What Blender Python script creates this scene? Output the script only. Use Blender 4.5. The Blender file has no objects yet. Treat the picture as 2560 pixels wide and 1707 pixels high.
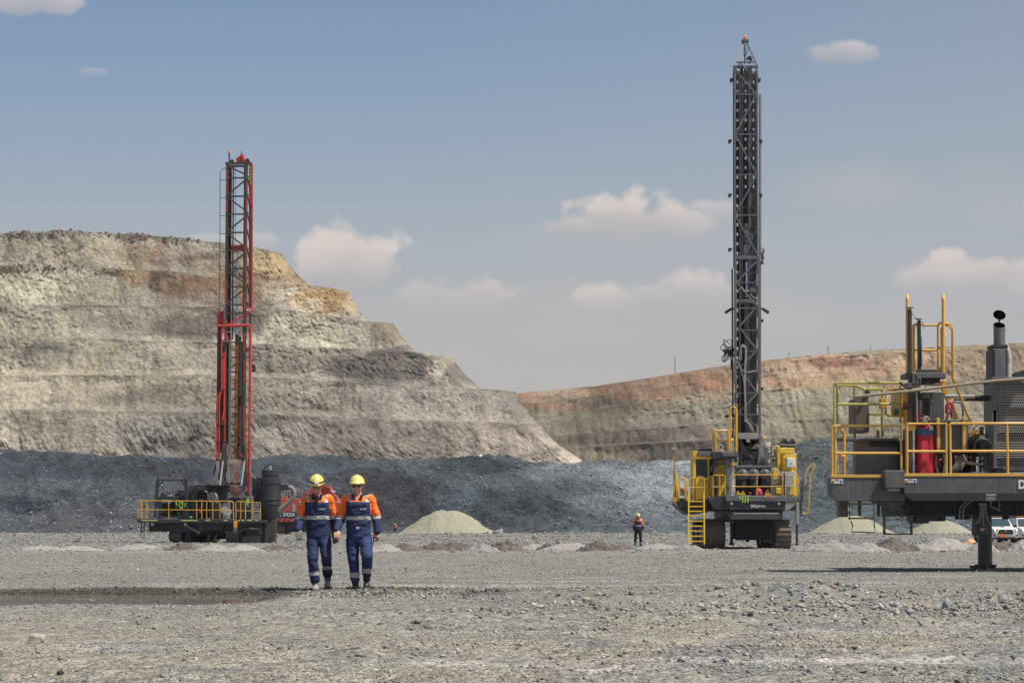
import bpy, math, random
import numpy as np
from mathutils import Vector, Matrix, Quaternion
R = math.radians
SC = bpy.context.scene
COL = SC.collection
F = 4266.7          # focal length in full-resolution photo pixels (60 mm on 36 mm)
CX, HY, CH = 1280.0, 1322.0, 0.95   # principal column, horizon row, camera height

# ---------------- camera ----------------
cd = bpy.data.cameras.new("camera"); cd.lens = 60; cd.sensor_width = 36
cd.shift_y = (HY - 853.5) / 2560; cd.clip_start = 0.1; cd.clip_end = 20000
cam = bpy.data.objects.new("camera", cd); COL.objects.link(cam)
cam.location = (0, 0, CH); cam.rotation_euler = (R(90), 0, 0); SC.camera = cam

# ---------------- sun ----------------
SUN = Vector((0.42, -0.19, 0.90)).normalized()
sl = bpy.data.lights.new("sun", 'SUN'); sl.energy = 4.7; sl.angle = R(0.5); sl.color = (1.0, 0.955, 0.89)
so = bpy.data.objects.new("sun", sl); COL.objects.link(so)
so.rotation_euler = (-SUN).to_track_quat('-Z', 'Y').to_euler()

# ---------------- sky ----------------
W = bpy.data.worlds.new("World"); SC.world = W; W.use_nodes = True
nt = W.node_tree; nt.nodes.clear(); N = nt.nodes.new; L = nt.links.new
def wmath(op, a, b=None, c=None, clamp=False):
    n = N('ShaderNodeMath'); n.operation = op; n.use_clamp = clamp
    for i, v in enumerate((a, b, c)):
        if v is None: continue
        if isinstance(v, (int, float)): n.inputs[i].default_value = v
        else: L(v, n.inputs[i])
    return n.outputs[0]
def wmix(f, a, b):
    n = N('ShaderNodeMix'); n.data_type = 'RGBA'
    for i, v in ((0, f), (6, a), (7, b)):
        if isinstance(v, (int, float)): n.inputs[i].default_value = v
        elif isinstance(v, tuple): n.inputs[i].default_value = v + (1,)
        else: L(v, n.inputs[i])
    return n.outputs[2]
sky = N('ShaderNodeTexSky'); sky.sky_type = 'NISHITA'; sky.sun_disc = False
sky.sun_elevation = math.asin(SUN.z); sky.sun_rotation = math.atan2(SUN.x, SUN.y)
sky.dust_density = 2.5; sky.air_density = 1.0
sk = N('ShaderNodeVectorMath'); sk.operation = 'SCALE'; L(sky.outputs[0], sk.inputs[0]); sk.inputs['Scale'].default_value = 0.05
tc = N('ShaderNodeTexCoord'); sep = N('ShaderNodeSeparateXYZ'); L(tc.outputs['Generated'], sep.inputs[0])
dx, dy, dz = sep.outputs
ysafe = wmath('MAXIMUM', dy, 0.02)
el = wmath('DIVIDE', dz, ysafe)      # slope of the view above the horizon
az = wmath('DIVIDE', dx, ysafe)
# dusty air low over the pit: tan grey at the horizon thinning into blue
ramp = N('ShaderNodeValToRGB'); L(wmath('MULTIPLY', el, 2.6), ramp.inputs[0])
cr = ramp.color_ramp
cr.elements[0].position = 0.0; cr.elements[0].color = (0.50, 0.445, 0.415, 1)
cr.elements[1].position = 1.0; cr.elements[1].color = (0.155, 0.275, 0.50, 1)
for p, c in ((0.12, (0.48, 0.44, 0.415)), (0.30, (0.405, 0.41, 0.41)), (0.5, (0.31, 0.375, 0.445)), (0.72, (0.22, 0.33, 0.495))):
    e = cr.elements.new(p); e.color = c + (1,)
# slightly dustier to the right
grey = wmix(wmath('MULTIPLY_ADD', az, 1.1, 0.08, clamp=True), ramp.outputs[0], (0.36, 0.375, 0.40))
up = wmath('MULTIPLY_ADD', dz, 2.2, -0.35, clamp=True)
base = wmix(up, grey, sk.outputs[0])
def cloud_group(cl, edge, seed, nscale, amp=-2.3):
    comb = N('ShaderNodeCombineXYZ'); L(az, comb.inputs[0]); L(el, comb.inputs[1]); comb.inputs[2].default_value = seed
    no = N('ShaderNodeTexNoise'); no.inputs['Scale'].default_value = nscale; no.inputs['Detail'].default_value = 9
    no.inputs['Roughness'].default_value = 0.58; L(comb.outputs[0], no.inputs['Vector'])
    nn = wmath('SUBTRACT', no.outputs[0], 0.5)
    tot = None; lit = None
    for (px, py, rx, ry, a) in cl:
        ry *= 1.22; rx *= 1.08
        ux = wmath('MULTIPLY_ADD', az, F / rx, -(px - CX) / rx)
        uy = wmath('MULTIPLY_ADD', el, F / ry, -(HY - py) / ry)
        # flat-ish bottoms: squash below the middle
        uyb = wmath('MULTIPLY', wmath('MINIMUM', uy, 0.0), 1.1)
        uy2 = wmath('ADD', uy, uyb)
        d = wmath('SQRT', wmath('ADD', wmath('MULTIPLY', ux, ux), wmath('MULTIPLY', uy2, uy2)))
        v = wmath('SUBTRACT', 1.12, wmath('ADD', d, wmath('MULTIPLY', nn, amp)))
        soft = wmath('MULTIPLY_ADD', uy, 0.55, 0.75, clamp=True)     # tops crisp, undersides melt into haze
        v = wmath('MULTIPLY', wmath('MULTIPLY', wmath('MULTIPLY', v, edge, clamp=True), soft), a)
        tot = v if tot is None else wmath('MAXIMUM', tot, v)
        lv = wmath('MULTIPLY', v, wmath('MULTIPLY_ADD', wmath('ADD', uy, wmath('MULTIPLY', nn, 2.2)), .55, .42, clamp=True)); lit = lv if lit is None else wmath('MAXIMUM', lit, lv)
    return tot, wmath('DIVIDE', lit, wmath('MAXIMUM', tot, .02))
K = 1.0884
crisp = [(790*K, 628*K, 100*K, 92*K, .95), (850*K, 640*K, 60*K, 60*K, .7), (735*K, 640*K, 60*K, 50*K, .7),
         (1420*K, 510*K, 140*K, 50*K, .95), (1320*K, 525*K, 90*K, 32*K, .8), (1520*K, 515*K, 90*K, 42*K, .8), (1630*K, 495*K, 75*K, 30*K, .5),
         (1590*K, 675*K, 110*K, 48*K, .75), (1400*K, 695*K, 80*K, 36*K, .7), (1490*K, 690*K, 90*K, 36*K, .5),
         (1100*K, 690*K, 95*K, 50*K, .65), (950*K, 695*K, 40*K, 36*K, .35),
         (2190*K, 635*K, 100*K, 60*K, .85), (2290*K, 640*K, 90*K, 50*K, .8), (2130*K, 650*K, 70*K, 36*K, .6), (2400*K, 660*K, 60*K, 46*K, .6),
         (60*K, 10*K, 110*K, 60*K, .9), (20*K, 0, 90*K, 40*K, .8), (1920*K, 130*K, 95*K, 34*K, .62), (590*K, 560*K, 60*K, 26*K, .55), (480*K, 562*K, 60*K, 20*K, .4),
         (215*K, 170*K, 26*K, 12*K, .25)]
soft = [(1820*K, 755*K, 130*K, 70*K, .5), (1950*K, 460*K, 190*K, 60*K, .35), (2300*K, 500*K, 150*K, 90*K, .35), (1350*K, 770*K, 480*K, 90*K, .45),
        (1040*K, 830*K, 100*K, 40*K, .4), (1430*K, 560*K, 260*K, 60*K, .35), (2200*K, 720*K, 200*K, 60*K, .3), (790*K, 700*K, 140*K, 50*K, .3)]
m1, n1 = cloud_group(crisp, 3.0, 3.0, 26, -3.0)
m2, n2 = cloud_group(soft, 1.1, 9.0, 16)
shade = wmix(wmath('MULTIPLY_ADD', n1, 1.3, -0.1, clamp=True), (0.40, 0.37, 0.37), (0.66, 0.58, 0.54))
c2 = wmix(m2, base, (0.455, 0.42, 0.42))
c1 = wmix(wmath('MULTIPLY', m1, 0.9), c2, shade)
bg = N('ShaderNodeBackground'); L(c1, bg.inputs[0]); bg.inputs[1].default_value = 1.0
wo = N('ShaderNodeOutputWorld'); L(bg.outputs[0], wo.inputs[0])

vs = SC.view_settings; vs.view_transform = 'Standard'; vs.look = 'None'; vs.exposure = 0.22; vs.gamma = 1; vs.use_curve_mapping = False
SC.display_settings.display_device = 'sRGB'
SC.cycles.max_bounces = 5; SC.cycles.transparent_max_bounces = 8

# ---------------- helpers ----------------
rng = np.random.default_rng(7)
random.seed(7)
def _h(ix, iy, iz):
    n = (ix.astype(np.int64) * 374761393 + iy.astype(np.int64) * 668265263 + iz.astype(np.int64) * 2147483647 * 3) & 0xffffffff
    n = ((n ^ (n >> 13)) * 1274126177) & 0xffffffff
    n = ((n ^ (n >> 16)) * 2246822519) & 0xffffffff
    return ((n ^ (n >> 15)) & 0xffffff) / float(0xffffff)
def vnoise(x, y, z=0.0):
    x, y, z = np.broadcast_arrays(np.asarray(x, float), np.asarray(y, float), np.asarray(z, float))
    xi, yi, zi = np.floor(x), np.floor(y), np.floor(z)
    fx, fy, fz = x - xi, y - yi, z - zi
    fx = fx*fx*(3-2*fx); fy = fy*fy*(3-2*fy); fz = fz*fz*(3-2*fz)
    flat = not np.any(fz)
    def pl(k):
        a = _h(xi, yi, zi+k)*(1-fx) + _h(xi+1, yi, zi+k)*fx
        b = _h(xi, yi+1, zi+k)*(1-fx) + _h(xi+1, yi+1, zi+k)*fx
        return a*(1-fy) + b*fy
    return pl(0) if flat else pl(0)*(1-fz) + pl(1)*fz
def fbm(x, y, z=0.0, o=5, ridge=False):
    t = 0; a = 0.5; s = 0
    for i in range(o):
        n = vnoise(x*2**i + 17*i, y*2**i - 9*i, np.asarray(z)*2**i + 5*i if np.any(z) else 0.0)
        if ridge: n = 1 - abs(2*n-1)
        t = t + a*n; s += a; a *= 0.5
    return t/s - 0.5      # about -0.5..0.5
def sstep(a, b, x):
    t = np.clip((x-a)/(b-a), 0, 1); return t*t*(3-2*t)

def ray(px, py, D):
    """a point seen at that place of the photo at distance D down the view"""
    return Vector(((px-CX)/F*D, D, CH + (HY-py)/F*D))

def link(o, parent=None):
    COL.objects.link(o)
    if parent is not None: o.parent = parent
    return o
def tag(o, label=None, cat=None, group=None, kind=None):
    if label: o["label"] = label
    if cat: o["category"] = cat
    if group: o["group"] = group
    if kind: o["kind"] = kind
    return o
def empty(name, loc, label=None, cat=None, group=None):
    o = bpy.data.objects.new(name, None); o.empty_display_size = 0.2; link(o); o.location = loc
    return tag(o, label, cat, group)
def gridmesh(name, X, Y, Z, mat, cols=None, wrap=False):
    nr, nc = X.shape
    me = bpy.data.meshes.new(name)
    co = np.stack([X, Y, Z], -1).reshape(-1, 3).astype(np.float32)
    i = (np.arange(nr-1)[:, None]*nc + np.arange(nc-1)[None, :])
    q = np.stack([i, i+1, i+nc+1, i+nc], -1).reshape(-1, 4).astype(np.int32)
    me.vertices.add(len(co)); me.vertices.foreach_set("co", co.ravel())
    me.loops.add(q.size); me.loops.foreach_set("vertex_index", q.ravel())
    me.polygons.add(len(q)); me.polygons.foreach_set("loop_start", np.arange(0, q.size, 4, dtype=np.int32))
    me.update(calc_edges=True)
    me.polygons.foreach_set("use_smooth", np.ones(len(q), bool))
    if cols is not None:
        a = me.color_attributes.new("Col", 'FLOAT_COLOR', 'POINT')
        c = np.ones((len(co), 4), np.float32); c[:, :3] = cols.reshape(-1, 3); a.data.foreach_set("color", c.ravel())
    me.materials.append(mat)
    return bpy.data.objects.new(name, me)
def trimesh(name, co, tri, mat, cols=None, smooth=False):
    me = bpy.data.meshes.new(name); k = tri.shape[1]
    me.vertices.add(len(co)); me.vertices.foreach_set("co", co.astype(np.float32).ravel())
    me.loops.add(tri.size); me.loops.foreach_set("vertex_index", tri.astype(np.int32).ravel())
    me.polygons.add(len(tri)); me.polygons.foreach_set("loop_start", np.arange(0, tri.size, k, dtype=np.int32))
    me.update(calc_edges=True)
    if smooth: me.polygons.foreach_set("use_smooth", np.ones(len(tri), bool))
    if cols is not None:
        a = me.color_attributes.new("Col", 'FLOAT_COLOR', 'POINT')
        c = np.ones((len(co), 4), np.float32); c[:, :3] = cols; a.data.foreach_set("color", c.ravel())
    me.materials.append(mat)
    return bpy.data.objects.new(name, me)

# ---------------- materials ----------------
class NM:
    def __init__(s, name):
        s.m = bpy.data.materials.new(name); s.m.use_nodes = True
        s.t = s.m.node_tree; s.b = s.t.nodes["Principled BSDF"]; s.tc = s.n('ShaderNodeTexCoord')
    def n(s, k): return s.t.nodes.new(k)
    def l(s, a, b): s.t.links.new(a, b)
    def noise(s, sc, det=5, rough=.55, vec=None, dist=0):
        n = s.n('ShaderNodeTexNoise'); n.inputs['Scale'].default_value = sc; n.inputs['Detail'].default_value = det
        n.inputs['Roughness'].default_value = rough; n.inputs['Distortion'].default_value = dist
        s.l(vec or s.tc.outputs['Object'], n.inputs['Vector']); return n.outputs[0]
    def map(s, sx, sy, sz):
        m = s.n('ShaderNodeMapping'); m.inputs['Scale'].default_value = (sx, sy, sz)
        s.l(s.tc.outputs['Object'], m.inputs['Vector']); return m.outputs[0]
    def math(s, op, a, b=None, clamp=False):
        n = s.n('ShaderNodeMath'); n.operation = op; n.use_clamp = clamp
        for i, v in enumerate((a, b)):
            if v is None: continue
            if isinstance(v, (int, float)): n.inputs[i].default_value = v
            else: s.l(v, n.inputs[i])
        return n.outputs[0]
    def rng(s, v, a, b, c=0., d=1.):
        n = s.n('ShaderNodeMapRange'); s.l(v, n.inputs[0])
        for i, x in enumerate((a, b, c, d)): n.inputs[i+1].default_value = x
        return n.outputs[0]
    def mix(s, f, a, b, bt='MIX'):
        n = s.n('ShaderNodeMix'); n.data_type = 'RGBA'; n.blend_type = bt
        for i, v in ((0, f), (6, a), (7, b)):
            if isinstance(v, (int, float)): n.inputs[i].default_value = v
            elif isinstance(v, tuple): n.inputs[i].default_value = v + (1,)
            else: s.l(v, n.inputs[i])
        return n.outputs[2]
    def bump(s, h, st=.5, d=.02):
        n = s.n('ShaderNodeBump'); n.inputs['Strength'].default_value = st; n.inputs['Distance'].default_value = d
        s.l(h, n.inputs['Height']); s.l(n.outputs[0], s.b.inputs['Normal'])
    def attr(s):
        n = s.n('ShaderNodeVertexColor'); n.layer_name = "Col"; return n.outputs[0]
def paint(name, col, rough=.45, metal=0., dust=.35, dcol=(.27, .245, .21), sc=1.6, streak=True):
    """worn machine paint: streaks and patches of pale drill dust"""
    m = NM(name); f = m.noise(sc, 7, .65)
    if streak:
        g = m.noise(1.0, 5, .6, vec=m.map(sc*9, sc*9, sc*.55)); f = m.math('ADD', m.math('MULTIPLY', f, .5), m.math('MULTIPLY', g, .5))
    k = m.rng(f, .62-dust*.55, .80-dust*.3)
    v = m.mix(m.noise(sc*4, 4), tuple(x*.82 for x in col), tuple(min(1, x*1.12) for x in col))
    m.l(m.mix(m.math('MULTIPLY', k, min(1, .35+dust)), v, dcol), m.b.inputs['Base Color'])
    m.l(m.rng(k, 0, 1, rough, .85), m.b.inputs['Roughness'])
    m.b.inputs['Metallic'].default_value = metal
    m.bump(f, .25, .01)
    return m.m
def flat(name, col, rough=.6, metal=0., emit=0):
    m = NM(name); v = m.mix(m.noise(3, 4), tuple(x*.88 for x in col), tuple(min(1, x*1.08) for x in col))
    m.l(v, m.b.inputs['Base Color']); m.b.inputs['Roughness'].default_value = rough; m.b.inputs['Metallic'].default_value = metal
    if emit: m.b.inputs['Emission Color'].default_value = col + (1,); m.b.inputs['Emission Strength'].default_value = emit
    return m.m

# ---------------- mesh builder ----------------
class MB:
    def __init__(s): s.v = []; s.f = []; s.k = []
    def add(s, vs, fs):
        o = len(s.v); s.k.append((o, len(s.f))); s.v += [Vector(v) for v in vs]; s.f += [tuple(i+o for i in f) for f in fs]; return s
    def hexa(s, c8):
        return s.add(c8, [(0, 3, 2, 1), (4, 5, 6, 7), (0, 1, 5, 4), (1, 2, 6, 5), (2, 3, 7, 6), (3, 0, 4, 7)])
    def box(s, x0, x1, y0, y1, z0, z1):
        x0, x1 = sorted((x0, x1)); y0, y1 = sorted((y0, y1)); z0, z1 = sorted((z0, z1))
        return s.hexa([(x0, y0, z0), (x1, y0, z0), (x1, y1, z0), (x0, y1, z0), (x0, y0, z1), (x1, y0, z1), (x1, y1, z1), (x0, y1, z1)])
    def beam(s, p, q, w, d=None):
        p, q = Vector(p), Vector(q); d = d or w; a = (q-p).normalized()
        u = a.cross(Vector((0, 1, 0)));
        if u.length < 1e-3: u = Vector((1, 0, 0))
        u.normalize(); v = a.cross(u).normalized(); u *= w/2; v *= d/2
        return s.hexa([p-u-v, p+u-v, p+u+v, p-u+v, q-u-v, q+u-v, q+u+v, q-u+v])
    def tube(s, p, q, r, r2=None, n=8):
        p, q = Vector(p), Vector(q); r2 = r if r2 is None else r2; a = (q-p).normalized()
        u = a.orthogonal().normalized(); v = a.cross(u)
        cs = [(math.cos(2*math.pi*i/n), math.sin(2*math.pi*i/n)) for i in range(n)]
        vs = [p+(u*c+v*t)*r for c, t in cs] + [q+(u*c+v*t)*r2 for c, t in cs]
        return s.add(vs, [(i, (i+1) % n, n+(i+1) % n, n+i) for i in range(n)] + [tuple(range(n-1, -1, -1)), tuple(range(n, 2*n))])
    def path(s, pts, r, n=6, closed=False):
        pts = [Vector(p) for p in pts]; m = len(pts); rings = []; u = None
        for i, p in enumerate(pts):
            if closed: a = pts[(i+1) % m]-pts[i-1]
            else: a = pts[min(i+1, m-1)]-pts[max(i-1, 0)]
            a.normalize()
            if u is None: u = a.orthogonal().normalized()
            else:
                u = u-a*u.dot(a)
                u = a.orthogonal().normalized() if u.length < 1e-4 else u.normalized()
            v = a.cross(u); rr = r[i] if isinstance(r, (list, tuple)) else r
            rings += [p+(u*math.cos(2*math.pi*k/n)+v*math.sin(2*math.pi*k/n))*rr for k in range(n)]
        fs = []
        for i in range(m if closed else m-1):
            j = (i+1) % m
            fs += [(i*n+k, i*n+(k+1) % n, j*n+(k+1) % n, j*n+k) for k in range(n)]
        if not closed: fs += [tuple(range(n-1, -1, -1)), tuple(range((m-1)*n, m*n))]
        return s.add(rings, fs)
    def lathe(s, c, prof, n=20, axis=(0, 0, 1), sx=1, sy=1):
        c = Vector(c); a = Vector(axis).normalized()
        u = Vector((1, 0, 0)) if abs(a.x) < .9 else Vector((0, 1, 0)); u = (u-a*u.dot(a)).normalized(); v = a.cross(u)
        vs = [c+a*z+(u*sx*math.cos(2*math.pi*k/n)+v*sy*math.sin(2*math.pi*k/n))*r for r, z in prof for k in range(n)]
        m = len(prof); fs = [(i*n+k, i*n+(k+1) % n, (i+1)*n+(k+1) % n, (i+1)*n+k) for i in range(m-1) for k in range(n)]
        return s.add(vs, fs+[tuple(range(n-1, -1, -1)), tuple(range((m-1)*n, m*n))])
    def prism(s, poly, y0, y1):
        """polygon of (x,z) extruded from y0 to y1"""
        n = len(poly); vs = [(x, y0, z) for x, z in poly]+[(x, y1, z) for x, z in poly]
        return s.add(vs, [tuple(range(n)), tuple(range(2*n-1, n-1, -1))]+[(i, n+i, n+(i+1) % n, (i+1) % n) for i in range(n)])
    def prismx(s, poly, x0, x1):
        n = len(poly); vs = [(x0, y, z) for y, z in poly]+[(x1, y, z) for y, z in poly]
        return s.add(vs, [tuple(range(n)), tuple(range(2*n-1, n-1, -1))]+[(i, n+i, n+(i+1) % n, (i+1) % n) for i in range(n)])
    def split(s, name, mat, parent=None, **kw):
        """every piece becomes an object of its own"""
        ks = s.k+[(len(s.v), len(s.f))]; o = None
        for (v0, f0), (v1, f1) in zip(ks, ks[1:]):
            q = MB(); q.add(s.v[v0:v1], [tuple(i-v0 for i in f) for f in s.f[f0:f1]]); r = q.build(name, mat, parent, **kw); o = o or r
        return o
    def build(s, name, mat, parent=None, bevel=0, ang=35, origin=None, label=None):
        import bmesh
        me = bpy.data.meshes.new(name); off = Vector(origin) if origin is not None else Vector((0, 0, 0))
        me.from_pydata([v-off for v in s.v], [], s.f)
        b = bmesh.new(); b.from_mesh(me); bmesh.ops.recalc_face_normals(b, faces=b.faces)
        if bevel:
            es = [e for e in b.edges if len(e.link_faces) == 2 and e.calc_face_angle(0) > R(40)]
            try: bmesh.ops.bevel(b, geom=es, offset=bevel, segments=1, affect='EDGES', clamp_overlap=True)
            except Exception: pass
        b.to_mesh(me); b.free()
        me.polygons.foreach_set("use_smooth", np.ones(len(me.polygons), bool)); me.set_sharp_from_angle(angle=R(ang))
        me.materials.append(mat)
        o = bpy.data.objects.new(name, me); link(o, parent); o.location = off
        if label: o["label"] = label
        return o
def text(name, s, size, mat, parent, loc, thick=.004, rot=(90, 0, 0), sx=1, bold=0):
    cu = bpy.data.curves.new(name, 'FONT'); cu.body = s; cu.size = size; cu.extrude = thick; cu.align_x = 'CENTER'; cu.align_y = 'CENTER'
    cu.offset = bold; cu.resolution_u = 3
    t = bpy.data.objects.new(name, cu); COL.objects.link(t); bpy.context.view_layer.update()
    me = bpy.data.meshes.new_from_object(t.evaluated_get(bpy.context.evaluated_depsgraph_get())); COL.objects.unlink(t); bpy.data.objects.remove(t)
    me.materials.clear(); me.materials.append(mat)
    o = bpy.data.objects.new(name, me); link(o, parent); o.location = loc; o.rotation_euler = [R(a) for a in rot]; o.scale = (sx, 1, 1)
    return o
def arc(c, r, a0, a1, n=6, plane='xz'):
    out = []
    for i in range(n+1):
        a = R(a0+(a1-a0)*i/n); p, q = r*math.cos(a), r*math.sin(a)
        out.append(Vector(c)+(Vector((p, 0, q)) if plane == 'xz' else Vector((0, p, q)) if plane == 'yz' else Vector((p, q, 0))))
    return out
# =====================================================================
# LAND: ground sheet, gravel, puddle, pit walls, rubble bank
# =====================================================================
def groundz(x, y):
    x = np.asarray(x, float); y = np.asarray(y, float)
    z = 0.10*fbm(x*.12, y*.10, o=3) + 0.05*fbm(x*.7, y*.45, o=4)*sstep(60, 20, y) + 0.035*fbm(x*2.2, y*1.8, o=3)*sstep(45, 15, y)
    z = z + .030*fbm(x*7, y*6, o=4)*sstep(34, 14, y)*(.4+sstep(-.1, .2, fbm(x*.5, y*.6+7, o=3))) + .012*fbm(x*24, y*20, o=2)*sstep(20, 10, y)
    # churned beds of broken rock crossing the foreground
    for (yc, w, h, x0, x1) in ((17.4, .9, .07, -3, 9), (13.2, .6, .05, -2, 5), (22.8, 1.6, .10, 3.5, 9), (26.0, .8, .05, -3, 1.5), (19.5, .7, .05, -1, 4), (11.4, .35, .035, -4, 4), (23.6, .7, .14, 2.2, 4.6)):
        yy = y-yc-.3*(fbm(x*.4, yc+x*0, o=2))
        z = z + h*np.exp(-(yy/w)**2)*sstep(x0-1, x0+1, x)*sstep(x1+1, x1-1, x)*(.6+1.4*(fbm(x*1.7, y*1.7, o=4)+.2))
    # puddle basin
    e = ((y-23.9)/(2.0+.7*fbm(x*.7, x*0+3, o=3)))**2
    pm = np.exp(-e**4*.8)*sstep(-2.9, -4.0, x+.9*fbm(y*1.2, x*.7, o=3))*sstep(-17, -14, x); z = z*(1-pm)-.10*pm+.05*pm*fbm(x*2, y*2, o=3)
    z = z + 0.02*sstep(-3, -4, x)*np.exp(-((y-26.3)/.8)**2)
    # graded bench is flat up to 62 m; beyond it heaps of loose rock rise between the rigs
    h = sstep(128, 170, y)*(.30+.9*(fbm(x*.16, y*.11, o=4)+.12)+ .35*fbm(x*.9, y*.5, o=4))*sstep(330, 190, y)
    z = z + np.maximum(h, -.05)*.8
    z = z + sstep(62, 72, y)*sstep(110, 95, y)*.13*(fbm(x*.5, y*.35, o=4)+.25)
    return z - 0.02*sstep(40, 60, y)
def mixc(a, b, t): return a*(1-t[..., None])+b*t[..., None]
def C(*c): return np.array(c, float)
def groundcol(x, y):
    sh = x.shape
    n1 = fbm(x*.35, y*.22, o=5); n2 = fbm(x*1.6, y*.8, o=5); n3 = fbm(x*6, y*5, o=3)
    c = np.broadcast_to(C(.245, .240, .222), sh+(3,)).copy()
    warm = sstep(30, 12, y)*.65+.10
    c = mixc(c, np.broadcast_to(C(.325, .300, .250), sh+(3,)), np.clip(warm+n1*1.5, 0, 1))
    c = mixc(c, np.broadcast_to(C(.205, .215, .218), sh+(3,)), sstep(.05, .3, n2+n1*.6)*.7)
    # packed pale dust in long tracks running across
    for (yc, w, x0, x1, a) in ((28.6, .35, -2.5, 8, .9), (30.7, .3, 0, 3.5, .8), (17.9, .25, 1, 4, .7), (15.6, .28, -1, 5, .6), (12.3, .22, -1, 3.6, .9), (11.6, .2, -.8, 1.2, .7), (14.0, .25, -5, -.5, .5), (33, .6, -1, 9, .35)):
        yy = y-yc-.5*fbm(x*.3, x*0+yc, o=3)-.05*x
        c = mixc(c, np.broadcast_to(C(.43, .405, .385), sh+(3,)), a*np.exp(-(yy/w)**2)*sstep(x0-.6, x0+.6, x)*sstep(x1+.6, x1-.6, x)*sstep(-.25, .15, n2+.1))
    # wet black rims of the puddle and a damp streak to the right of it
    e = (y-23.9)/1.9
    wet = sstep(1.42, 1.05, abs(e)+.4*n2)*sstep(-2.6, -3.6, x+.6*n1)
    wet = np.maximum(wet, np.exp(-((y-26.2-.03*(x+3))/(.38+.4*n2+.35*sstep(-4.5, -3, x)))**2)*sstep(-14, -11, x)*sstep(-.4, -1.6, x+1.5*n2)*.95)
    wet = np.maximum(wet, np.exp(-((y-24.6-.35*(x+2.5))/.6)**2)*sstep(-4, -3.2, x)*sstep(.6, -.4, x)*.75*sstep(-.3, .1, n2))
    c = mixc(c, np.broadcast_to(C(.050, .046, .040), sh+(3,)), np.clip(wet, 0, 1)*.92)
    # beyond the graded strip
    far = sstep(60, 70, y)
    c = mixc(c, np.broadcast_to(C(.27, .255, .24), sh+(3,)), far*.6)
    c = mixc(c, np.broadcast_to(C(.19, .195, .185), sh+(3,)), sstep(85, 130, y)*np.clip(.6+n1*2, 0, 1))
    c = mixc(c, np.broadcast_to(C(.33, .305, .26), sh+(3,)), sstep(200, 240, y)*.9)
    return c*(1+.5*n3)[..., None]*np.array([1.01, 1.0, .97])

g = NM("gravel_ground")
ca = g.attr(); vor = g.n('ShaderNodeTexVoronoi'); vor.inputs['Scale'].default_value = 26; g.l(g.tc.outputs['Object'], vor.inputs['Vector'])
vor2 = g.n('ShaderNodeTexVoronoi'); vor2.inputs['Scale'].default_value = 9; g.l(g.tc.outputs['Object'], vor2.inputs['Vector'])
pe = g.rng(vor.outputs['Color'], 0, 1, .42, 1.42); pe2 = g.rng(vor2.outputs['Color'], 0, 1, .72, 1.24)
gg = g.mix(1.0, g.mix(1.0, ca, pe, 'MULTIPLY'), pe2, 'MULTIPLY')
g.l(gg, g.b.inputs['Base Color']); g.b.inputs['Roughness'].default_value = .92; g.b.inputs['Specular IOR Level'].default_value = .25
hh = g.math('ADD', g.math('MULTIPLY', vor.outputs['Distance'], -1.0), g.math('MULTIPLY', g.noise(60, 5, .7), .5))
hh = g.math('ADD', hh, g.math('MULTIPLY', vor2.outputs['Distance'], -1.2))
g.bump(hh, .9, .03)
M_ground = g.m

ys = np.concatenate([[-60, -10, 2, 6, 8.5], F*CH/np.linspace(430, 3.0, 760), [2200, 3500, 6000]])
pxs = np.concatenate([[-9000, -3500, -1500, -700], np.linspace(-320, 2880, 1000), [3300, 4200, 6200, 12000]])
GX = (pxs[None, :]-CX)/F*np.maximum(ys, 9.4)[:, None]; GY = np.repeat(ys[:, None], len(pxs), 1)
GZ = groundz(GX, GY)
ground = gridmesh("ground", GX, GY, GZ, M_ground, groundcol(GX, GY)); link(ground); tag(ground, kind="structure")

# puddle water
wm = NM("muddy_water"); wm.b.inputs['Base Color'].default_value = (.20, .168, .130, 1); wm.b.inputs['Roughness'].default_value = .04
wm.bump(wm.noise(1.4, 3, .5, vec=wm.map(3, 1.2, 1)), .05, .01)
PZ = -.042
w = MB(); pr = [(-20, 21.2), (-3.0, 21.2), (-3.0, 27.0), (-20, 27.0)]
w.add([(x, y, PZ) for x, y in pr], [(0, 1, 2, 3)]); pud = w.build("puddle", wm.m); tag(pud, kind="structure")

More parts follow.
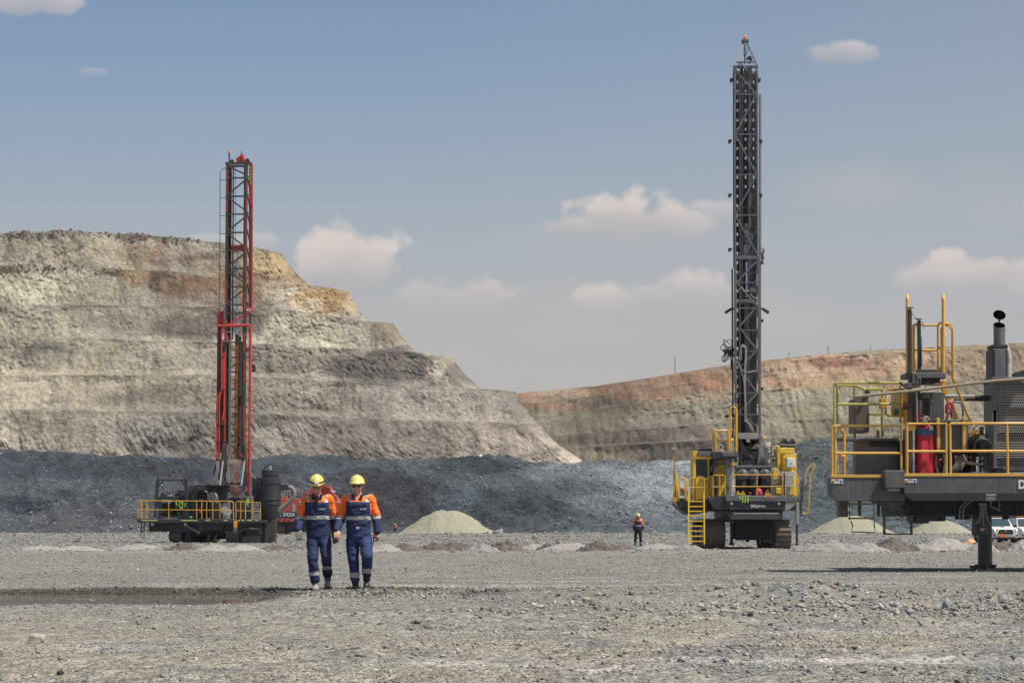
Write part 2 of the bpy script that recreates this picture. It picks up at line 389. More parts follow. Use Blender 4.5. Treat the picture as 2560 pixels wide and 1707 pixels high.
# ---- loose stones ----
ico_v = []; t_ = (1+5**.5)/2
for a in (-1, 1):
    for b in (-t_, t_): ico_v += [(0, a, b), (a, b, 0), (b, 0, a)]
ico_v = np.array(ico_v, float); ico_v /= np.linalg.norm(ico_v[0])
def ico_faces():
    from itertools import combinations
    d = lambda i, j: np.linalg.norm(ico_v[i]-ico_v[j]); e = min(d(i, j) for i, j in combinations(range(12), 2))*1.05; fs = []
    for a, b, c in combinations(range(12), 3):
        if d(a, b) < e and d(b, c) < e and d(a, c) < e:
            n = np.cross(ico_v[b]-ico_v[a], ico_v[c]-ico_v[a]); fs.append((a, b, c) if n.dot(ico_v[a]) > 0 else (a, c, b))
    return np.array(fs)
ICF = ico_faces()
def rocks(name, x, y, z, size, cols, mat, flatness=.62, jit=.42):
    n = len(x); v = ico_v[None]*(1+rng.uniform(-jit, jit, (n, 12, 1)))
    # slice a face flat for angular chips
    sc = np.stack([rng.uniform(.55, 1.45, n), rng.uniform(.55, 1.45, n), rng.uniform(.45, .9, n)*flatness/.62], -1)[:, None]
    v = v*sc; cut = rng.normal(size=(n, 1, 3)); cut /= np.linalg.norm(cut, axis=-1, keepdims=True)
    d = (v*cut).sum(-1, keepdims=True); v = v-cut*np.maximum(d-.30, 0)
    for q_ in range(4):
        cut = rng.normal(size=(n, 1, 3)); cut /= np.linalg.norm(cut, axis=-1, keepdims=True)
        d = (v*cut).sum(-1, keepdims=True); v = v-cut*np.maximum(d-rng.uniform(.3, .55, (n, 1, 1)), 0)
    a = rng.uniform(0, 6.28, n); ca, sa = np.cos(a)[:, None], np.sin(a)[:, None]
    ti = rng.normal(0, .35, n)[:, None]
    X, Y, Z = v[..., 0], v[..., 1], v[..., 2]
    Y, Z = Y*np.cos(ti)-Z*np.sin(ti), Y*np.sin(ti)+Z*np.cos(ti)
    X, Y = X*ca-Y*sa, X*sa+Y*ca
    P = np.stack([X, Y, Z], -1)*size[:, None, None]*.5 + np.stack([x, y, z+size*.12], -1)[:, None]
    tri = ICF[None]+(np.arange(n)*12)[:, None, None]
    return trimesh(name, P.reshape(-1, 3), tri.reshape(-1, 3), mat, np.repeat(cols, 12, 0))
sm = NM("stone_chips"); ca = sm.attr()
sm.l(sm.mix(1.0, ca, sm.rng(sm.noise(14, 4, .7), .25, .75, .75, 1.25), 'MULTIPLY'), sm.b.inputs['Base Color'])
sm.b.inputs['Roughness'].default_value = .88; sm.b.inputs['Specular IOR Level'].default_value = .3; sm.bump(sm.noise(25, 4, .7), .4, .01)
M_stone = sm.m
def stonecols(n, wetf=None):
    pal = np.array([(.33, .31, .27), (.22, .225, .22), (.13, .14, .145), (.46, .44, .41), (.27, .25, .21), (.06, .06, .06)])
    c = pal[rng.choice(6, n, p=[.27, .24, .18, .12, .11, .08])]*rng.uniform(.8, 1.2, (n, 1))
    return c
def scatter(n, y0, y1, smin, smax, power, clump, margin=1.08):
    u = rng.random(n*3); y = np.sqrt(y0**2+(y1**2-y0**2)*u)       # even over the ground
    x = (rng.random(n*3)-.5)*2560/F*y*margin
    den = sstep(-.12, .22, fbm(x*.7, y*.9, o=4)+clump)
    k = rng.random(n*3) < den; x, y = x[k][:n], y[k][:n]
    s = smin*(smax/smin)**(rng.random(len(x))**power)
    return x, y, s
xs, ysn, ss = [], [], []
for a in ((42000, 9.6, 20, .008, .026, 1.5, .10), (900, 9.6, 22, .03, .075, 2.4, -.05), (36000, 20, 38, .014, .036, 1.5, .12), (600, 20, 40, .04, .09, 2.2, 0),
          (22000, 38, 66, .025, .055, 1.5, .15), (200, 38, 66, .07, .13, 2, 0)):
    x, y, s = scatter(*a); xs.append(x); ysn.append(y); ss.append(s)
# churned beds: bigger blocks gathered at the right of the foreground
for (n, xc, yc, wx, wy, s0, s1) in ((1100, 6.2, 22.6, 2.4, 1.3, .015, .13), (420, 3.3, 23.7, 1.1, .45, .02, .16), (2200, 3.0, 17.6, 4.0, 1.1, .015, .08), (900, 5.2, 20.0, 2.2, 1.0, .02, .12), (700, 0.5, 13.3, 2.6, .6, .02, .07),
                             (900, -1.0, 26.1, 1.7, .5, .03, .09), (900, 4.5, 19.6, 2.2, 1.0, .03, .13), (500, -2.0, 24.2, 1.0, .6, .03, .10), (700, 1.6, 11.4, 1.8, .35, .015, .055), (350, -7, 26.1, 4, .25, .03, .08), (500, -6, 21.0, 3, .3, .02, .06)):
    xs.append(rng.normal(xc, wx, n)); ysn.append(rng.normal(yc, wy, n)); ss.append(s0*(s1/s0)**(rng.random(n)**2.2))
x = np.concatenate(xs); y = np.concatenate(ysn); s = np.concatenate(ss)
ok = ~((x < -3.6) & (abs(y-23.9) < 1.7)); x, y, s = x[ok], y[ok], s[ok]
cc = stonecols(len(x)); gc = groundcol(x, y); wetk = gc.mean(-1) < .13; cc[wetk] *= .42
cc = cc*.72+gc*.28
gr = rocks("gravel", x, y, groundz(x, y), s, cc, M_stone); link(gr); tag(gr, kind="stuff")

# broken rock heaped beyond the graded strip
n = 36000; x0 = rng.random(n); y = 66*(300/66)**(rng.random(n)**.8); x = (x0-.5)*2760/F*y
dn = fbm(x*.2, y*.15, o=4); k = dn > -.16; x, y = x[k], y[k]
s = (.018+.00055*y)*(3.6**(rng.random(len(x))**3.4)); cc = stonecols(len(x))*.5+groundcol(x, y)*.5
rb = rocks("broken_rock", x, y, groundz(x, y), s, cc, M_stone); link(rb); tag(rb, kind="stuff")

# ---- the two pit walls and the rubble bank ----
K = 1.0884
def pl(pts):
    a = np.array(pts, float)*K
    return lambda q: np.interp(q, a[:, 0], a[:, 1])
def blobs(PX, PY, lst, base, namp=26, seed=0):
    """rock colour regions, on the bank also painted light and shade: (x, y, rx, ry, colour, strength) in photo-view units"""
    c = np.broadcast_to(C(*base), PX.shape+(3,)).copy()
    wx = PX+namp*1.3*fbm(PX*.012+seed, PY*.02, o=5)*2; wy = PY+namp*.8*fbm(PX*.01+seed+40, PY*.016, o=5)*2
    for (x, y, rx, ry, col, st) in lst:
        d = np.sqrt(((wx/K-x)/rx)**2+((wy/K-y)/ry)**2)
        c = mixc(c, np.broadcast_to(C(*col), c.shape), sstep(1.15, .7, d)*st)
    return c
def bench_wall(name, lines, ends, D0, step, face, pxa, ncol, nrow, blob, base, mat, amp, dgrow=0, endback=60, dim=.90, linek=0., gam=1.30, desat=.0, tint=np.array([1.05, 1.0, .93]), seed=0):
    """lines: crest rows bottom to top; ends[k]=(px at toe, px at crest) or None"""
    rowsX, rowsY, rowsD, rowsV = [], [], [], []
    t = np.linspace(0, 1, ncol); nb = len(lines)-1
    for k in range(nb):
        for j in range(nrow):
            v = j/(nrow-1)
            if ends[k] is None: xe = 2760.
            else:
                a, b = ends[k]; xe = (a+(b-a)*(1-(1-v)**1.35) if b < a else a)*K
            ka = .94 if ends[k] else 1.0
            px = np.where(t < ka, pxa+(xe-pxa)*np.minimum(t/ka, 1)**.96, xe-14*((t-ka)/(1.0001-ka))**2)
            back = np.where(t < ka, 0, ((t-ka)/(1.0001-ka))**1.5*endback)
            # rounded shoulder near the spur end
            if ends[k]: back = back+10*sstep(xe-40, xe, px)
            D = D0+k*(step+face)+face*v+dgrow*px/2560+back
            y = lines[k](px)*(1-v)+lines[k+1](px)*v
            if j == 0 and k > 0:   # toe of this bench lies on the berm of the one below
                Dp = D0+(k-1)*(step+face)+face+dgrow*px/2560
                y = HY-(HY-y)*Dp/np.maximum(D, 1)
            elif k > 0:
                Dp = D-step*(1-v); y = HY-(HY-y)*(1-(1-v)*(1-Dp/D)*.9)
            rowsX.append(px); rowsY.append(y); rowsD.append(D); rowsV.append(np.full(ncol, v))
    PX, PY, D, V = map(np.array, (rowsX, rowsY, rowsD, rowsV))
    wx = (PX-CX)/F*D; wz = CH+(HY-PY)/F*D
    env = np.minimum(1, 4*np.minimum(V, 1-V)+.25); rgh = .3+1.3*sstep(-.10, .16, fbm(wx*.028+seed*3, wz*.05, o=4))
    n = fbm(wx*.045+seed, wz*.06, D*.004, 5)*1.0 + .35*fbm(wx*.16+wz*.07+seed, wz*.12-wx*.03, o=5, ridge=True)
    gul = fbm(wx*.11+seed, wz*.018+3, o=4, ridge=True)        # gullies and chutes down the faces
    cr = fbm((wx+wz*.6)*.5+seed, (wz-wx*.25)*.9, o=4, ridge=True)
    D2 = D+amp*env*(n*2.4+gul*1.9+cr*.5*rgh+.22*rgh*fbm((wx+wz*.4)*.22, (wz-wx*.3)*.34+seed, o=5))
    rough_crest = (V > .97)*fbm(wx*.35+seed, wz*0+3.3, o=4)*amp*.35
    wx = (PX-CX)/F*D2; wz2 = CH+(HY-PY)/F*D2+rough_crest+amp*.25*env*fbm(wx*.5+seed, wz*.5, o=4)
    c = blobs(PX, PY, blob, base, seed=seed)
    f = fbm(wx*.09+seed, wz*.13, o=6); f2 = fbm(wx*.6, wz*.7+seed, o=4, ridge=True)
    crk = sstep(.30, .44, fbm((wx+wz*.5)*.16+seed, (wz-wx*.3)*.3, o=5, ridge=True)+.35*fbm(wx*.03, wz*.04+seed, o=3))
    big = fbm(wx*.016+seed*2, wz*.03+4, o=4)+.6*fbm((wx+wz*1.3)*.03, (wz-wx*.4)*.05+seed, o=4)
    lum = np.clip(c.mean(-1, keepdims=True), .01, 1); c = c*(lum/.29)**(gam-1); c = c*(1-desat)+c.mean(-1, keepdims=True)*desat*np.array([1.04, 1.0, .93]); c = c*(1+1.25*big)[..., None]; c = c*(1+.6*f+.30*f2*rgh)[..., None]*(1-.62*crk*np.minimum(rgh, 1))[..., None]*dim*tint
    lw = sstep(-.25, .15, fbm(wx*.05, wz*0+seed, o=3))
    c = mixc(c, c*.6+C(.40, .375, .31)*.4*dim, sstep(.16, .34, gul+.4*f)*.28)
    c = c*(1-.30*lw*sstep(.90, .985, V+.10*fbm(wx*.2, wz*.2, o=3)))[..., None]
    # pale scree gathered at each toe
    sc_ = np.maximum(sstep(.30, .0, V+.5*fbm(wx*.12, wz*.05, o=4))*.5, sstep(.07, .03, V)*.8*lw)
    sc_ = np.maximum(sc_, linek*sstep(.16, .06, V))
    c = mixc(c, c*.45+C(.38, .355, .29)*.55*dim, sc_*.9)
    o = gridmesh(name, wx, D2, wz2, mat, np.clip(c, .01, .9)); link(o); tag(o, kind="structure"); return o
def rockmat(name, sc, dist, spec=.2):
    m = NM(name); ca = m.attr(); a = m.noise(sc, 8, .68); b = m.noise(sc*.25, 8, .7)
    v = m.n('ShaderNodeTexVoronoi'); v.inputs['Scale'].default_value = sc*.8; v.feature = 'F1'; m.l(m.tc.outputs['Object'], v.inputs['Vector'])
    k = m.math('MULTIPLY', m.rng(a, .3, .7, .68, 1.32), m.rng(b, .3, .7, .74, 1.26))
    mp = m.n('ShaderNodeMapping'); mp.inputs['Rotation'].default_value = (0, R(28), 0); mp.inputs['Scale'].default_value = (1, 1, 1.9); m.l(m.tc.outputs['Object'], mp.inputs['Vector'])
    q = m.noise(sc*.42, 6, .6, vec=mp.outputs[0]); e_ = m.math('ABSOLUTE', m.math('SUBTRACT', q, .5)); ck = m.rng(e_, .0, .022, 1, 0)
    mk = m.rng(m.noise(sc*.05, 5, .6), .47, .60); k = m.math('MULTIPLY', k, m.math('SUBTRACT', 1.0, m.math('MULTIPLY', m.math('MULTIPLY', ck, mk), .62)))
    m.l(m.mix(1.0, ca, k, 'MULTIPLY'), m.b.inputs['Base Color']); m.b.inputs['Roughness'].default_value = .95
    m.b.inputs['Specular IOR Level'].default_value = spec
    h = m.math('ADD', m.math('ADD', a, m.math('MULTIPLY', b, 2.5)), m.math('MULTIPLY', v.outputs['Distance'], -.8))
    m.bump(h, 1.0, dist); return m.m
M_wall = rockmat("bench_rock", .9, .32); M_far = rockmat("far_bench_rock", .5, .25); M_bank = rockmat("rubble_rock", 1.4, .5)

TANC = (.40, .33, .22); GRN = (.33, .325, .26); BRN = (.15, .10, .07); GRY = (.27, .26, .24); DGR = (.15, .145, .14); PALE = (.43, .40, .33); OCH = (.36, .245, .13); PURP = (.22, .185, .175)
L_ = [pl(p) for p in (
    [(-200, 1110), (1500, 1110)],
    [(-100, 937), (500, 945), (900, 960), (1240, 974), (1360, 990)],
    [(-100, 862), (500, 860), (870, 880), (1110, 893), (1190, 900), (1230, 905)],
    [(-100, 768), (450, 785), (640, 790), (960, 808), (1040, 820), (1110, 830)],
    [(-100, 698), (400, 703), (640, 706), (830, 735), (915, 744), (960, 752)],
    [(-100, 606), (0, 608), (420, 624), (560, 648), (722, 655), (800, 668), (850, 680)],
    [(-100, 540), (0, 537), (150, 533), (400, 545), (470, 553), (560, 562), (640, 580), (690, 600), (740, 612)])]
# bench k lies between line k and k+1; spur ends from the skyline of the photo
E_ = [(1450, 1240), (1240, 1185), (1112, 1040), (962, 905), (852, 800), (724, 650)]
blobL = [(100, 1000, 380, 60, (.36, .34, .30), .8), (500, 1000, 260, 70, (.22, .22, .225), .8), (900, 980, 420, 110, (.27, .255, .235), .9), (1200, 1010, 220, 60, (.29, .265, .24), .9),
         (100, 900, 330, 70, PALE, .8), (330, 920, 90, 28, DGR, .5), (480, 905, 150, 35, (.21, .195, .175), .8), (700, 905, 180, 45, (.24, .225, .20), .7), (1000, 890, 170, 40, (.27, .255, .24), .8),
         (110, 770, 260, 60, GRN, .8), (100, 820, 70, 34, (.17, .17, .165), .85), (290, 740, 110, 34, (.22, .21, .19), .75), (500, 745, 150, 38, (.15, .13, .118), .95), (640, 830, 120, 32, (.19, .175, .16), .75), (880, 840, 150, 40, (.13, .12, .118), .95),
         (330, 860, 200, 25, PALE, .6), (150, 840, 120, 30, PALE, .6), (700, 750, 90, 40, GRN, .8), (840, 775, 70, 26, (.27, .26, .22), .6),
         (110, 655, 210, 48, (.40, .39, .31), .9), (380, 645, 48, 32, BRN, 1.), (430, 655, 70, 30, (.20, .135, .085), .95), (560, 655, 110, 36, (.26, .18, .11), .95), (300, 630, 50, 18, OCH, .6), (480, 690, 130, 22, (.24, .2, .165), .8),
         (110, 575, 220, 32, (.34, .31, .245), .8), (30, 590, 60, 24, (.29, .30, .26), .7), (240, 565, 60, 40, PALE, .5), (330, 590, 60, 32, (.26, .205, .14), .7), (375, 585, 24, 40, (.26, .14, .12), .55), (430, 585, 60, 26, (.31, .26, .22), .8), (500, 600, 70, 26, (.28, .23, .18), .7),
         (620, 600, 80, 36, (.43, .345, .215), 1.), (690, 625, 44, 40, (.33, .235, .13), .9), (640, 670, 60, 26, PALE, .6), (740, 690, 90, 32, (.34, .24, .135), 1.), (800, 700, 26, 30, (.42, .37, .27), .7), (700, 700, 40, 20, PALE, .6),
         (900, 770, 46, 30, (.22, .195, .155), .9), (930, 780, 26, 20, PALE, .3), (1060, 855, 50, 32, (.19, .18, .165), .95), (990, 850, 30, 30, PALE, .5), (1190, 930, 50, 30, (.215, .215, .20), .9), (1300, 1030, 70, 40, (.33, .305, .265), .7)]
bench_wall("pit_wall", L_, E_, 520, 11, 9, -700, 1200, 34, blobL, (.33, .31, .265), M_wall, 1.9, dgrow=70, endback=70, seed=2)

c5 = lambda u, v: ((u/2.613+1260)/K, (v/2.613+820)/K)
def FL(pts): return pl([c5(*p) for p in pts])
Lf = [FL([(-300, 960), (2900, 930)]),
      FL([(-300, 800), (530, 775), (900, 752), (1490, 722), (2350, 700), (2900, 690)]),
      FL([(-300, 745), (260, 712), (480, 690), (900, 655), (1490, 615), (1850, 600), (2350, 580), (2900, 560)]),
      FL([(-300, 680), (250, 625), (700, 580), (1100, 545), (1490, 505), (1850, 495), (2350, 470), (2900, 455)]),
      FL([(-300, 640), (230, 580), (600, 530), (1000, 465), (1490, 420), (1850, 390), (2350, 370), (2900, 350), (3400, 340)]),
      FL([(-300, 530), (250, 485), (600, 440), (1000, 390), (1490, 318), (1850, 295), (2350, 262), (2900, 240), (3400, 230)]),
      FL([(-300, 490), (250, 447), (700, 362), (1180, 292), (1490, 257), (1700, 228), (2350, 168), (2900, 145), (3400, 130)]),
      FL([(-300, 470), (60, 430), (600, 378), (1117, 298), (1490, 235), (1700, 210), (2350, 148), (2900, 120), (3400, 95)])]
OR1 = (.40, .265, .175); OR2 = (.31, .19, .13); ORP = (.46, .35, .25)
blobF = [(1700, 860, 620, 56, OR1, 1.), (1350, 915, 260, 30, (.40, .235, .14), 1.), (1500, 880, 200, 14, OR2, .7), (1560, 885, 110, 20, OR2, .6), (1300, 905, 90, 16, ORP, .8), (1830, 845, 90, 20, ORP, .7), (1950, 835, 120, 10, (.30, .14, .10), .8), (2080, 820, 80, 22, (.35, .17, .12), .6),
         (2250, 830, 240, 50, (.43, .325, .215), .9), (1620, 875, 80, 20, (.36, .19, .11), .7), (2140, 850, 70, 22, (.31, .19, .14), .6), (2000, 870, 130, 16, (.36, .26, .16), .8),
         (1450, 925, 240, 14, (.235, .225, .165), .7), (1700, 915, 200, 22, (.27, .265, .2), .8), (2000, 910, 260, 24, (.28, .28, .215), .8), (1620, 905, 60, 14, (.33, .24, .15), .6), (1600, 975, 330, 26, (.235, .225, .175), .8),
         (1500, 1010, 240, 28, (.185, .15, .125), .9), (1700, 1000, 200, 18, (.22, .20, .165), .7), (1560, 1045, 90, 20, (.11, .10, .09), .85), (2000, 960, 300, 26, (.27, .255, .18), .8), (1980, 985, 90, 20, (.19, .15, .12), .6), (2050, 1010, 300, 22, (.24, .225, .17), .8)]
bench_wall("far_pit_wall", Lf, [None]*7, 1080, 22, 16, 1150, 620, 22, blobF, (.255, .235, .175), M_far, 3.0, dgrow=-120, dim=.68, linek=.95, gam=1.25, desat=.10, tint=np.array([1.02, .97, .88]), seed=11)
# skyline plateau behind each wall so the tops are ground, not a paper edge
def plateau(name, px0, px1, lf, D0, D1, col, mat, seed):
    px = np.linspace(px0, px1, 260); rows = []
    for j in range(9):
        D = D0+(D1-D0)*j/8
        z = CH+(HY-lf(px))/F*D0 + fbm(px*.05+seed, j*1.3+0*px, o=4)*D0/420*(1 if j else 0) + .2*(j > 0)
        rows.append(((px-CX)/F*(D0 if j == 0 else D0+(D-D0)*.6), np.full_like(px, D), z-j*.4))
    X, Y, Z = (np.array([r[i] for r in rows]) for i in range(3))
    o = gridmesh(name, X, Y, Z, mat, np.broadcast_to(C(*col), X.shape+(3,)).copy()); link(o); tag(o, kind="structure")
# ---- rubble bank ----
crest = pl([(-300, 1030), (0, 1031), (60, 1033), (180, 1042), (300, 1046), (400, 1048), (480, 1053), (560, 1062), (600, 1052), (640, 1045), (760, 1047), (850, 1056), (930, 1052), (1000, 1049), (1160, 1047), (1215, 1058), (1290, 1062), (1350, 1056), (1500, 1063), (1580, 1056), (1700, 1058), (1790, 1040), (1850, 1012), (1910, 1003), (2100, 1010), (2400, 1012), (2700, 1010)])
ncol, nrow = 1500, 260
px = np.linspace(-1000, 3400, ncol)[None]; t = np.linspace(0, 1, nrow)[:, None]
D = 330+ (95+0*px)*t; D = D + 0*px
prof = t**1.0*.86+.14*sstep(.55, 1, t)
zc = CH+(HY-crest(px))/F*425
X0 = (px-CX)/F*D
spur = fbm(X0*.035+3.1+t*1.1, t*.9+X0*.006, o=4)
gull = fbm((X0+t*34)*.075+9, t*1.7+0*X0, o=4, ridge=True)
lump = fbm(X0*.22, D*.2, o=5); fine = fbm(X0*.9, D*.8, o=4)
mid = 4*t*(1-t)
Z = zc*prof + mid*(spur*11.0+gull*6.5-1.5) + (lump*1.5+fine*.7)*np.minimum(1, t*6+.1) + (fbm(X0*.6, D*.1, o=4)*1.1)*sstep(.9, 1, t)
# a worked hollow with a flat shelf at the middle, as dug by the shovel
Z = Z - 3.2*np.exp(-(((px/K-950)/150)**2))*np.exp(-((t-.55)/.22)**2)
Y = D+mid*spur*10
PYc = HY-(Z-CH)/Y*F
PXc = np.repeat(px, nrow, 0)
blobB = [(150, 1070, 420, 34, (.085, .092, .104), .9), (420, 1075, 330, 26, (.072, .076, .084), .8), (330, 1150, 200, 60, (.125, .13, .135), .7), (200, 1200, 200, 40, (.135, .132, .125), .6), (40, 1160, 80, 22, (.06, .066, .078), .9), (560, 1080, 60, 30, (.15, .155, .155), .7),  # bank tones: rock colours, with shadows of the slope painted among them
         (760, 1065, 170, 22, (.105, .125, .14), .9), (1080, 1070, 90, 30, (.062, .07, .072), .95), (900, 1150, 160, 60, (.055, .058, .062), .95), (820, 1095, 90, 18, (.06, .062, .066), .8), (1150, 1170, 180, 46, (.08, .09, .096), .9), (1350, 1210, 160, 40, (.10, .11, .115), .8), (1050, 1130, 60, 60, (.12, .14, .145), .7),
         (1330, 1085, 140, 24, (.27, .275, .27), .9), (1450, 1140, 170, 50, (.25, .255, .25), .85), (1320, 1120, 50, 26, (.13, .135, .13), .7), (1560, 1110, 160, 60, (.30, .305, .295), .9), (1530, 1180, 120, 40, (.14, .155, .155), .8),
         (1900, 1050, 120, 46, (.11, .118, .11), .9), (1900, 1120, 130, 70, (.12, .135, .13), .9), (1960, 1180, 160, 40, (.105, .125, .125), .8), (2250, 1150, 260, 80, (.115, .135, .14), .8), (2200, 1050, 300, 50, (.19, .185, .165), .6)]
cb = blobs(PXc, PYc, blobB, (.135, .145, .15), namp=16, seed=5)
coarse = sstep(-.12, .12, fbm(X0*.05+5, t*3+0*X0, o=4)); streak = fbm((X0+t*38)*.07, t*5+X0*.01, o=5)+.6*fbm((X0-t*20)*.16, t*9+0*X0, o=4)
cb = cb*(np.array([.72, .77, .84])*(.92+.42*sstep(1180, 1650, PXc/K)-.15*sstep(1750, 1850, PXc/K))[..., None])*(1+(.3+.8*coarse)*fbm(X0*.5, D*.6, o=5)+.8*fine*coarse+.55*streak)[..., None]
bank = gridmesh("rubble_bank", X0*Y/D, Y, Z, M_bank, np.clip(cb, .01, .8)); link(bank); tag(bank, kind="structure")
# blocks lying on it
n = 36000; ic = rng.integers(4, ncol-4, n); ir = (rng.random(n)**.9*(nrow-3)).astype(int)+1
bx, by, bz = (X0*Y/D)[ir, ic], Y[ir, ic], Z[ir, ic]; s = .17*(5.5**(rng.random(n)**2.9)); s[rng.random(n) < .003] *= 1.8
kk = rng.random(n) < .4+.6*coarse[ir, ic]; s[~kk] = .05; cc = cb[ir, ic]*rng.uniform(.5, 2.6, (n, 1))+.008
br = rocks("bank_rubble", bx, by, bz, s, np.clip(cc, .02, .6), M_stone, flatness=.8); link(br); tag(br, kind="stuff")
# ragged loose rock along the two upper crests of the wall
for (li, k, q0, q1, n) in ((6, 5, -100, 462, 2000), (5, 4, -100, 290, 800)):
    q = rng.uniform(q0, q1, n)*K; D = 520+k*20+9+70*q/2560+rng.uniform(-.5, 4, n)
    ss_ = .25*(6**(rng.random(n)**2.4))
    zz = CH+(HY-L_[li](q))/F*D + fbm(q*.03, 0*q, o=3)*1.6+rng.uniform(-1.3, .5, n)
    cc = np.array([(.22, .17, .14), (.34, .28, .21), (.16, .12, .10)])[rng.integers(0, 3, n)]*rng.uniform(.7, 1.3, (n, 1))
    o = rocks("crest_rubble", (q-CX)/F*D, D-1, zz-.2, ss_, cc, M_stone, flatness=.8); link(o); tag(o, kind="stuff")
# =====================================================================
# PEOPLE
# =====================================================================
M_skin = flat("skin", (.60, .325, .225), .5); M_helm = flat("helmet_yellow", (.74, .65, .15), .3)
M_navy = flat("navy_cloth", (.017, .025, .085), .85); M_orange = flat("orange_cloth", (.95, .19, .02), .8); M_refl = flat("reflective_tape", (.44, .43, .41), .5)
M_boot = paint("dusty_boot", (.07, .06, .05), .8, dust=.7, dcol=(.36, .34, .31), sc=7); M_bootd = paint("black_boot", (.03, .028, .026), .6, dust=.3, dcol=(.3, .28, .25), sc=7)
M_black = flat("black_plastic", (.015, .015, .016), .4); M_lens = flat("dark_lens", (.01, .01, .012), .08); M_white = flat("white_plastic", (.75, .75, .74), .35)
M_glove = flat("grey_glove", (.20, .19, .175), .9); M_trs = flat("blue_trousers", (.022, .042, .12), .85); M_tee = flat("dark_tee", (.012, .012, .018), .9)
M_belt = flat("belt", (.03, .028, .012), .6); M_cyan = flat("cyan_mark", (.05, .55, .8), .6); M_oran2 = flat("orange_mark", (.85, .38, .08), .6); M_hair = flat("dark_hair", (.03, .02, .015), .8)

def voxel(mb, name, mats, parent, vox, smooth=4, fac=.5, wr=0, wsc=9., picker=None, origin=None, label=None):
    """join overlapping volumes into one continuous skin"""
    me = bpy.data.meshes.new(name+"_tmp"); me.from_pydata(mb.v, [], mb.f)
    import bmesh
    b = bmesh.new(); b.from_mesh(me); bmesh.ops.recalc_face_normals(b, faces=b.faces); b.to_mesh(me); b.free()
    t = bpy.data.objects.new(name+"_tmp", me); COL.objects.link(t)
    m = t.modifiers.new("r", 'REMESH'); m.mode = 'VOXEL'; m.voxel_size = vox; m.use_smooth_shade = True
    s = t.modifiers.new("s", 'SMOOTH'); s.iterations = smooth; s.factor = fac
    bpy.context.view_layer.update()
    m2 = bpy.data.meshes.new_from_object(t.evaluated_get(bpy.context.evaluated_depsgraph_get()))
    COL.objects.unlink(t); bpy.data.objects.remove(t); bpy.data.meshes.remove(me); m2.name = name
    nv = len(m2.vertices); co = np.empty(nv*3, np.float32); m2.vertices.foreach_get("co", co); co = co.reshape(-1, 3)
    if wr:
        no = np.empty(nv*3, np.float32); m2.vertices.foreach_get("normal", no); no = no.reshape(-1, 3)
        w = fbm(co[:, 0]*wsc*.8+co[:, 2]*wsc*.7, co[:, 2]*wsc*1.5-co[:, 0]*wsc*.5, co[:, 1]*wsc*.7, 4, ridge=True)
        co = co+no*(w*wr)[:, None]; m2.vertices.foreach_set("co", co.ravel())
    m2.materials.clear()
    for q in mats: m2.materials.append(q)
    if picker is not None:
        nf = len(m2.polygons); ce = np.empty(nf*3, np.float32); m2.polygons.foreach_get("center", ce); ce = ce.reshape(-1, 3)
        m2.polygons.foreach_set("material_index", picker(ce[:, 0], ce[:, 1], ce[:, 2]).astype(np.int32))
    m2.polygons.foreach_set("use_smooth", np.ones(len(m2.polygons), bool))
    o = bpy.data.objects.new(name, m2); link(o, parent)
    if label: o["label"] = label
    return o
def ell(mb, c, r, n=14, m=9, tilt=0):
    vs = []; c = Vector(c)
    for i in range(m+1):
        a = math.pi*i/m-math.pi/2
        for k in range(n):
            b = 2*math.pi*k/n; v = Vector((r[0]*math.cos(a)*math.cos(b), r[1]*math.cos(a)*math.sin(b), r[2]*math.sin(a)))
            if tilt: v.rotate(Matrix.Rotation(tilt, 3, 'X'))
            vs.append(c+v)
    fs = [(i*n+k, i*n+(k+1) % n, (i+1)*n+(k+1) % n, (i+1)*n+k) for i in range(m) for k in range(n)]
    mb.add(vs, fs)
def limb(mb, pts, rs, n=12):
    # interpolate for smooth taper
    P = [Vector(p) for p in pts]; out, ro = [], []
    for i in range(len(P)-1):
        for j in range(4):
            t = j/4; out.append(P[i].lerp(P[i+1], t)); ro.append(rs[i]*(1-t)+rs[i+1]*t)
    out.append(P[-1]); ro.append(rs[-1]); mb.path(out, ro, n)
    for p, r in zip(P, rs): ell(mb, p, (r, r, r), 10, 7)
def loft(mb, rings, n=20):
    """rings: (cx, cy, cz, rx, ry)"""
    vs = []; m = len(rings)
    for (x, y, z, rx, ry) in rings:
        for k in range(n):
            a = 2*math.pi*k/n; c, s = math.cos(a), math.sin(a)
            vs.append((x+rx*math.copysign(abs(c)**.85, c), y+ry*math.copysign(abs(s)**.85, s), z))
    mb.add(vs, [(i*n+k, i*n+(k+1) % n, (i+1)*n+(k+1) % n, (i+1)*n+k) for i in range(m-1) for k in range(n)]+[tuple(range(n-1, -1, -1)), tuple(range((m-1)*n, m*n))])
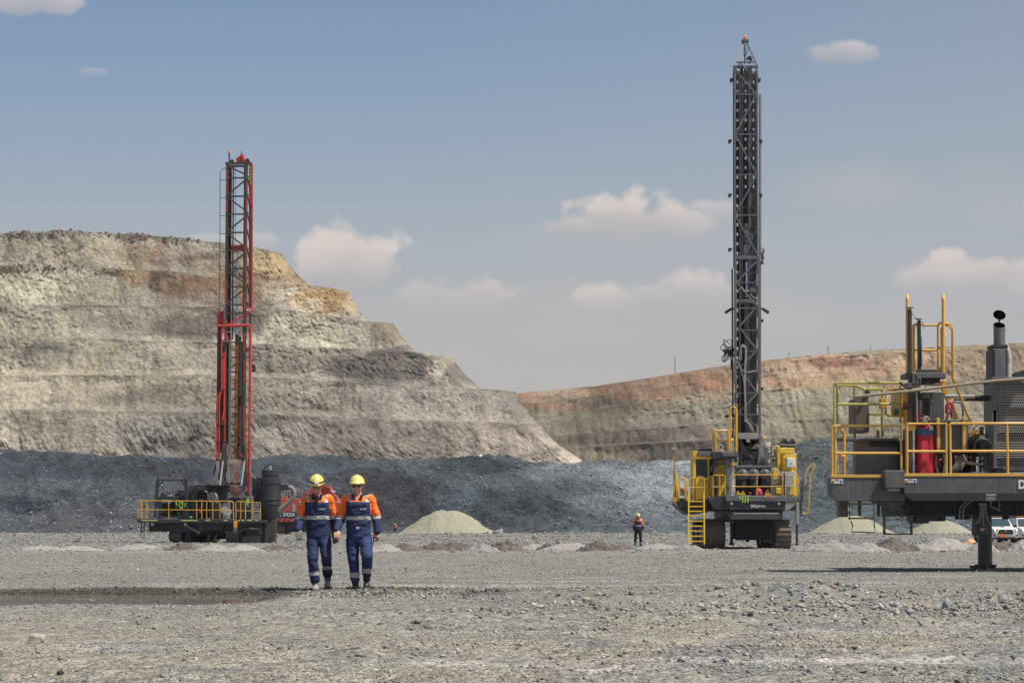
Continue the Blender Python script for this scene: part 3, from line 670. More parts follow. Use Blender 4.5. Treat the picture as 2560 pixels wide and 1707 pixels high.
def hand(mb, w, d, palmn, side, curl, sc=1.0, point=False):
    """w wrist, d direction of the fingers, palmn = way the palm faces, side=+1/-1 thumb side"""
    w, d, pn = Vector(w), Vector(d).normalized(), Vector(palmn).normalized(); pn = (pn-d*pn.dot(d)).normalized(); s = d.cross(pn).normalized()*side
    pal = [w+d*.0, w+d*.05*sc, w+d*.09*sc]
    for k in (-1.5, -.5, .5, 1.5):
        mb.path([w+s*k*.010*sc, w+d*.05*sc+s*k*.0175*sc, w+d*.092*sc+s*k*.020*sc], [.015*sc, .0155*sc, .013*sc], 8)
    for k, ln in zip((1.5, .5, -.5, -1.5), (.072, .080, .074, .058)):
        b = w+d*.088*sc+s*k*.0215*sc; c = curl*(.15 if (point and k == 1.5) else 1.0); a = 0; pts = [b]; p = b
        for q, fr in enumerate((.45, .32, .23)):
            a += c*(.55 if q == 0 else .8); p = p+(d*math.cos(a)+pn*math.sin(a))*ln*fr*sc; pts.append(p)
        mb.path(pts, [.0105*sc, .010*sc, .009*sc, .0072*sc], 8)
    t0 = w+d*.025*sc+s*.028*sc
    mb.path([t0, t0+(s*.6+d*.7+pn*.3).normalized()*.035*sc, t0+(s*.6+d*.7+pn*.3).normalized()*.035*sc+(d*.85+pn*.5).normalized()*.032*sc], [.014*sc, .0115*sc, .0085*sc], 8)

def person(px, D, H, spec, label, group=None, detail=1.0):
    """spec gives joints in metres: x to the right, y away from the camera, z up; feet at 0"""
    base = Vector(((px-CX)/F*D, D, spec.get('gz', 0)))
    S = H/1.80; vox = .0065/detail*S
    J = {k: Vector(v)*S for k, v in spec['J'].items()}; wd = spec.get('w', 1.0)*S
    body = MB()
    # head and neck
    hc, ht = J['head'], spec.get('tilt', 0); rot = Matrix.Rotation(ht, 3, 'X')
    rz = Matrix.Rotation(spec.get('turn', 0), 3, 'Z'); hp = lambda x, y, z: hc+rz@(rot@Vector((x*S, y*S, z*S)))
    fw = spec.get('face', 1.0)
    def el(x, y, z, rx, ry, rz_): ell(body, hp(x, y, z), (rx*S, ry*S, rz_*S), 14, 10, ht)
    el(0, .012, .035, .074*fw, .094, .088); el(0, -.010, -.035, .062*fw, .075, .075); el(0, -.040, -.085, .034*fw, .036, .030)
    for s in (-1, 1):
        el(s*.040*fw, -.030, -.055, .026*fw, .04, .034); el(s*.034, -.072, -.012, .024*fw, .016, .018); el(s*.076*fw, .012, -.012, .012, .022, .034)
        el(s*.045*fw, -.058, -.045, .018*fw, .02, .02)
    el(0, -.080, .022, .045, .016, .012); el(0, -.098, -.026, .013, .018, .016); el(0, -.090, -.004, .009, .014, .028)
    el(0, -.083, -.060, .024, .010, .0065); el(0, -.080, -.071, .021, .011, .0075); el(0, -.078, -.098, .016, .012, .013)
    nk = J['neck']; body.path([nk-Vector((0, 0, .10*S)), nk, hp(0, .02, -.03)], [.085*S, .060*S*fw, .056*S*fw], 14)
    # trunk, arms, legs: slimmer than the clothes over them
    pv = J['pelvis']; ch = J['chest']
    loft(body, [(pv.x, pv.y, pv.z-.12*S, .13*wd, .09*wd), (pv.x, pv.y, pv.z, .14*wd, .10*wd), (ch.x, ch.y, ch.z, .14*wd, .10*wd), (nk.x, nk.y, nk.z-.06*S, .12*wd, .07*wd)])
    for s in ('l', 'r'):
        limb(body, [J['sh'+s], J['el'+s], J['wr'+s]], [.045*S, .037*S, .027*S], 10)
        limb(body, [J['hip'+s], J['kn'+s], J['an'+s]], [.075*S, .05*S, .034*S], 10)
    glove = spec.get('gloves')
    gls = []
    for s, sd in (('l', 1), ('r', -1)):
        hm = MB() if glove else body; gls.append(hm)
        wv = J['wr'+s]; dv = (J['ha'+s]-wv).normalized(); pn = spec.get('palm'+s, (0, .9, 0))
        hand(hm, wv-dv*.01*S, dv, pn, spec.get('th'+s, sd), spec.get('curl'+s, .45), 1.02*S*(1.12 if glove else 1), spec.get('point') == s)
    root = voxel(body, "person", [M_skin], None, vox, 3, .45)
    root.location = base; tag(root, label, "person", group)
    if glove:
        for gl in gls: voxel(gl, "glove", [M_glove], root, vox, 2, .4)
    # shirt
    sh = MB(); hem = spec['hem']*S
    rings = [(pv.x, pv.y, hem, .178*wd, .132*wd), (pv.x*.7+ch.x*.3, pv.y, hem+.10*S, .172*wd, .130*wd), (ch.x, ch.y, ch.z-.10*S, .176*wd, .134*wd), (ch.x, ch.y, ch.z+.06*S, .192*wd, .135*wd),
             (nk.x, nk.y+.01, nk.z-.085*S, .196*wd, .115*wd), (nk.x, nk.y+.012, nk.z-.045*S, .150*wd, .095*wd), (nk.x, nk.y+.014, nk.z-.012*S, .088*wd, .078*S)]
    loft(sh, rings, 24)
    for s in ('l', 'r'):
        a, e, w_ = J['sh'+s], J['el'+s], J['wr'+s]
        limb(sh, [a.lerp(ch, .25)+Vector((0, 0, .03*S)), a, a.lerp(e, .5), e, e.lerp(w_, .5), w_+(e-w_).normalized()*.01], [.07*S, .078*wd, .070*wd, .061*wd, .056*wd, .047*wd], 14)
    sgn = spec['sgn']
    shirt = voxel(sh, "shirt", [M_navy, M_orange, M_refl], root, vox*1.05, 3, .5, wr=.030*S, wsc=7, picker=lambda x, y, z: spec['pick'](x/S, y/S, z/S))
    # collar
    cl = MB(); cz = nk.z
    for s in (-1, 1):
        cl.prism([(nk.x+s*.010*S, cz-.078*S), (nk.x+s*.052*S, cz+.004*S), (nk.x+s*.088*S, cz-.026*S), (nk.x+s*.070*S, cz-.072*S)], nk.y-.112*wd, nk.y-.094*wd)
        cl.path([Vector((nk.x+s*.060*S, nk.y-.09*wd, cz-.006*S)), Vector((nk.x+s*.076*S, nk.y, cz+.006*S)), Vector((nk.x+s*.03*S, nk.y+.072*S, cz+.018*S))], .018*S, 6)
    cl.build("collar", M_navy, shirt)
    if spec.get('tee'):
        MB().prism([(nk.x-.030*S, cz-.012*S), (nk.x+.032*S, cz-.012*S), (nk.x+.014*S, cz-.26*S), (nk.x+.004*S, cz-.26*S)], ch.y-.152*wd, ch.y-.10*wd).build("undershirt", M_tee, root)
    if detail > .6:
        # pockets, placket, chest mark
        pk = MB(); fy = lambda z: ch.y-.1335*wd
        for s in (-1, 1): pk.box(ch.x+s*.035*S, ch.x+s*.135*S, fy(0)-.004, fy(0)+.02, ch.z+.030*S, ch.z+.075*S)
        pk.box(ch.x-.004*S, ch.x+.004*S, fy(0)-.006, fy(0)+.02, hem+.04*S, ch.z+.04*S); pk.build("pocket_flap", M_navy, shirt, bevel=.004)
        text("company_mark", "KAZ", .026*S, M_white, shirt, (ch.x+.068*S, fy(0)-.010, ch.z-.012*S), .001, sx=1.1, bold=.001)
        MB().prism([(ch.x+.093*S, ch.z-.004*S), (ch.x+.108*S, ch.z+.010*S), (ch.x+.140*S, ch.z+.006*S), (ch.x+.113*S, ch.z-.004*S)], fy(0)-.012, fy(0)-.008).build("orange_swoosh", M_oran2, shirt)
        MB().prism([(ch.x+.097*S, ch.z-.007*S), (ch.x+.117*S, ch.z-.006*S), (ch.x+.132*S, ch.z-.030*S), (ch.x+.104*S, ch.z-.022*S)], fy(0)-.012, fy(0)-.008).build("blue_swoosh", M_cyan, shirt)
    # trousers
    tr = MB(); top = spec['waist']*S
    loft(tr, [(pv.x, pv.y, pv.z-.13*S, .150*wd, .115*wd), (pv.x, pv.y, pv.z-.04*S, .172*wd, .128*wd), (pv.x, pv.y, top, .165*wd, .122*wd)], 20)
    for s in ('l', 'r'):
        h, k_, a = J['hip'+s], J['kn'+s], J['an'+s]
        limb(tr, [h, h.lerp(k_, .5), k_, k_.lerp(a, .55), k_.lerp(a, spec.get('cuff'+s, .88))], [.098*wd, .088*wd, .074*wd, .070*wd, .071*wd], 14)
    voxel(tr, "trousers", [spec.get('tmat', M_navy), M_refl], root, vox*1.35, 3, .5, wr=.034*S, wsc=6, picker=lambda x, y, z: spec['tpick'](x/S, y/S, z/S))
    if spec.get('belt'):
        b = MB(); b.lathe((pv.x, pv.y, top-.018*S), [(.172*wd, -.018*S), (.174*wd, .018*S)], 28, sy=.75); bo = b.build("belt", M_belt, root)
        MB().box(pv.x-.025*S, pv.x+.025*S, pv.y-.142*wd, pv.y-.125*wd, top-.036*S, top).build("buckle", M_refl, bo, bevel=.003)
    # boots
    for s in ('l', 'r'):
        a, t_ = J['an'+s], J['to'+s]; k_ = J['kn'+s]; b = MB(); f = (t_-a); f.z = 0; f.normalize(); low = t_.z-.035*S
        limb(b, [a+(k_-a).normalized()*spec.get('boot', .16)*S, a], [.058*S, .054*S], 12)
        P = lambda q, z, r: b and None
        limb(b, [Vector((a.x, a.y, low+.055*S))-f*.035*S, Vector((a.x, a.y, low+.058*S))+f*.06*S, Vector((t_.x, t_.y, low+.048*S))], [.05*S, .052*S, .047*S], 12)
        bt = voxel(b, "boot", [spec.get('bmat', M_boot)], root, vox*1.3, 3, .5, wr=.004)
        q0, q1 = Vector((a.x, a.y, low))-f*.075*S, Vector((t_.x, t_.y, low))+f*.045*S
        so_ = MB(); si = Vector((-f.y, f.x, 0))*.046*S
        so_.add([q0-si, q0+si, q1+si, q1-si, q0-si+Vector((0, 0, .03*S)), q0+si+Vector((0, 0, .03*S)), q1+si+Vector((0, 0, .03*S)), q1-si+Vector((0, 0, .03*S))],
                [(0, 3, 2, 1), (4, 5, 6, 7), (0, 1, 5, 4), (1, 2, 6, 5), (2, 3, 7, 6), (3, 0, 4, 7)]).build("sole", M_bootd, bt, bevel=.008)
    # helmet: ribbed shell with a peak
    hm_ = MB(); n, m = 28, 12; vs = []
    for i in range(m+1):
        a = math.pi/2*i/m
        for k in range(n):
            b = 2*math.pi*k/n; c, s_ = math.cos(b), math.sin(b)
            r = math.cos(a)*(1+.0*a); rr = .114*r; ry = .140*r; z = .128*math.sin(a)**.92+.040
            if i == 0: rr *= 1.05; ry *= 1.04
            ridge = .008*math.exp(-(c*rr/.016)**2)*math.sin(a)
            peak = max(0, -s_)**3
            yy = s_*ry - (peak*.028 if i == 0 else peak*.012 if i == 1 else 0)
            zz = z+ridge-(peak*.014 if i == 0 else 0)
            vs.append(hp(c*rr, yy+.012, zz+.0))
    hm_.add(vs, [(i*n+k, i*n+(k+1) % n, (i+1)*n+(k+1) % n, (i+1)*n+k) for i in range(m) for k in range(n)]+[tuple(range(n-1, -1, -1))])
    he = hm_.build("hard_hat", M_helm, root, ang=50)
    hb = MB(); hb.lathe(hp(0, .012, .035), [(.114*S, -.005*S), (.119*S, 0), (.114*S, .005*S)], 28, axis=rz@(rot@Vector((0, 0, 1))), sy=1.18); hb.build("hat_rim", M_helm, he, ang=50)
    if spec.get('lamp'):
        lb = MB(); pts = [hp(.117*math.cos(a), .012+.143*math.sin(a), .070) for a in [i*2*math.pi/24 for i in range(24)]]
        lb.path(pts, .011*S, 6, closed=True); st = lb.build("head_strap", M_black, root)
        c = hp(.016, -.148, .074); MB().box(c.x-.030*S, c.x+.030*S, c.y-.022*S, c.y+.02*S, c.z-.022*S, c.z+.022*S).build("head_lamp", M_white, st, bevel=.007)
    # eyewear
    g_ = MB()
    for s in (-1, 1):
        if spec.get('shades'): g_.prism([( (hp(s*.006, 0, 0)).x, hp(0, -.09, .004).z), ((hp(s*.010, 0, 0)).x, hp(0, -.09, -.020).z), ((hp(s*.036, 0, 0)).x, hp(0, -.09, -.030).z), ((hp(s*.064, 0, 0)).x, hp(0, -.09, -.016).z), ((hp(s*.070, 0, 0)).x, hp(0, -.09, .008).z)], hp(0, -.104, 0).y, hp(0, -.088, 0).y)
        else: g_.path([hp(s*.032+.024*math.cos(a), -.100, -.012+.017*math.sin(a)) for a in [i*math.pi/5 for i in range(10)]], .0035*S, 5, closed=True)
        g_.path([hp(s*.066, -.092, .002), hp(s*.080*fw, .01, .004)], .004*S, 5)
    g_.tube(hp(-.01, -.102, .002), hp(.01, -.102, .002), .003*S)
    g_.build("sunglasses" if spec.get('shades') else "spectacles", M_lens if spec.get('shades') else M_black, root)
    hr = MB(); el2 = lambda x, y, z, a, b, c: ell(hr, hp(x, y, z), (a*S, b*S, c*S), 12, 8)
    el2(0, .030, .02, .079*fw, .083, .062); hr.build("hair", M_hair, root, ang=60)
    return root

# ---- the two men walking; crop measures: 753 units per metre, feet at v=1470 ----
U = 753.
def jt(u, v, uc, y=0): return ((u-uc)/U, y, (1470-v)/U)
def pick1(x, y, z):
    u = x*U+430; v = 1470-z*U; r = np.zeros(x.shape, int)
    arm = (u < 296+ (v-440)*-.05) | (u > 566+(v-440)*.09)
    r[(v < 445)] = 1
    r[arm & (v < 607)] = 1
    r[arm & (v >= 603) & (v < 638)] = 2
    r[~arm & (v > 603) & (v < 646)] = 2
    r[(v < 452) & (u > 302+(v-360)*.25) & (u < 334+(v-360)*.25) & (v > 330)] = 2
    r[(v < 452) & (u > 524) & (u < 558) & ((v < 392) | (v > 410))] = 2
    return r
def tpick1(x, y, z):
    u = x*U+430; v = 1470-z*U; r = np.zeros(x.shape, int)
    r[(u < 478) & (v > 1240-(u-410)*.15) & (v < 1280-(u-410)*.15)] = 1; r[(u >= 478) & (v > 1178) & (v < 1218)] = 1; return r
uc = 430
P1 = dict(J=dict(head=jt(428, 258, uc, -.05), neck=jt(432, 368, uc, .0), chest=jt(434, 520, uc, 0), pelvis=jt(440, 800, uc, 0),
    shl=jt(318, 412, uc, .02), ell=jt(238, 610, uc, .03), wrl=jt(228, 768, uc, -.20), hal=jt(256, 872, uc, -.28),
    shr=jt(556, 412, uc, .02), elr=jt(610, 615, uc, .10), wrr=jt(628, 790, uc, .10), har=jt(632, 900, uc, .08),
    hipl=jt(382, 850, uc, 0), knl=jt(392, 1100, uc, -.16), anl=jt(422, 1385, uc, -.12), tol=jt(424, 1444, uc, -.28),
    hipr=jt(510, 850, uc, 0), knr=jt(546, 1062, uc, -.14), anr=jt(524, 1335, uc, .30), tor=jt(527, 1412, uc, .16)),
    tilt=.27, hem=(1470-818)/U, waist=(1470-800)/U, pick=pick1, tpick=tpick1, sgn=1, tee=True, lamp=True, gloves=True, w=.98, cuffl=.80, cuffr=.74, boot=.17, curll=.35, curlr=.4, face=.97)
person(700+430/4.613, 25.9, 1.80, P1, "walking person with grey gloves, looking down, head lamp on the yellow hard hat", "two people walking side by side")
def pick2(x, y, z):
    u = x*U+905; v = 1470-z*U; r = np.zeros(x.shape, int)
    arm = (u < 768-(v-440)*.05) | (u > 1040+(v-440)*.05)
    r[(v < 442)] = 1
    r[arm & (v < 605)] = 1
    r[arm & (v >= 600) & (v < 636)] = 2
    r[~arm & (v > 608) & (v < 652)] = 2
    r[(v < 446) & (u > 778+(v-360)*.3) & (u < 812+(v-360)*.3) & ((v < 392) | (v > 402))] = 2
    r[(v < 446) & (u > 990) & (u < 1026) & ((v < 396) | (v > 412))] = 2
    return r
def tpick2(x, y, z):
    u = x*U+905; v = 1470-z*U; r = np.zeros(x.shape, int)
    r[(u < 920) & (v > 1250) & (v < 1310)] = 1; r[(u >= 920) & (v > 1205) & (v < 1260)] = 1; return r
uc = 905
P2 = dict(J=dict(head=jt(890, 262, uc, -.02), neck=jt(896, 372, uc, .0), chest=jt(905, 520, uc, 0), pelvis=jt(905, 800, uc, 0),
    shl=jt(782, 415, uc, .02), ell=jt(705, 615, uc, .06), wrl=jt(666, 772, uc, -.20), hal=jt(682, 866, uc, -.30),
    shr=jt(1035, 415, uc, .02), elr=jt(1106, 615, uc, .06), wrr=jt(1122, 795, uc, -.04), har=jt(1112, 890, uc, -.08),
    hipl=jt(836, 860, uc, 0), knl=jt(850, 1100, uc, -.05), anl=jt(868, 1380, uc, .02), tol=jt(864, 1440, uc, -.14),
    hipr=jt(978, 860, uc, 0), knr=jt(1018, 1068, uc, -.22), anr=jt(990, 1335, uc, .12), tor=jt(995, 1415, uc, .0)),
    tilt=-.02, turn=0, hem=(1470-738)/U, waist=(1470-728)/U, pick=pick2, tpick=tpick2, sgn=1, shades=True, belt=True, w=1.04, tmat=M_trs, cuffl=.78, cuffr=.70, boot=.22, bmat=M_bootd, curll=.5, curlr=.95, face=1.06, point='l')
p2 = person(700+905/4.613, 25.9, 1.80, P2, "walking person in sunglasses and belted blue trousers, holding a radio", "two people walking side by side")
# radio held in the hand
hx = Vector(p2.location)+Vector(jt(1104, 872, 905, -.12)); rd = empty("radio", hx, "small black two-way radio held in the hand of the person in sunglasses", "radio")
b = MB(); b.box(-.034, .034, -.018, .018, -.03, .035); b.build("radio_body", M_black, rd, bevel=.006)
MB().tube((-.02, 0, -.02), (-.05, -.01, -.085), .006).build("antenna", M_black, rd); MB().box(-.018, .018, -.021, -.018, -.012, .014).build("display", M_refl, rd)
# ---- standing worker far off; crop scale 13.07*px, 48 px per metre ----
def pick3(x, y, z):
    r = np.zeros(x.shape, int); ax = abs(x); arm = ax > .185+.0*z
    r[z > 1.36] = 1; r[arm & (z > 1.12)] = 1; r[~arm & (z > 1.055) & (z < 1.115)] = 2; r[(z > 1.36) & (ax > .13) & (ax < .18)] = 2; return r
def tpick3(x, y, z):
    r = np.zeros(x.shape, int); r[(z > .16) & (z < .21)] = 1; return r
P3 = dict(J=dict(head=(0, -.02, 1.60), neck=(0, 0, 1.455), chest=(0, 0, 1.26), pelvis=(0, 0, .90), shl=(-.17, .02, 1.40), ell=(-.235, .04, 1.12), wrl=(-.225, -.02, .87), hal=(-.22, -.05, .78),
    shr=(.17, .02, 1.40), elr=(.24, .04, 1.12), wrr=(.245, 0, .87), har=(.245, -.02, .78), hipl=(-.095, 0, .86), knl=(-.13, -.02, .48), anl=(-.145, .02, .09), tol=(-.15, -.12, .035),
    hipr=(.095, 0, .86), knr=(.13, -.02, .48), anr=(.15, .02, .09), tor=(.19, -.11, .035)), tilt=.05, turn=.5, tmat=flat('black_trousers', (.006, .006, .010), .9), hem=.88, waist=.95, pick=pick3, tpick=tpick3, sgn=1, shades=True, w=1.0, bmat=M_bootd)
def at_ground(px, D): return float(groundz(np.array([(px-CX)/F*D]), np.array([float(D)]))[0])
P3['gz'] = at_ground(1595, 90.5)
person(1595, 90.5, 1.78, P3, "person standing alone on the grey bench, left of the yellow rig", detail=.35)
P4 = dict(P3); P4['gz'] = at_ground(988, 285)+.1
person(988, 285, 1.80, P4, "tiny far person in orange top and yellow helmet beside the pale gravel heap", detail=.2)
# =====================================================================
# MACHINES: shared paints and pieces
# =====================================================================
Y_ = paint("yellow_machine_paint", (.80, .53, .045), .42, dust=.17); YR = paint("rail_yellow", (.72, .40, .055), .45, dust=.15)
G_ = paint("grey_machine_paint", (.12, .125, .14), .5, dust=.25); GD = paint("dark_steel", (.032, .034, .040), .5, dust=.20, dcol=(.16, .145, .125)); GL = paint("dusty_light_grey", (.34, .33, .31), .6, dust=.5)
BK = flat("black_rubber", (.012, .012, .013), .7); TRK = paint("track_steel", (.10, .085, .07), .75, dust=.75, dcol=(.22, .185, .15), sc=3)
CHR = flat("chrome_rod", (.75, .77, .8), .18, 1.0); RED = flat("red_enamel", (.55, .03, .04), .4); GLS = flat("dark_glass", (.012, .02, .02), .06)
LIME = flat("lime_paint", (.42, .75, .06), .7); ORS = flat("orange_stencil", (.75, .36, .10), .7); TXT = flat("white_lettering", (.72, .72, .72), .6)
BEIGE = paint("pale_panel", (.48, .46, .42), .55, dust=.4); HOSE = flat("hose_grey", (.22, .20, .18), .7); HSB = flat("hose_black", (.03, .03, .03), .6)
AMB = flat("amber_lens", (.9, .32, .02), .25); INS = paint("insulation_wrap", (.42, .39, .33), .9, dust=.5, sc=5)
BR = paint("brown_mast_paint", (.055, .042, .03), .6, dust=.35, dcol=(.12, .095, .07), sc=2); MR = paint("faded_red_paint", (.50, .035, .03), .5, dust=.25, dcol=(.2, .1, .08), sc=2)
PINKR = paint("red_pipe", (.60, .055, .045), .5, dust=.25, dcol=(.2, .08, .06), sc=2); ORP_ = paint("orange_drill_pipe", (.80, .22, .02), .5, dust=.12, dcol=(.18, .09, .04), sc=2.2)
class Frame:
    """measure points of one machine off the photo at the machine's own distance"""
    def __init__(s, ox, oy, sc, D, rootpx, gz=0): s.ox, s.oy, s.sc, s.D, s.root = ox, oy, sc, D, Vector(((rootpx-CX)/F*D, D, gz))
    def __call__(s, u, v, y=0.): return ray(s.ox+u/s.sc, s.oy+v/s.sc, s.D+y)-s.root
    def box(s, mb, u0, u1, v0, v1, y0, y1):
        a, b = s(u0, v1, y0), s(u1, v0, y0); mb.box(a.x, b.x, a.y, a.y+(y1-y0), a.z, b.z); return mb
    def poly(s, mb, pts, y0, y1): P = [s(u, v, y0) for u, v in pts]; mb.prism([(p.x, p.z) for p in P], P[0].y, P[0].y+(y1-y0)); return mb
    def pt(s, pts, y=0.): return [s(*(p if len(p) == 3 else (p[0], p[1], y))) for p in pts]
    def L(s, px): return px/s.sc/(F/s.D)
def crawler(name, parent, x0, x1, yF, length, h, mat=TRK, pitch=.2, yaw=0, origin=None, label=None):
    """crawler loop seen end on: shoes with grousers round a stadium, frame between"""
    r = h/2; z0 = 0; root = MB(); w = x1-x0; per = 2*(length-2*r)+2*math.pi*r; n = int(per/pitch); cx = (x0+x1)/2
    def st(d):
        d %= per; L1 = length-2*r
        if d < L1: return (yF+r+d, 0, (1, 0), (0, -1))
        d -= L1
        if d < math.pi*r: a = -math.pi/2+d/r; return (yF+length-r+r*math.cos(a), r+r*math.sin(a), (-math.sin(a), math.cos(a)), (math.cos(a), math.sin(a)))
        d -= math.pi*r
        if d < L1: return (yF+length-r-d, h, (-1, 0), (0, 1))
        d -= L1; a = math.pi/2+d/r; return (yF+r+r*math.cos(a), r+r*math.sin(a), (-math.sin(a), math.cos(a)), (math.cos(a), math.sin(a)))
    M = Matrix.Translation((cx, yF, 0)) @ Matrix.Rotation(yaw, 4, 'Z') @ Matrix.Translation((-cx, -yF, 0))
    T = lambda x, y, z: M @ Vector((x, y, z))
    for i in range(n):
        y, z, t, nn = st(i*per/n); e = pitch*.47
        for (hw, e0, e1, th0, th1) in ((w/2, -e, e, -.05, .0), (w/2-.01, -e*.25, e*.25, .0, .05)):
            P = []
            for zz in (th0, th1):
                for (sx, ee) in ((-hw, e0), (hw, e0), (hw, e1), (-hw, e1)):
                    P.append(T(cx+sx, y+t[0]*ee+nn[0]*zz, z+t[1]*ee+nn[1]*zz))
            root.hexa(P)
    o = root.build(name, mat, parent, label=label)
    fr = MB(); fr.hexa([T(x0+w*.2, yF+r*.8, h*.18), T(x1-w*.2, yF+r*.8, h*.18), T(x1-w*.2, yF+length-r*.8, h*.18), T(x0+w*.2, yF+length-r*.8, h*.18), T(x0+w*.2, yF+r*.8, h*.82), T(x1-w*.2, yF+r*.8, h*.82), T(x1-w*.2, yF+length-r*.8, h*.82), T(x0+w*.2, yF+length-r*.8, h*.82)])
    fr.build("track_frame", GD, o)
    wh = MB()
    for yy in (yF+r, yF+length-r): wh.tube(T(x0+w*.1, yy, r), T(x1-w*.1, yy, r), r*.86, n=18)
    for k in range(6):
        yy = yF+r+(length-2*r)*(k+.5)/6; wh.tube(T(x0+w*.12, yy, .16), T(x1-w*.12, yy, .16), .14, n=12)
    wh.split("wheel", GD, o); return o
def hoses(mb, pts, r, n=5):
    # smooth through control points
    P = [Vector(p) for p in pts]; out = []
    for i in range(len(P)-1):
        a, b, c, d = P[max(i-1, 0)], P[i], P[i+1], P[min(i+2, len(P)-1)]
        for j in range(6):
            t = j/6; out.append(.5*((2*b)+(c-a)*t+(2*a-5*b+4*c-d)*t*t+(3*b-a-3*c+d)*t**3))
    out.append(P[-1]); mb.path(out, r, n); return mb

# =====================================================================
# YELLOW AND GREY DRILL RIG (right of centre)
# =====================================================================
A = Frame(1660, 1000, 3.92, 79.5, 1860); R1 = empty("drill_rig", A.root, "tall yellow and grey blasthole drill rig facing the camera, 411 sprayed on its bumper", "drill rig")
u = A.L
# tracks
a, b = A(428, 1370), A(640, 1370); crawler("crawler_track", R1, a.x, b.x, 1.3, 5.6, u(292), pitch=.21)
a, b = A(1110, 1370), A(1296, 1370); crawler("crawler_track", R1, a.x, b.x, 1.3, 5.6, u(286), pitch=.21)
# deck bumper
m = MB(); A.poly(m, [(600, 934), (1190, 934), (1180, 1074), (640, 1074), (600, 1000)], -.25, 1.2); dk = m.build("front_deck", GD, R1, bevel=.02)
m = MB(); A.poly(m, [(602, 932), (1312, 946), (1312, 992), (1190, 990), (606, 988)], -.31, -.26); m.build("deck_edge", G_, dk, bevel=.01)
m = MB(); A.poly(m, [(1192, 990), (1312, 992), (1275, 1035), (1228, 1076), (1182, 1076)], -.28, 1.2); m.build("deck_corner", GL, dk, bevel=.015)
m = MB(); A.poly(m, [(430, 952), (598, 934), (600, 990), (638, 1074), (500, 1072), (455, 1010), (425, 965)], -.10, 1.2); m.build("deck_corner", GD, dk, bevel=.015)
m = MB(); a = [A(*p, -.35) for p in ((606, 1080), (1165, 1080), (1165, 1165), (605, 1100))]
A.poly(m, [(605, 1078), (1165, 1078), (1162, 1170), (650, 1170), (606, 1115)], .0, 1.0); m.build("bumper", GD, R1, bevel=.02)
m = MB(); P = [A(690, 1082, -.02), A(1100, 1082, -.02), A(1130, 1113, -.32), A(684, 1113, -.32), A(655, 1166, -.12), A(1160, 1166, -.12)]
m.add(P+[A(606, 1112, .0), A(1164, 1112, .0)], [(0, 1, 2, 3), (3, 2, 5, 4), (0, 3, 4, 6), (1, 7, 5, 2)]); m.build("bumper_plate", G_, R1)
for (uu, s) in ((662, 12), (1128, 12)): m = MB(); A.box(m, uu-s, uu+s, 1002, 1024, -.30, -.24); m.build("work_light", BEIGE, dk, bevel=.01)
m = MB(); A.box(m, 700, 738, 1008, 1010, -.262, -.25); A.box(m, 700, 702, 1010, 1064, -.262, -.25); A.box(m, 736, 738, 1010, 1064, -.262, -.25); m.build("hatch_outline", G_, dk)
t = A(938, 1036, -.27); text("maker_name", "Epiroc", u(42), TXT, dk, t, .004, sx=1.05, bold=.002)
c = A(862, 1036, -.27); m = MB(); m.path([c+Vector((u(14)*math.cos(R(30+60*k)), 0, u(14)*math.sin(R(30+60*k)))) for k in range(6)], u(3.2), 4, closed=True); m.path([c+Vector((u(7)*math.cos(R(210+60*k)), 0, u(7)*math.sin(R(210+60*k)))) for k in range(4)], u(2.4), 4); m.build("maker_emblem", TXT, dk)
# sprayed numbers
m = MB()
for p, q in (((745, 932), (742, 962)), ((738, 964), (782, 966)), ((772, 930), (770, 1002)), ((798, 930), (795, 1003)), ((824, 930), (822, 1003))): m.beam(A(*p, -.325), A(*q, -.325), u(10), .012)
m.build("sprayed_number", LIME, dk)
m = MB()
for p, q in (((985, 930), (983, 948)), ((978, 948), (1010, 948)), ((1005, 932), (1003, 962)), ((1025, 935), (1050, 935)), ((1035, 935), (1033, 960)), ((1058, 935), (1058, 958)), ((1067, 935), (1067, 955))): m.beam(A(*p, -.325), A(*q, -.325), u(7), .012)
m.split("faded_stencil", ORS, dk)
# chassis and shadowed belly
m = MB(); A.box(m, 640, 1110, 1078, 1190, 1.0, 7); A.box(m, 430, 1300, 960, 1078, 1.2, 8.5); m.build("chassis", GD, R1)
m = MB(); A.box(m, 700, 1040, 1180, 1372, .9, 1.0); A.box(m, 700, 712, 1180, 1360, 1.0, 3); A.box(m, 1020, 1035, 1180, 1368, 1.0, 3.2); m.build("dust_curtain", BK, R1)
def jack(fr, rt, uc, v0, v1, v2, wo, wi, y, mat=GD, mi=BK):
    m = MB(); fr.box(m, uc-wo, uc+wo, v0, v1, y, y+2*fr.L(wo)); j = m.build("levelling_jack", mat, rt, bevel=.01)
    c = fr(uc, v2, y); d = fr(uc, v1, y); MB().tube(c+Vector((0, .2, 0)), d+Vector((0, .2, .05)), fr.L(wi), n=14).build("jack_leg", mi, j)
    MB().lathe(c+Vector((0, .2, -.04)), [(fr.L(wi)*1.7, 0), (fr.L(wi)*1.6, .08), (fr.L(wi)*.9, .13)], 16).build("jack_foot", mi, j); return j
jack(A, R1, 668, 1176, 1210, 1412, 18, 16, .3); jack(A, R1, 1094, 1176, 1215, 1418, 20, 16, .3); jack(A, R1, 824, 1190, 1250, 1380, 14, 12, 5.4)
jack(A, R1, 1310, 1000, 1215, 1415, 16, 12, .1, GL, GD)
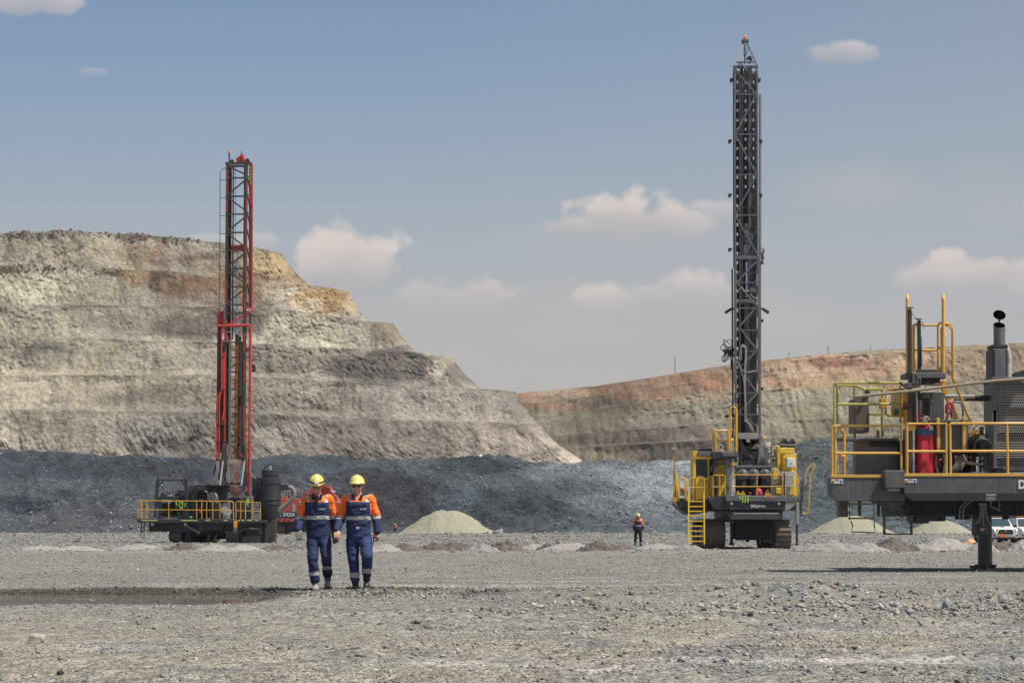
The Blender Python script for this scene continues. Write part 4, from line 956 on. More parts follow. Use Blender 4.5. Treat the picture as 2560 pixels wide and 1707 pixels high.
# canisters of the dust filter
m = MB(); A.box(m, 700, 1050, 645, 660, .45, .7); m.tube(A(705, 648, .5), A(1050, 650, .5), u(9)); m.path([A(660, 690, .5), A(706, 690, .5), A(710, 640, .5)], u(7)); m.build("cross_pipe", G_, R1)
m = MB(); A.box(m, 706, 1050, 655, 940, 1.0, 1.25); m.build("bulkhead", GD, R1)
for uc in (769, 878, 987):
    m = MB(); c = A(uc, 722, .55); m.lathe(c, [(u(46), .35), (u(50), .0), (u(50), -.05), (u(44), -.10), (u(26), -.15), (u(6), -.17)], 26, axis=(0, 1, 0)); k = m.build("air_cleaner", G_, R1, ang=40)
    m = MB(); m.path([c+Vector((u(50)*math.cos(R(q)), -.06, u(50)*math.sin(R(q)))) for q in range(0, 360, 15)], u(3.2), 5, closed=True); m.box(c.x-u(5), c.x+u(5), c.y-.2, c.y-.1, c.z+u(18), c.z+u(44)); m.build("clamp_ring", GL, k)
    c = A(uc, 830, .75); m = MB(); m.lathe(c, [(u(44), -u(40)), (u(48), -u(30)), (u(48), u(44)), (u(40), u(54))], 22); m.lathe(c+Vector((0, 0, -u(44))), [(u(14), -u(46)), (u(40), 0)], 18); m.build("filter_body", GD, k, ang=40)
# rails of the front deck
def rail(fr, name, rt, u0, u1, v0, v1, vm, y, r=None, posts=(), rad=14, mat=YR, y1=None, end=True):
    r = r or .024; m = MB(); y1 = y if y1 is None else y1
    q = lambda uu, vv: fr(uu, vv, y+(y1-y)*(uu-u0)/(u1-u0))
    m.path([q(u0, v1), q(u0, v0+rad), q(u0+rad*.3, v0+rad*.3), q(u0+rad, v0), q(u1-rad, v0), q(u1-rad*.3, v0+rad*.3), q(u1, v0+rad), q(u1, v1)], r)
    if vm: m.path([q(u0, vm), q(u1, vm)], r*.85)
    for p in posts: m.path([q(p, v0), q(p, v1)], r*.95)
    return m.build(name, mat, rt)
rail(A, "guard_rail", R1, 663, 1163, 731, 940, 846, -.15, posts=(911,)); rail(A, "guard_rail", R1, 1190, 1312, 731, 945, 842, -.12, mat=BEIGE)
rail(A, "guard_rail", R1, 480, 600, 735, 945, 848, -.05, posts=(545,)); rail(A, "guard_rail", R1, 1304, 1320, 760, 950, 842, .3)
m = MB(); A.box(m, 708, 797, 905, 928, -.1, .15); A.box(m, 718, 735, 893, 906, -.05, .1); A.box(m, 768, 782, 893, 906, -.05, .1); m.build("lifting_lug", Y_, R1, bevel=.01)
m = MB(); A.box(m, 990, 1045, 905, 935, -.1, .1); A.box(m, 1015, 1022, 870, 905, -.02, .04); A.box(m, 1000, 1005, 880, 905, -.02, .04); m.build("valve_stack", ORS, R1, bevel=.01)
for (uc, w_, v0, v1) in ((928, 38, 858, 938), (843, 14, 898, 930)):
    c = A(uc, v1, .1); h = u(v1-v0); m = MB(); m.lathe(c, [(u(w_)*.96, 0), (u(w_), .03), (u(w_), h*.6), (u(w_)*.72, h*.84), (u(w_)*.25, h*.95), (u(w_)*.2, h*1.05)], 20)
    k = m.build("fire_extinguisher", RED, R1, ang=40)
    if w_ > 20: MB().lathe(c, [(u(w_)+.004, h*.30), (u(w_)+.004, h*.36)], 20).build("extinguisher_band", BEIGE, k)
# ladder
m = MB()
for uu in (241, 392): m.beam(A(uu, 905, -.15), A(uu+3, 1425, -.45), u(13), .09)
ld = m.build("boarding_ladder", Y_, R1)
m = MB()
for i, vv in enumerate((990, 1040, 1087, 1134, 1184, 1232, 1281, 1331, 1381)): A.box(m, 246, 390, vv-6, vv+6, -.20-.028*i, .02-.028*i)
m.split("ladder_tread", Y_, ld); m = MB(); A.box(m, 236, 406, 1408, 1420, -.5, -.38); m.build("ladder_foot", GD, ld)
# service platform beside the cab
rail(A, "ladder_gate", R1, 250, 394, 760, 980, 855, -.1); rail(A, "platform_rail", R1, 148, 210, 762, 990, 860, -.1, r=.03); rail(A, "platform_rail", R1, 98, 130, 755, 1010, None, .1, r=.05, mat=Y_)
m = MB(); A.box(m, 108, 126, 700, 1010, .05, .3); A.box(m, 126, 150, 985, 1035, .05, .5); A.box(m, 216, 236, 780, 1030, .05, .3); A.box(m, 150, 222, 1000, 1035, .08, .5); m.build("platform_frame", Y_, R1, bevel=.01)
m = MB(); A.box(m, 128, 420, 985, 1030, .0, 2.4); A.poly(m, [(130, 1030), (420, 1030), (430, 1100), (230, 1120), (150, 1060)], .3, 2.2); m.build("platform_floor", GD, R1)
m = MB(); A.box(m, 150, 210, 960, 1050, -.1, .2); m.path([A(150, 960, -.12), A(210, 965, -.12), A(205, 1050, -.12), A(160, 1055, -.12)], .02, 5, closed=True); m.build("step_box", GD, R1)
m = MB(); A.box(m, 160, 205, 880, 935, .25, .5); m.build("junction_box", BEIGE, R1, bevel=.01); m = MB(); A.box(m, 160, 188, 862, 890, .2, .3); m.build("red_tag", RED, R1)
m = MB(); m.tube(A(95, 500, .1), A(98, 720, .1), u(6)); m.tube(A(98, 720, .1), A(106, 1000, .1), u(9)); mp = m.build("camera_mast", Y_, R1)
m = MB(); A.box(m, 72, 122, 474, 495, -.05, .3); A.box(m, 80, 112, 466, 474, .0, .2); m.build("camera_housing", GL, mp, bevel=.01); m = MB(); A.box(m, 80, 100, 484, 492, -.07, -.04); m.build("camera_lens", RED, mp)
m = MB(); hoses(m, [A(100, 500, 0), A(106, 640, 0), A(98, 720, .0), A(112, 860, 0), A(110, 960, 0)], .015); hoses(m, [A(262, 900, -.05), A(270, 950, -.05), A(256, 1000, -.05)], .02); hoses(m, [A(400, 820, .0), A(420, 780, .0), A(432, 850, 0), A(404, 930, 0)], .02); m.build("cable", HSB, R1)
# cab
m = MB()
A.box(m, 284, 312, 575, 975, .3, 1.5); A.box(m, 430, 442, 575, 770, .3, .42); A.box(m, 296, 442, 555, 578, .3, 1.5); A.box(m, 296, 442, 757, 975, .3, 1.5); A.box(m, 284, 296, 520, 575, .28, 1.5)
A.poly(m, [(282, 498), (328, 498), (328, 548), (475, 552), (475, 576), (296, 576), (296, 552), (282, 550)], .26, 1.5); A.box(m, 440, 475, 740, 940, .45, 2.6)
cb_ = m.build("cab", Y_, R1, bevel=.015)
m = MB(); A.box(m, 312, 430, 578, 757, .36, .39); A.box(m, 442, 478, 578, 742, .5, .52); m.split("cab_window", GLS, cb_)
m = MB(); A.box(m, 330, 400, 742, 750, .33, .36); A.box(m, 460, 466, 640, 700, .46, .5); m.split("wiper", BEIGE, cb_)
m = MB(); A.box(m, 328, 476, 502, 548, .22, 2.6); m.build("cab_roof", G_, cb_, bevel=.02)
m = MB(); A.box(m, 340, 470, 478, 500, .4, 2.2)
for k in range(15): A.box(m, 340+k*9, 344+k*9, 472, 500, .36, .42)
m.path([A(298, 465, .4), A(460, 432, .6), A(600, 405, 1.2)], u(6)); m.path([A(570, 410, 1), A(600, 500, 1)], u(5)); m.path([A(292, 430, .4), A(290, 520, .4)], u(4)); m.build("roof_rack", GD, cb_)
m = MB(); c = A(525, 478, .8); m.lathe(c, [(u(20), 0), (u(18), u(20)), (u(5), u(26))], 14); c = A(566, 470, .8); m.lathe(c, [(u(20), 0), (u(18), u(24)), (u(5), u(30))], 14); m.split("roof_cap", INS, cb_)
# walkway canopy, its posts and the yellow housing behind
m = MB(); A.poly(m, [(475, 506), (567, 503), (720, 514), (720, 560), (690, 574), (566, 575), (475, 570)], -.1, 1.2); ca_ = m.build("canopy", GD, R1, bevel=.015)
m = MB(); A.poly(m, [(570, 506), (719, 516), (719, 548), (570, 548)], -.14, -.10); m.build("canopy_plate", G_, ca_)
for (u0, u1) in ((480, 505), (610, 640)): m = MB(); A.box(m, u0, u1, 573, 945, -.02, .18); m.build("canopy_post", GD if u0 < 500 else G_, ca_, bevel=.01)
m = MB(); A.box(m, 520, 612, 665, 945, .8, 1.5); A.box(m, 536, 612, 632, 668, .75, 1.5); A.box(m, 548, 612, 668, 700, .7, .82); hs = m.build("pump_housing", Y_, R1, bevel=.02)
m = MB(); A.box(m, 505, 612, 600, 606, .5, .6); A.box(m, 505, 560, 660, 668, .5, .6); A.box(m, 620, 716, 610, 635, 1.0, 1.2); m.build("yellow_bracket", YR, R1)
m = MB(); A.box(m, 655, 690, 670, 770, .3, .5); A.box(m, 645, 652, 640, 660, .1, .3); m.build("control_plate", BEIGE, R1, bevel=.008); m = MB(); A.box(m, 648, 700, 628, 640, .2, .5); A.box(m, 690, 712, 655, 740, .7, .9); m.build("yellow_collar", Y_, R1)
m = MB(); A.box(m, 485, 660, 576, 945, 1.6, 2.8); m.build("inner_bulkhead", GD, R1)
m = MB(); A.box(m, 640, 655, 620, 945, .3, .5); m.build("wet_panel", GL, R1)
# upper basket with hoops
m = MB(); y = .25
for (u0, u1, v0, v1, yy) in ((478, 512, 292, 505, y), (505, 635, 296, 505, y-.1)): m.path([A(u0, v1, yy), A(u0, v0+8, yy), A(u0+8, v0, yy), A(u1-8, v0, yy), A(u1, v0+8, yy), A(u1, v1, yy)], .028)
m.path([A(478, 400, y), A(716, 396, y)], .026); m.path([A(478, 296, y), A(716, 288, y)], .026)
for (u0, u1, yy) in ((642, 706, y-.05), (654, 717, y+.15)): m.path([A(u0, 505, yy)]+[A(u0+(u1-u0)/2+(u1-u0)/2*math.cos(R(q)), 96-30*math.sin(R(q)), yy) for q in range(180, -1, -30)]+[A(u1, 505, yy)], .028)
m.path([A(642, 181, y), A(716, 181, y)], .026); m.path([A(625, 300, .8), A(628, 505, .8)], .026); A.box(m, 480, 498, 305, 420, .2, .3)
m.build("upper_basket", YR, R1)
# engine side
m = MB(); A.box(m, 1120, 1278, 468, 520, .9, 3.5); A.box(m, 1135, 1300, 520, 940, 1.0, 3.5); A.box(m, 1110, 1135, 445, 700, .9, 1.3); A.poly(m, [(1168, 550), (1195, 528), (1285, 530), (1285, 690), (1165, 690)], .75, 1.0); A.box(m, 1068, 1122, 675, 772, .5, .7); A.box(m, 1100, 1150, 860, 918, .1, .4); A.box(m, 1235, 1282, 690, 925, .7, 1)
en = m.build("engine_housing", Y_, R1, bevel=.02)
m = MB(); A.box(m, 1207, 1281, 566, 655, .45, .72); pb = m.build("battery_box", M_white, R1, bevel=.025); m = MB(); A.box(m, 1237, 1250, 616, 624, .43, .45); m.build("box_latch", GD, pb)
m = MB(); A.box(m, 1182, 1275, 698, 735, .2, .8); A.box(m, 1195, 1272, 735, 838, .15, .8); A.box(m, 1152, 1185, 698, 750, .25, .8); A.box(m, 1150, 1180, 750, 790, .3, .8); A.box(m, 1195, 1240, 840, 930, .3, .8); m.build("cooler_cabinet", BEIGE, R1, bevel=.015)
m = MB()
for (uu, vv) in ((1180, 400), (1255, 402)):
    m.path([A(uu-50, vv+50, 1.6), A(uu-20, vv+25, 1.6), A(uu+10, vv+5, 1.6)], [u(24), u(28), u(28)], 12)
    m.lathe(A(uu+10, vv+5, 1.6), [(u(30), 0), (u(30), .05)], 16, axis=(.5, 0, .6)); m.tube(A(uu-10, vv-26, 1.6), A(uu+24, vv-8, 1.6), u(5)); 
m.path([A(1050, 440, 1.4), A(1065, 425, 1.4), A(1120, 425, 1.4)], u(9)); m.path([A(1130, 440, 1.5), A(1280, 450, 1.5)], u(16)); m.build("exhaust_pipes", GD, R1)
m = MB(); hoses(m, [A(1025, 425, 1.2), A(1012, 470, 1.1), A(1028, 520, 1.1), A(1010, 570, 1.1), A(1022, 640, 1.1)], .15, 10); hoses(m, [A(1040, 440, 1.5), A(1048, 520, 1.5), A(1038, 600, 1.5)], .14, 10); wr_ = voxel(m, "wrapped_duct", [INS], R1, .03, 1, .5, wr=.09, wsc=3)
m = MB(); m.path([A(1052, 650, .8), A(1050, 460, .8), A(1060, 430, .8), A(1100, 428, .8)], u(8)); m.tube(A(1060, 572, 1), A(1120, 574, 1), u(16)); m.build("steel_pipe", G_, R1)
m = MB()
for k in range(3): m.path([A(1088, 725, .4-.03*k)+Vector((u(46-4*k)*math.cos(R(q)), 0, u(62-5*k)*math.sin(R(q)))) for q in range(0, 360, 20)], .018, 5, closed=True)
hoses(m, [A(1060, 780, .3), A(1085, 820, .3), A(1110, 790, .3), A(1128, 760, .3)], .018); hoses(m, [A(1200, 535, .7), A(1270, 530, .7), A(1298, 580, .7), A(1296, 700, .7)], .018); m.build("coiled_hose", INS, R1)
# far right steps and grab rail
m = MB()
for (uu, v0, v1) in ((1318, 900, 1140), (1345, 798, 1140), (1362, 798, 990)): m.beam(A(uu, v0, .3), A(uu-4, v1, .3), u(8), .06)
for vv in (995, 1030, 1065, 1100, 1132): m.beam(A(1315, vv, .3), A(1362, vv, .3), u(9), .07)
A.box(m, 1300, 1345, 985, 1110, .5, .8); m.build("side_step", GD, R1)
for s in (0, 1):
    m = MB(); m.path([A(*p, .25+.02*s) for p in ([(1378, 832), (1388, 800), (1387, 718), (1432, 635), (1452, 622), (1472, 630), (1478, 650), (1468, 672), (1436, 724), (1428, 860), (1414, 1095), (1404, 1110), (1384, 1112), (1362, 1100)] if s == 0 else [(1362, 1090), (1358, 1115), (1380, 1110)])], .03); m.build("grab_rail", YR, R1)
m = MB(); c = A(1318, 830, .1); m.lathe(c, [(u(14), 0), (u(14), .05)], 12, axis=(0, 1, 0)); A.box(m, 1300, 1336, 826, 838, .1, .2); m.build("round_lamp", BEIGE, R1)
# mast base: drum beam, lift cylinders
m = MB(); A.poly(m, [(735, 322), (915, 322), (930, 340), (928, 372), (905, 380), (750, 380), (728, 372), (724, 340)], 1.6, 2.0); m.build("mast_pivot_beam", GL, R1, bevel=.012); m = MB(); m.tube(A(660, 355, 2.6), A(700, 355, 2.6), u(12)); m.tube(A(955, 357, 2.6), A(1004, 357, 2.6), u(12)); m.split("pivot_pin", GL, R1)
for (uc, v0, v1) in ((666, 405, 625), (987, 385, 640)):
    m = MB(); m.tube(A(uc, v0, 2.2), A(uc+2, v1, 2.2), u(9), n=14); k = m.build("lift_cylinder", CHR, R1); m = MB(); m.tube(A(uc-18, v0-15, 2.2), A(uc+18, v0-15, 2.2), u(10)); m.lathe(A(uc+1, v1+2, 2.2), [(u(13), -.15), (u(13), .06)], 12); m.build("cylinder_collar", Y_, k)
m = MB(); m.beam(A(740, 385, 2.0), A(870, 590, 2.0), u(15), .1); m.beam(A(905, 590, 2.4), A(760, 470, 2.4), u(10), .1); m.beam(A(718, 520, 1.8), A(768, 640, 1.8), u(12), .1); m.beam(A(730, 385, 2.6), A(735, 650, 2.6), u(10), .1); m.beam(A(930, 385, 2.6), A(935, 650, 2.6), u(14), .1)
for vv in (508, 530, 558): m.beam(A(722, vv, 1.9), A(965, vv, 1.9), u(6))
m.build("mast_base_braces", G_, R1)
m = MB(); A.box(m, 735, 935, 395, 650, 3.2, 3.4); m.build("belly_plate", GD, R1)
m = MB(); A.box(m, 780, 880, 595, 635, 2.0, 2.3)
for k in range(5): A.box(m, 784+k*20, 796+k*20, 586, 642, 1.95, 2.0)
m.build("swivel_block", INS, R1, bevel=.01)
m = MB(); A.box(m, 812, 840, 385, 412, 1.5, 1.7); m.build("floodlight", BEIGE, R1, bevel=.01)
random.seed(3); m = MB()
for k in range(5):
    x0, x1 = random.uniform(720, 930), random.uniform(720, 960); v0 = random.uniform(400, 480); hoses(m, [A(x0, v0, 2), A(random.uniform(740, 900), v0+50, 1.8), A((x0+x1)/2, v0+110, 1.9), A(x1, random.uniform(600, 650), 2)], random.uniform(.012, .02))
for k in range(8): x0 = random.uniform(865, 915); hoses(m, [A(x0, 430+k*4, 1.5), A(x0+20, 450+k*3, 1.4), A(x0-15, 480, 1.5)], .02)
for k in range(9): x0 = 940+k*8; hoses(m, [A(x0, 430, 1.9), A(x0+random.uniform(-12, 12), 520, 1.8), A(x0-20, 640, 1.7)], .02)
m.split("hose", HOSE, R1)

# ---- lattice mast ----
B = Frame(0, 0, 1, 81.8, 1860); B.root = A.root
def Bp(x, y, d=0.): return B(x, y, d)
mt = MB(); yb = 1.15      # mast depth
topy, midy, boty = 169, 640, 1165
for d in (0., yb):
    mt.beam(Bp(1836, topy, d), Bp(1838, midy, d), .085, .12); mt.beam(Bp(1892, topy, d), Bp(1894.5, midy, d), .085, .12)
    mt.beam(Bp(1838.5, midy, d), Bp(1838.5, 960, d), .125, .14); mt.beam(Bp(1897.5, midy, d), Bp(1898, 960, d), .14, .14)
    mt.beam(Bp(1840, 960, d), Bp(1840, boty, d), .09, .12); mt.beam(Bp(1898.5, 960, d), Bp(1898.5, boty, d), .10, .12)
mast = mt.build("mast", G_, R1, bevel=.008, label="grey lattice drill mast")
mt = MB()
ns = [(1837, 173), (1891, 236), (1838, 336), (1892, 437), (1838, 538), (1894, 636)]
for (a_, b_) in zip(ns, ns[1:]): mt.beam(Bp(*a_, -.03), Bp(*b_, -.03), .065, .05)
for yy in (236, 336, 437, 538): mt.beam(Bp(1837, yy, -.02), Bp(1893, yy, -.02), .055, .05)
A_ = [(1894, 650), (1842, 706), (1893, 765), (1848, 817), (1893, 875), (1848, 920), (1893, 982), (1848, 1030), (1893, 1066)]
for (a_, b_) in zip(A_, A_[1:]): mt.beam(Bp(*a_, -.03), Bp(*b_, -.03), .075, .05)
for yy in (706, 752, 770, 825, 878, 930, 983, 1036): mt.beam(Bp(1841, yy, -.02), Bp(1894, yy, -.02), .05, .05)
mt.beam(Bp(1840, 644, -.02), Bp(1893, 644, -.02), .16, .12); mt.beam(Bp(1833, 168, 0), Bp(1895, 168, 0), .12, .14); mt.beam(Bp(1833, 168, yb), Bp(1895, 168, yb), .12, .14)
for yy in list(range(186, 640, 50))+list(range(660, 1150, 54)):
    for xx in (1837, 1894): mt.beam(Bp(xx, yy, 0), Bp(xx, yy+24, yb), .045, .05); mt.beam(Bp(xx, yy, 0), Bp(xx, yy, yb), .045, .05)
mt.split("lattice_brace", G_, mast)
# slotted carousel plates and rails inside
mt = MB(); sc_ = 1/(F/(81.8+.9))
for (x0, x1, hx) in ((1839.5, 1849.5, 1843.5), (1857.5, 1871, 1864), (1879.5, 1892, 1884)):
    yy = 178.0
    while yy < 1120:
        nx = yy+ (24 if int((yy-178)/23.5) % 2 == 0 else 23.5)
        hole = yy < 470 or hx < 1850
        if hole:
            B.box(mt, x0, hx-1.6, yy, nx, .9, .93); B.box(mt, hx+1.6, x1, yy, nx, .9, .93); B.box(mt, hx-1.6, hx+1.6, yy+7.5, nx, .9, .93)
        else: B.box(mt, x0, x1, yy, nx, .9, .93)
        yy = nx
mt.build("slotted_plates", GD, mast)
mt = MB()
for (xx, r, y0, y1, d) in ((1852.5, .05, 172, 1150, .55), (1856, .035, 172, 1150, .6), (1869.5, .04, 172, 1100, .5), (1874, .055, 172, 1150, .6), (1878, .03, 172, 1150, .45)): mt.tube(Bp(xx, y0, d), Bp(xx, y1, d), r)
mt.split("drill_rod", BR, mast)
mt = MB()
for (xx, r, y0, y1, d) in ((1855, .045, 200, 760, .3), (1873.5, .04, 200, 760, .3), (1864.5, .1, 560, 586, .2)): mt.tube(Bp(xx, y0, d), Bp(xx, y1, d), r)
B.box(mt, 1861, 1872, 575, 586, .1, .4); mt.build("feed_rails", G_, mast)
mt = MB()
for yy in list(range(182, 640, 48))+list(range(680, 1140, 50)): B.box(mt, 1838, 1894, yy, yy+1.6, .55, .62)
mt.split("guide_crossbar", HOSE, mast)
for yy in (592, 626):
    mt = MB(); mt.lathe(Bp(1866, yy, .45), [(.30, 0), (.32, .05), (.30, .1)], 24, axis=(0, 1, 0)); mt.build("sheave", G_, mast)
mt = MB(); mt.tube(Bp(1866.5, 655, .35), Bp(1867, 742, .35), .055, n=12); mt.build("feed_cylinder", CHR, mast)
mt = MB(); mt.tube(Bp(1867, 756, .35), Bp(1870, 1085, .35), .125, n=14); mt.build("drill_pipe", G_, mast)
mt = MB(); B.box(mt, 1847, 1888, 748, 756, .05, .6); mt.lathe(Bp(1884, 725, .15), [(.08, -.16), (.12, -.14), (.12, .1), (.16, .12), (.16, .15), (.09, .18)], 16, axis=(1, 0, 0)); mt.build("rotary_head", GL, mast)
mt = MB(); hoses(mt, [Bp(1845, 725, 0), Bp(1855, 720, -.05), Bp(1862, 728, -.05), Bp(1874, 726, 0)], .025); hoses(mt, [Bp(1876, 735, 0), Bp(1886, 745, -.05), Bp(1893, 740, 0)], .02)
for s in (0, 3, 6): hoses(mt, [Bp(1848+s, 900, 0), Bp(1851+s*.6, 868, -.1), Bp(1861, 863+s, -.1), Bp(1866-s*.4, 880, -.1), Bp(1863-s*.4, 960, -.1), Bp(1866, 1050, -.12)], .022)
hoses(mt, [Bp(1843, 902, 0), Bp(1853, 922, -.1), Bp(1868, 930, -.1), Bp(1890, 926, 0)], .025); hoses(mt, [Bp(1852, 925, -.1), Bp(1860, 960, -.1), Bp(1862, 1050, -.1)], .022)
for s in range(4): hoses(mt, [Bp(1866, 1052, -.12), Bp(1872+s*2, 1062, -.12), Bp(1878+s*2, 1075+s, -.1), Bp(1883+s, 1082, 0)], .022)
B.box(mt, 1862, 1870, 1049, 1054, -.2, 0); mt.split("hose", INS, mast)
mt = MB(); B.box(mt, 1848, 1852, 1078, 1083, 0, .1); B.box(mt, 1881, 1884, 1078, 1083, 0, .1); mt.split("red_coupling", RED, mast)
# apex
mt = MB()
for d in (0, yb): mt.beam(Bp(1834, 166, d), Bp(1859, 104, yb/2), .075, .08); mt.beam(Bp(1893, 166, d), Bp(1866, 104, yb/2), .075, .08)
mt.beam(Bp(1854, 103, yb/2), Bp(1871, 103, yb/2), .08, .3); mt.beam(Bp(1838, 156, .1), Bp(1890, 156, .1), .06, .07); mt.tube(Bp(1862, 105, .4), Bp(1862, 160, .4), .035); B.box(mt, 1860, 1865, 118, 138, .3, .45)
ap = mt.build("mast_apex", G_, mast)
mt = MB(); mt.lathe(Bp(1862.5, 98, .55), [(.07, 0), (.075, .12), (.04, .17)], 14); mt.build("beacon", AMB, ap)
mt = MB(); hoses(mt, [Bp(1864, 112, .3), Bp(1870, 118, .3), Bp(1868, 133, .3), Bp(1862, 138, .3)], .018); hoses(mt, [Bp(1866, 150, .3), Bp(1874, 142, .3), Bp(1878, 150, .3), Bp(1872, 160, .3)], .04)
B.box(mt, 1870, 1878, 143, 149, .2, .35); hoses(mt, [Bp(1846, 165, -.1), Bp(1852, 158, -.1), Bp(1860, 170, -.1), Bp(1868, 172, -.1), Bp(1880, 165, -.1)], .03); B.box(mt, 1861, 1866, 172, 183, -.1, .05); mt.build("apex_wiring", HSB, ap)
# brackets, lamps, side hose, ladder strip
for (yy, xl, xr) in ((200, 1829, 1899), (353, 1825, 1903), (488, 1825, 1903), (624, 1825, None)):
    for xx in (xl, xr):
        if xx is None: continue
        mt = MB(); s = -1 if xx < 1860 else 1; B.box(mt, xx-3, xx+3, yy-4, yy+3, .1, .4); B.box(mt, min(xx, xx-s*6), max(xx, xx-s*6), yy-3, yy-1, .2, .3); mt.build("mast_bracket", GD, mast)
for yy in (656, 801, 971):
    mt = MB(); B.box(mt, 1902, 1909, yy-3, yy+3, .1, .4); B.box(mt, 1898, 1903, yy-2, yy, .2, .3); mt.build("mast_bracket", GD, mast)
for (yy, s) in ((776, -1), (776, 1), (1040, -1), (1040, 1)):
    mt = MB(); x0 = 1835 if s < 0 else 1900; mt.beam(Bp(x0+s*8, yy-3, .2), Bp(x0+s*22, yy+(6 if yy < 900 else 2), .2), .13, .16); mt.beam(Bp(x0, yy-4, .2), Bp(x0+s*9, yy-4, .2), .09, .1); mt.build("floodlight", GD if s < 0 or yy < 900 else GL, mast)
mt = MB(); mt.tube(Bp(1830.5, 672, .2), Bp(1832.5, 1090, .2), .04); mt.tube(Bp(1833.5, 175, .5), Bp(1834.5, 670, .5), .03); mt.build("side_hose_pipe", HSB, mast)
mt = MB(); B.box(mt, 1900, 1903.5, 235, 640, .4, .7); B.box(mt, 1900, 1903, 660, 1160, .3, .6); mt.build("side_panel_strip", GL, mast)
mt = MB(); random.seed(5)
for k in range(12):
    a0 = random.uniform(0, 6.28); c = Bp(1823, 882, .3); rr = random.uniform(.12, .4); cx2 = c+Vector((random.uniform(-.25, .05), 0, random.uniform(-.3, .3)))
    hoses(mt, [Bp(1831, 880+random.uniform(-6, 12), .3), cx2+Vector((rr*math.cos(a0), 0, rr*math.sin(a0))), cx2+Vector((rr*math.cos(a0+2), 0, rr*math.sin(a0+2))), Bp(1828, 890+random.uniform(-12, 14), .2)], .018)
mt.lathe(Bp(1826, 880, .3), [(.1, -.1), (.16, 0), (.1, .1)], 12); mt.tube(Bp(1828, 900, .3), Bp(1829, 925, .3), .04)
for k in range(7): hoses(mt, [Bp(1902, 620+k*4, .3), Bp(1906+random.uniform(0, 5), 624+k*4, .3), Bp(1903, 636+k*4, .3)], .02)
mt.split("hose", HSB, mast)
mt = MB(); mt.path([Bp(1824, 892, .1), Bp(1828, 898, .1), Bp(1832, 897, .1)], .03); mt.build("pink_hose", flat("pink_hose", (.6, .25, .24), .6), mast)
# =====================================================================
# DARK DRILL RIG WITH RED MAST (left)
# =====================================================================
A = Frame(320, 1120, 4.704, 118.5, 500); R2 = empty("drill_rig", A.root, "dusty dark drill rig with a red and brown mast on the left", "drill rig")
u = A.L
# crawlers, turned so that the inner side of the right one shows
ty = R(-24)
a, b = A(428, 1138), A(598, 1138); crawler("crawler_track", R2, a.x, b.x, 1.0, 5.2, u(150), pitch=.2, yaw=ty)
a, b = A(1108, 1128), A(1282, 1128); crawler("crawler_track", R2, a.x, b.x, .8, 5.2, u(150), pitch=.2, yaw=ty)
m = MB(); m.path([A(1130, 985, .5), A(1285, 992, .6), A(1340, 960, .9), A(1430, 928, 1.2), A(1540, 940, 1.6), A(1600, 975, 2.0), A(1625, 1010, 2.2)], .045); A.poly(m, [(1290, 1045), (1560, 1030), (1570, 1125), (1290, 1128)], 1.2, 1.5); A.poly(m, [(1330, 975), (1430, 945), (1540, 955), (1565, 1035), (1290, 1045), (1295, 1000)], 2.0, 2.3); A.box(m, 1485, 1500, 1070, 1095, 1.1, 1.2)
m.build("track_guard", HOSE, R2)
# deck
m = MB(); A.poly(m, [(105, 830), (850, 832), (1235, 828), (1240, 840), (1620, 842), (1620, 880), (1240, 882), (105, 870)], -.2, 4.6); dk = m.build("deck", GD, R2, bevel=.02)
m = MB()
for (a_, b_) in ((158, 348), (622, 815), (912, 965), (1120, 1170), (1290, 1316), (1338, 1366), (1402, 1462), (1495, 1532)):
    m2 = MB(); A.box(m2, a_, b_, 843, 855, -.225, -.205); m2.build("reflective_strip", flat("lime_strip", (.52, .58, .14), .6) if a_ == 158 else bpy.data.materials["lime_strip"], dk)
m = MB(); A.box(m, 270, 300, 870, 912, -.1, .1); m.build("placard", BEIGE, dk); m = MB(); A.box(m, 658, 690, 866, 914, -.15, .1); m.build("placard", INS, dk)
m = MB(); A.box(m, 245, 1500, 875, 900, .3, 4); A.poly(m, [(245, 890), (1130, 890), (1120, 970), (760, 985), (300, 975), (245, 960)], .6, 3.8); A.poly(m, [(1130, 890), (1560, 880), (1600, 940), (1500, 935), (1430, 915), (1300, 960), (1125, 985)], .8, 3.6); A.box(m, 590, 1130, 975, 1040, 2.0, 3.4); m.build("chassis", GD, R2, bevel=.02)
m = MB(); A.poly(m, [(680, 915), (700, 910), (830, 975), (845, 1010), (815, 1008), (800, 985)], .3, .5); m.beam(A(850, 880, .35), A(850, 985, .35), u(8)); m.beam(A(700, 925, .35), A(850, 980, .35), u(6)); m.build("deck_brace", HOSE, R2)
m = MB(); A.box(m, 245, 420, 925, 980, .25, .6)
for k in range(12): A.box(m, 250+k*14, 255+k*14, 940, 975, .2, .26)
m.build("vent_grating", BR, R2)
m = MB(); A.box(m, 670, 740, 985, 1100, 1.2, 1.7); m.build("side_block", GD, R2)
for (p, q) in (((955, 1015), (935, 1090)), ((1050, 1005), (1010, 1090))): m = MB(); A.poly(m, [(p[0]-8, p[1]), (p[0]+8, p[1]), (q[0]+6, q[1]), (q[0]-10, q[1])], 1.6, 1.7); m.build("far_strut", INS, R2)
m = MB(); m.box(A(600, 1).x, A(1110, 1).x, 2.4, 4.4, .25, 1.2); m.build("belly_shield", BK, R2)
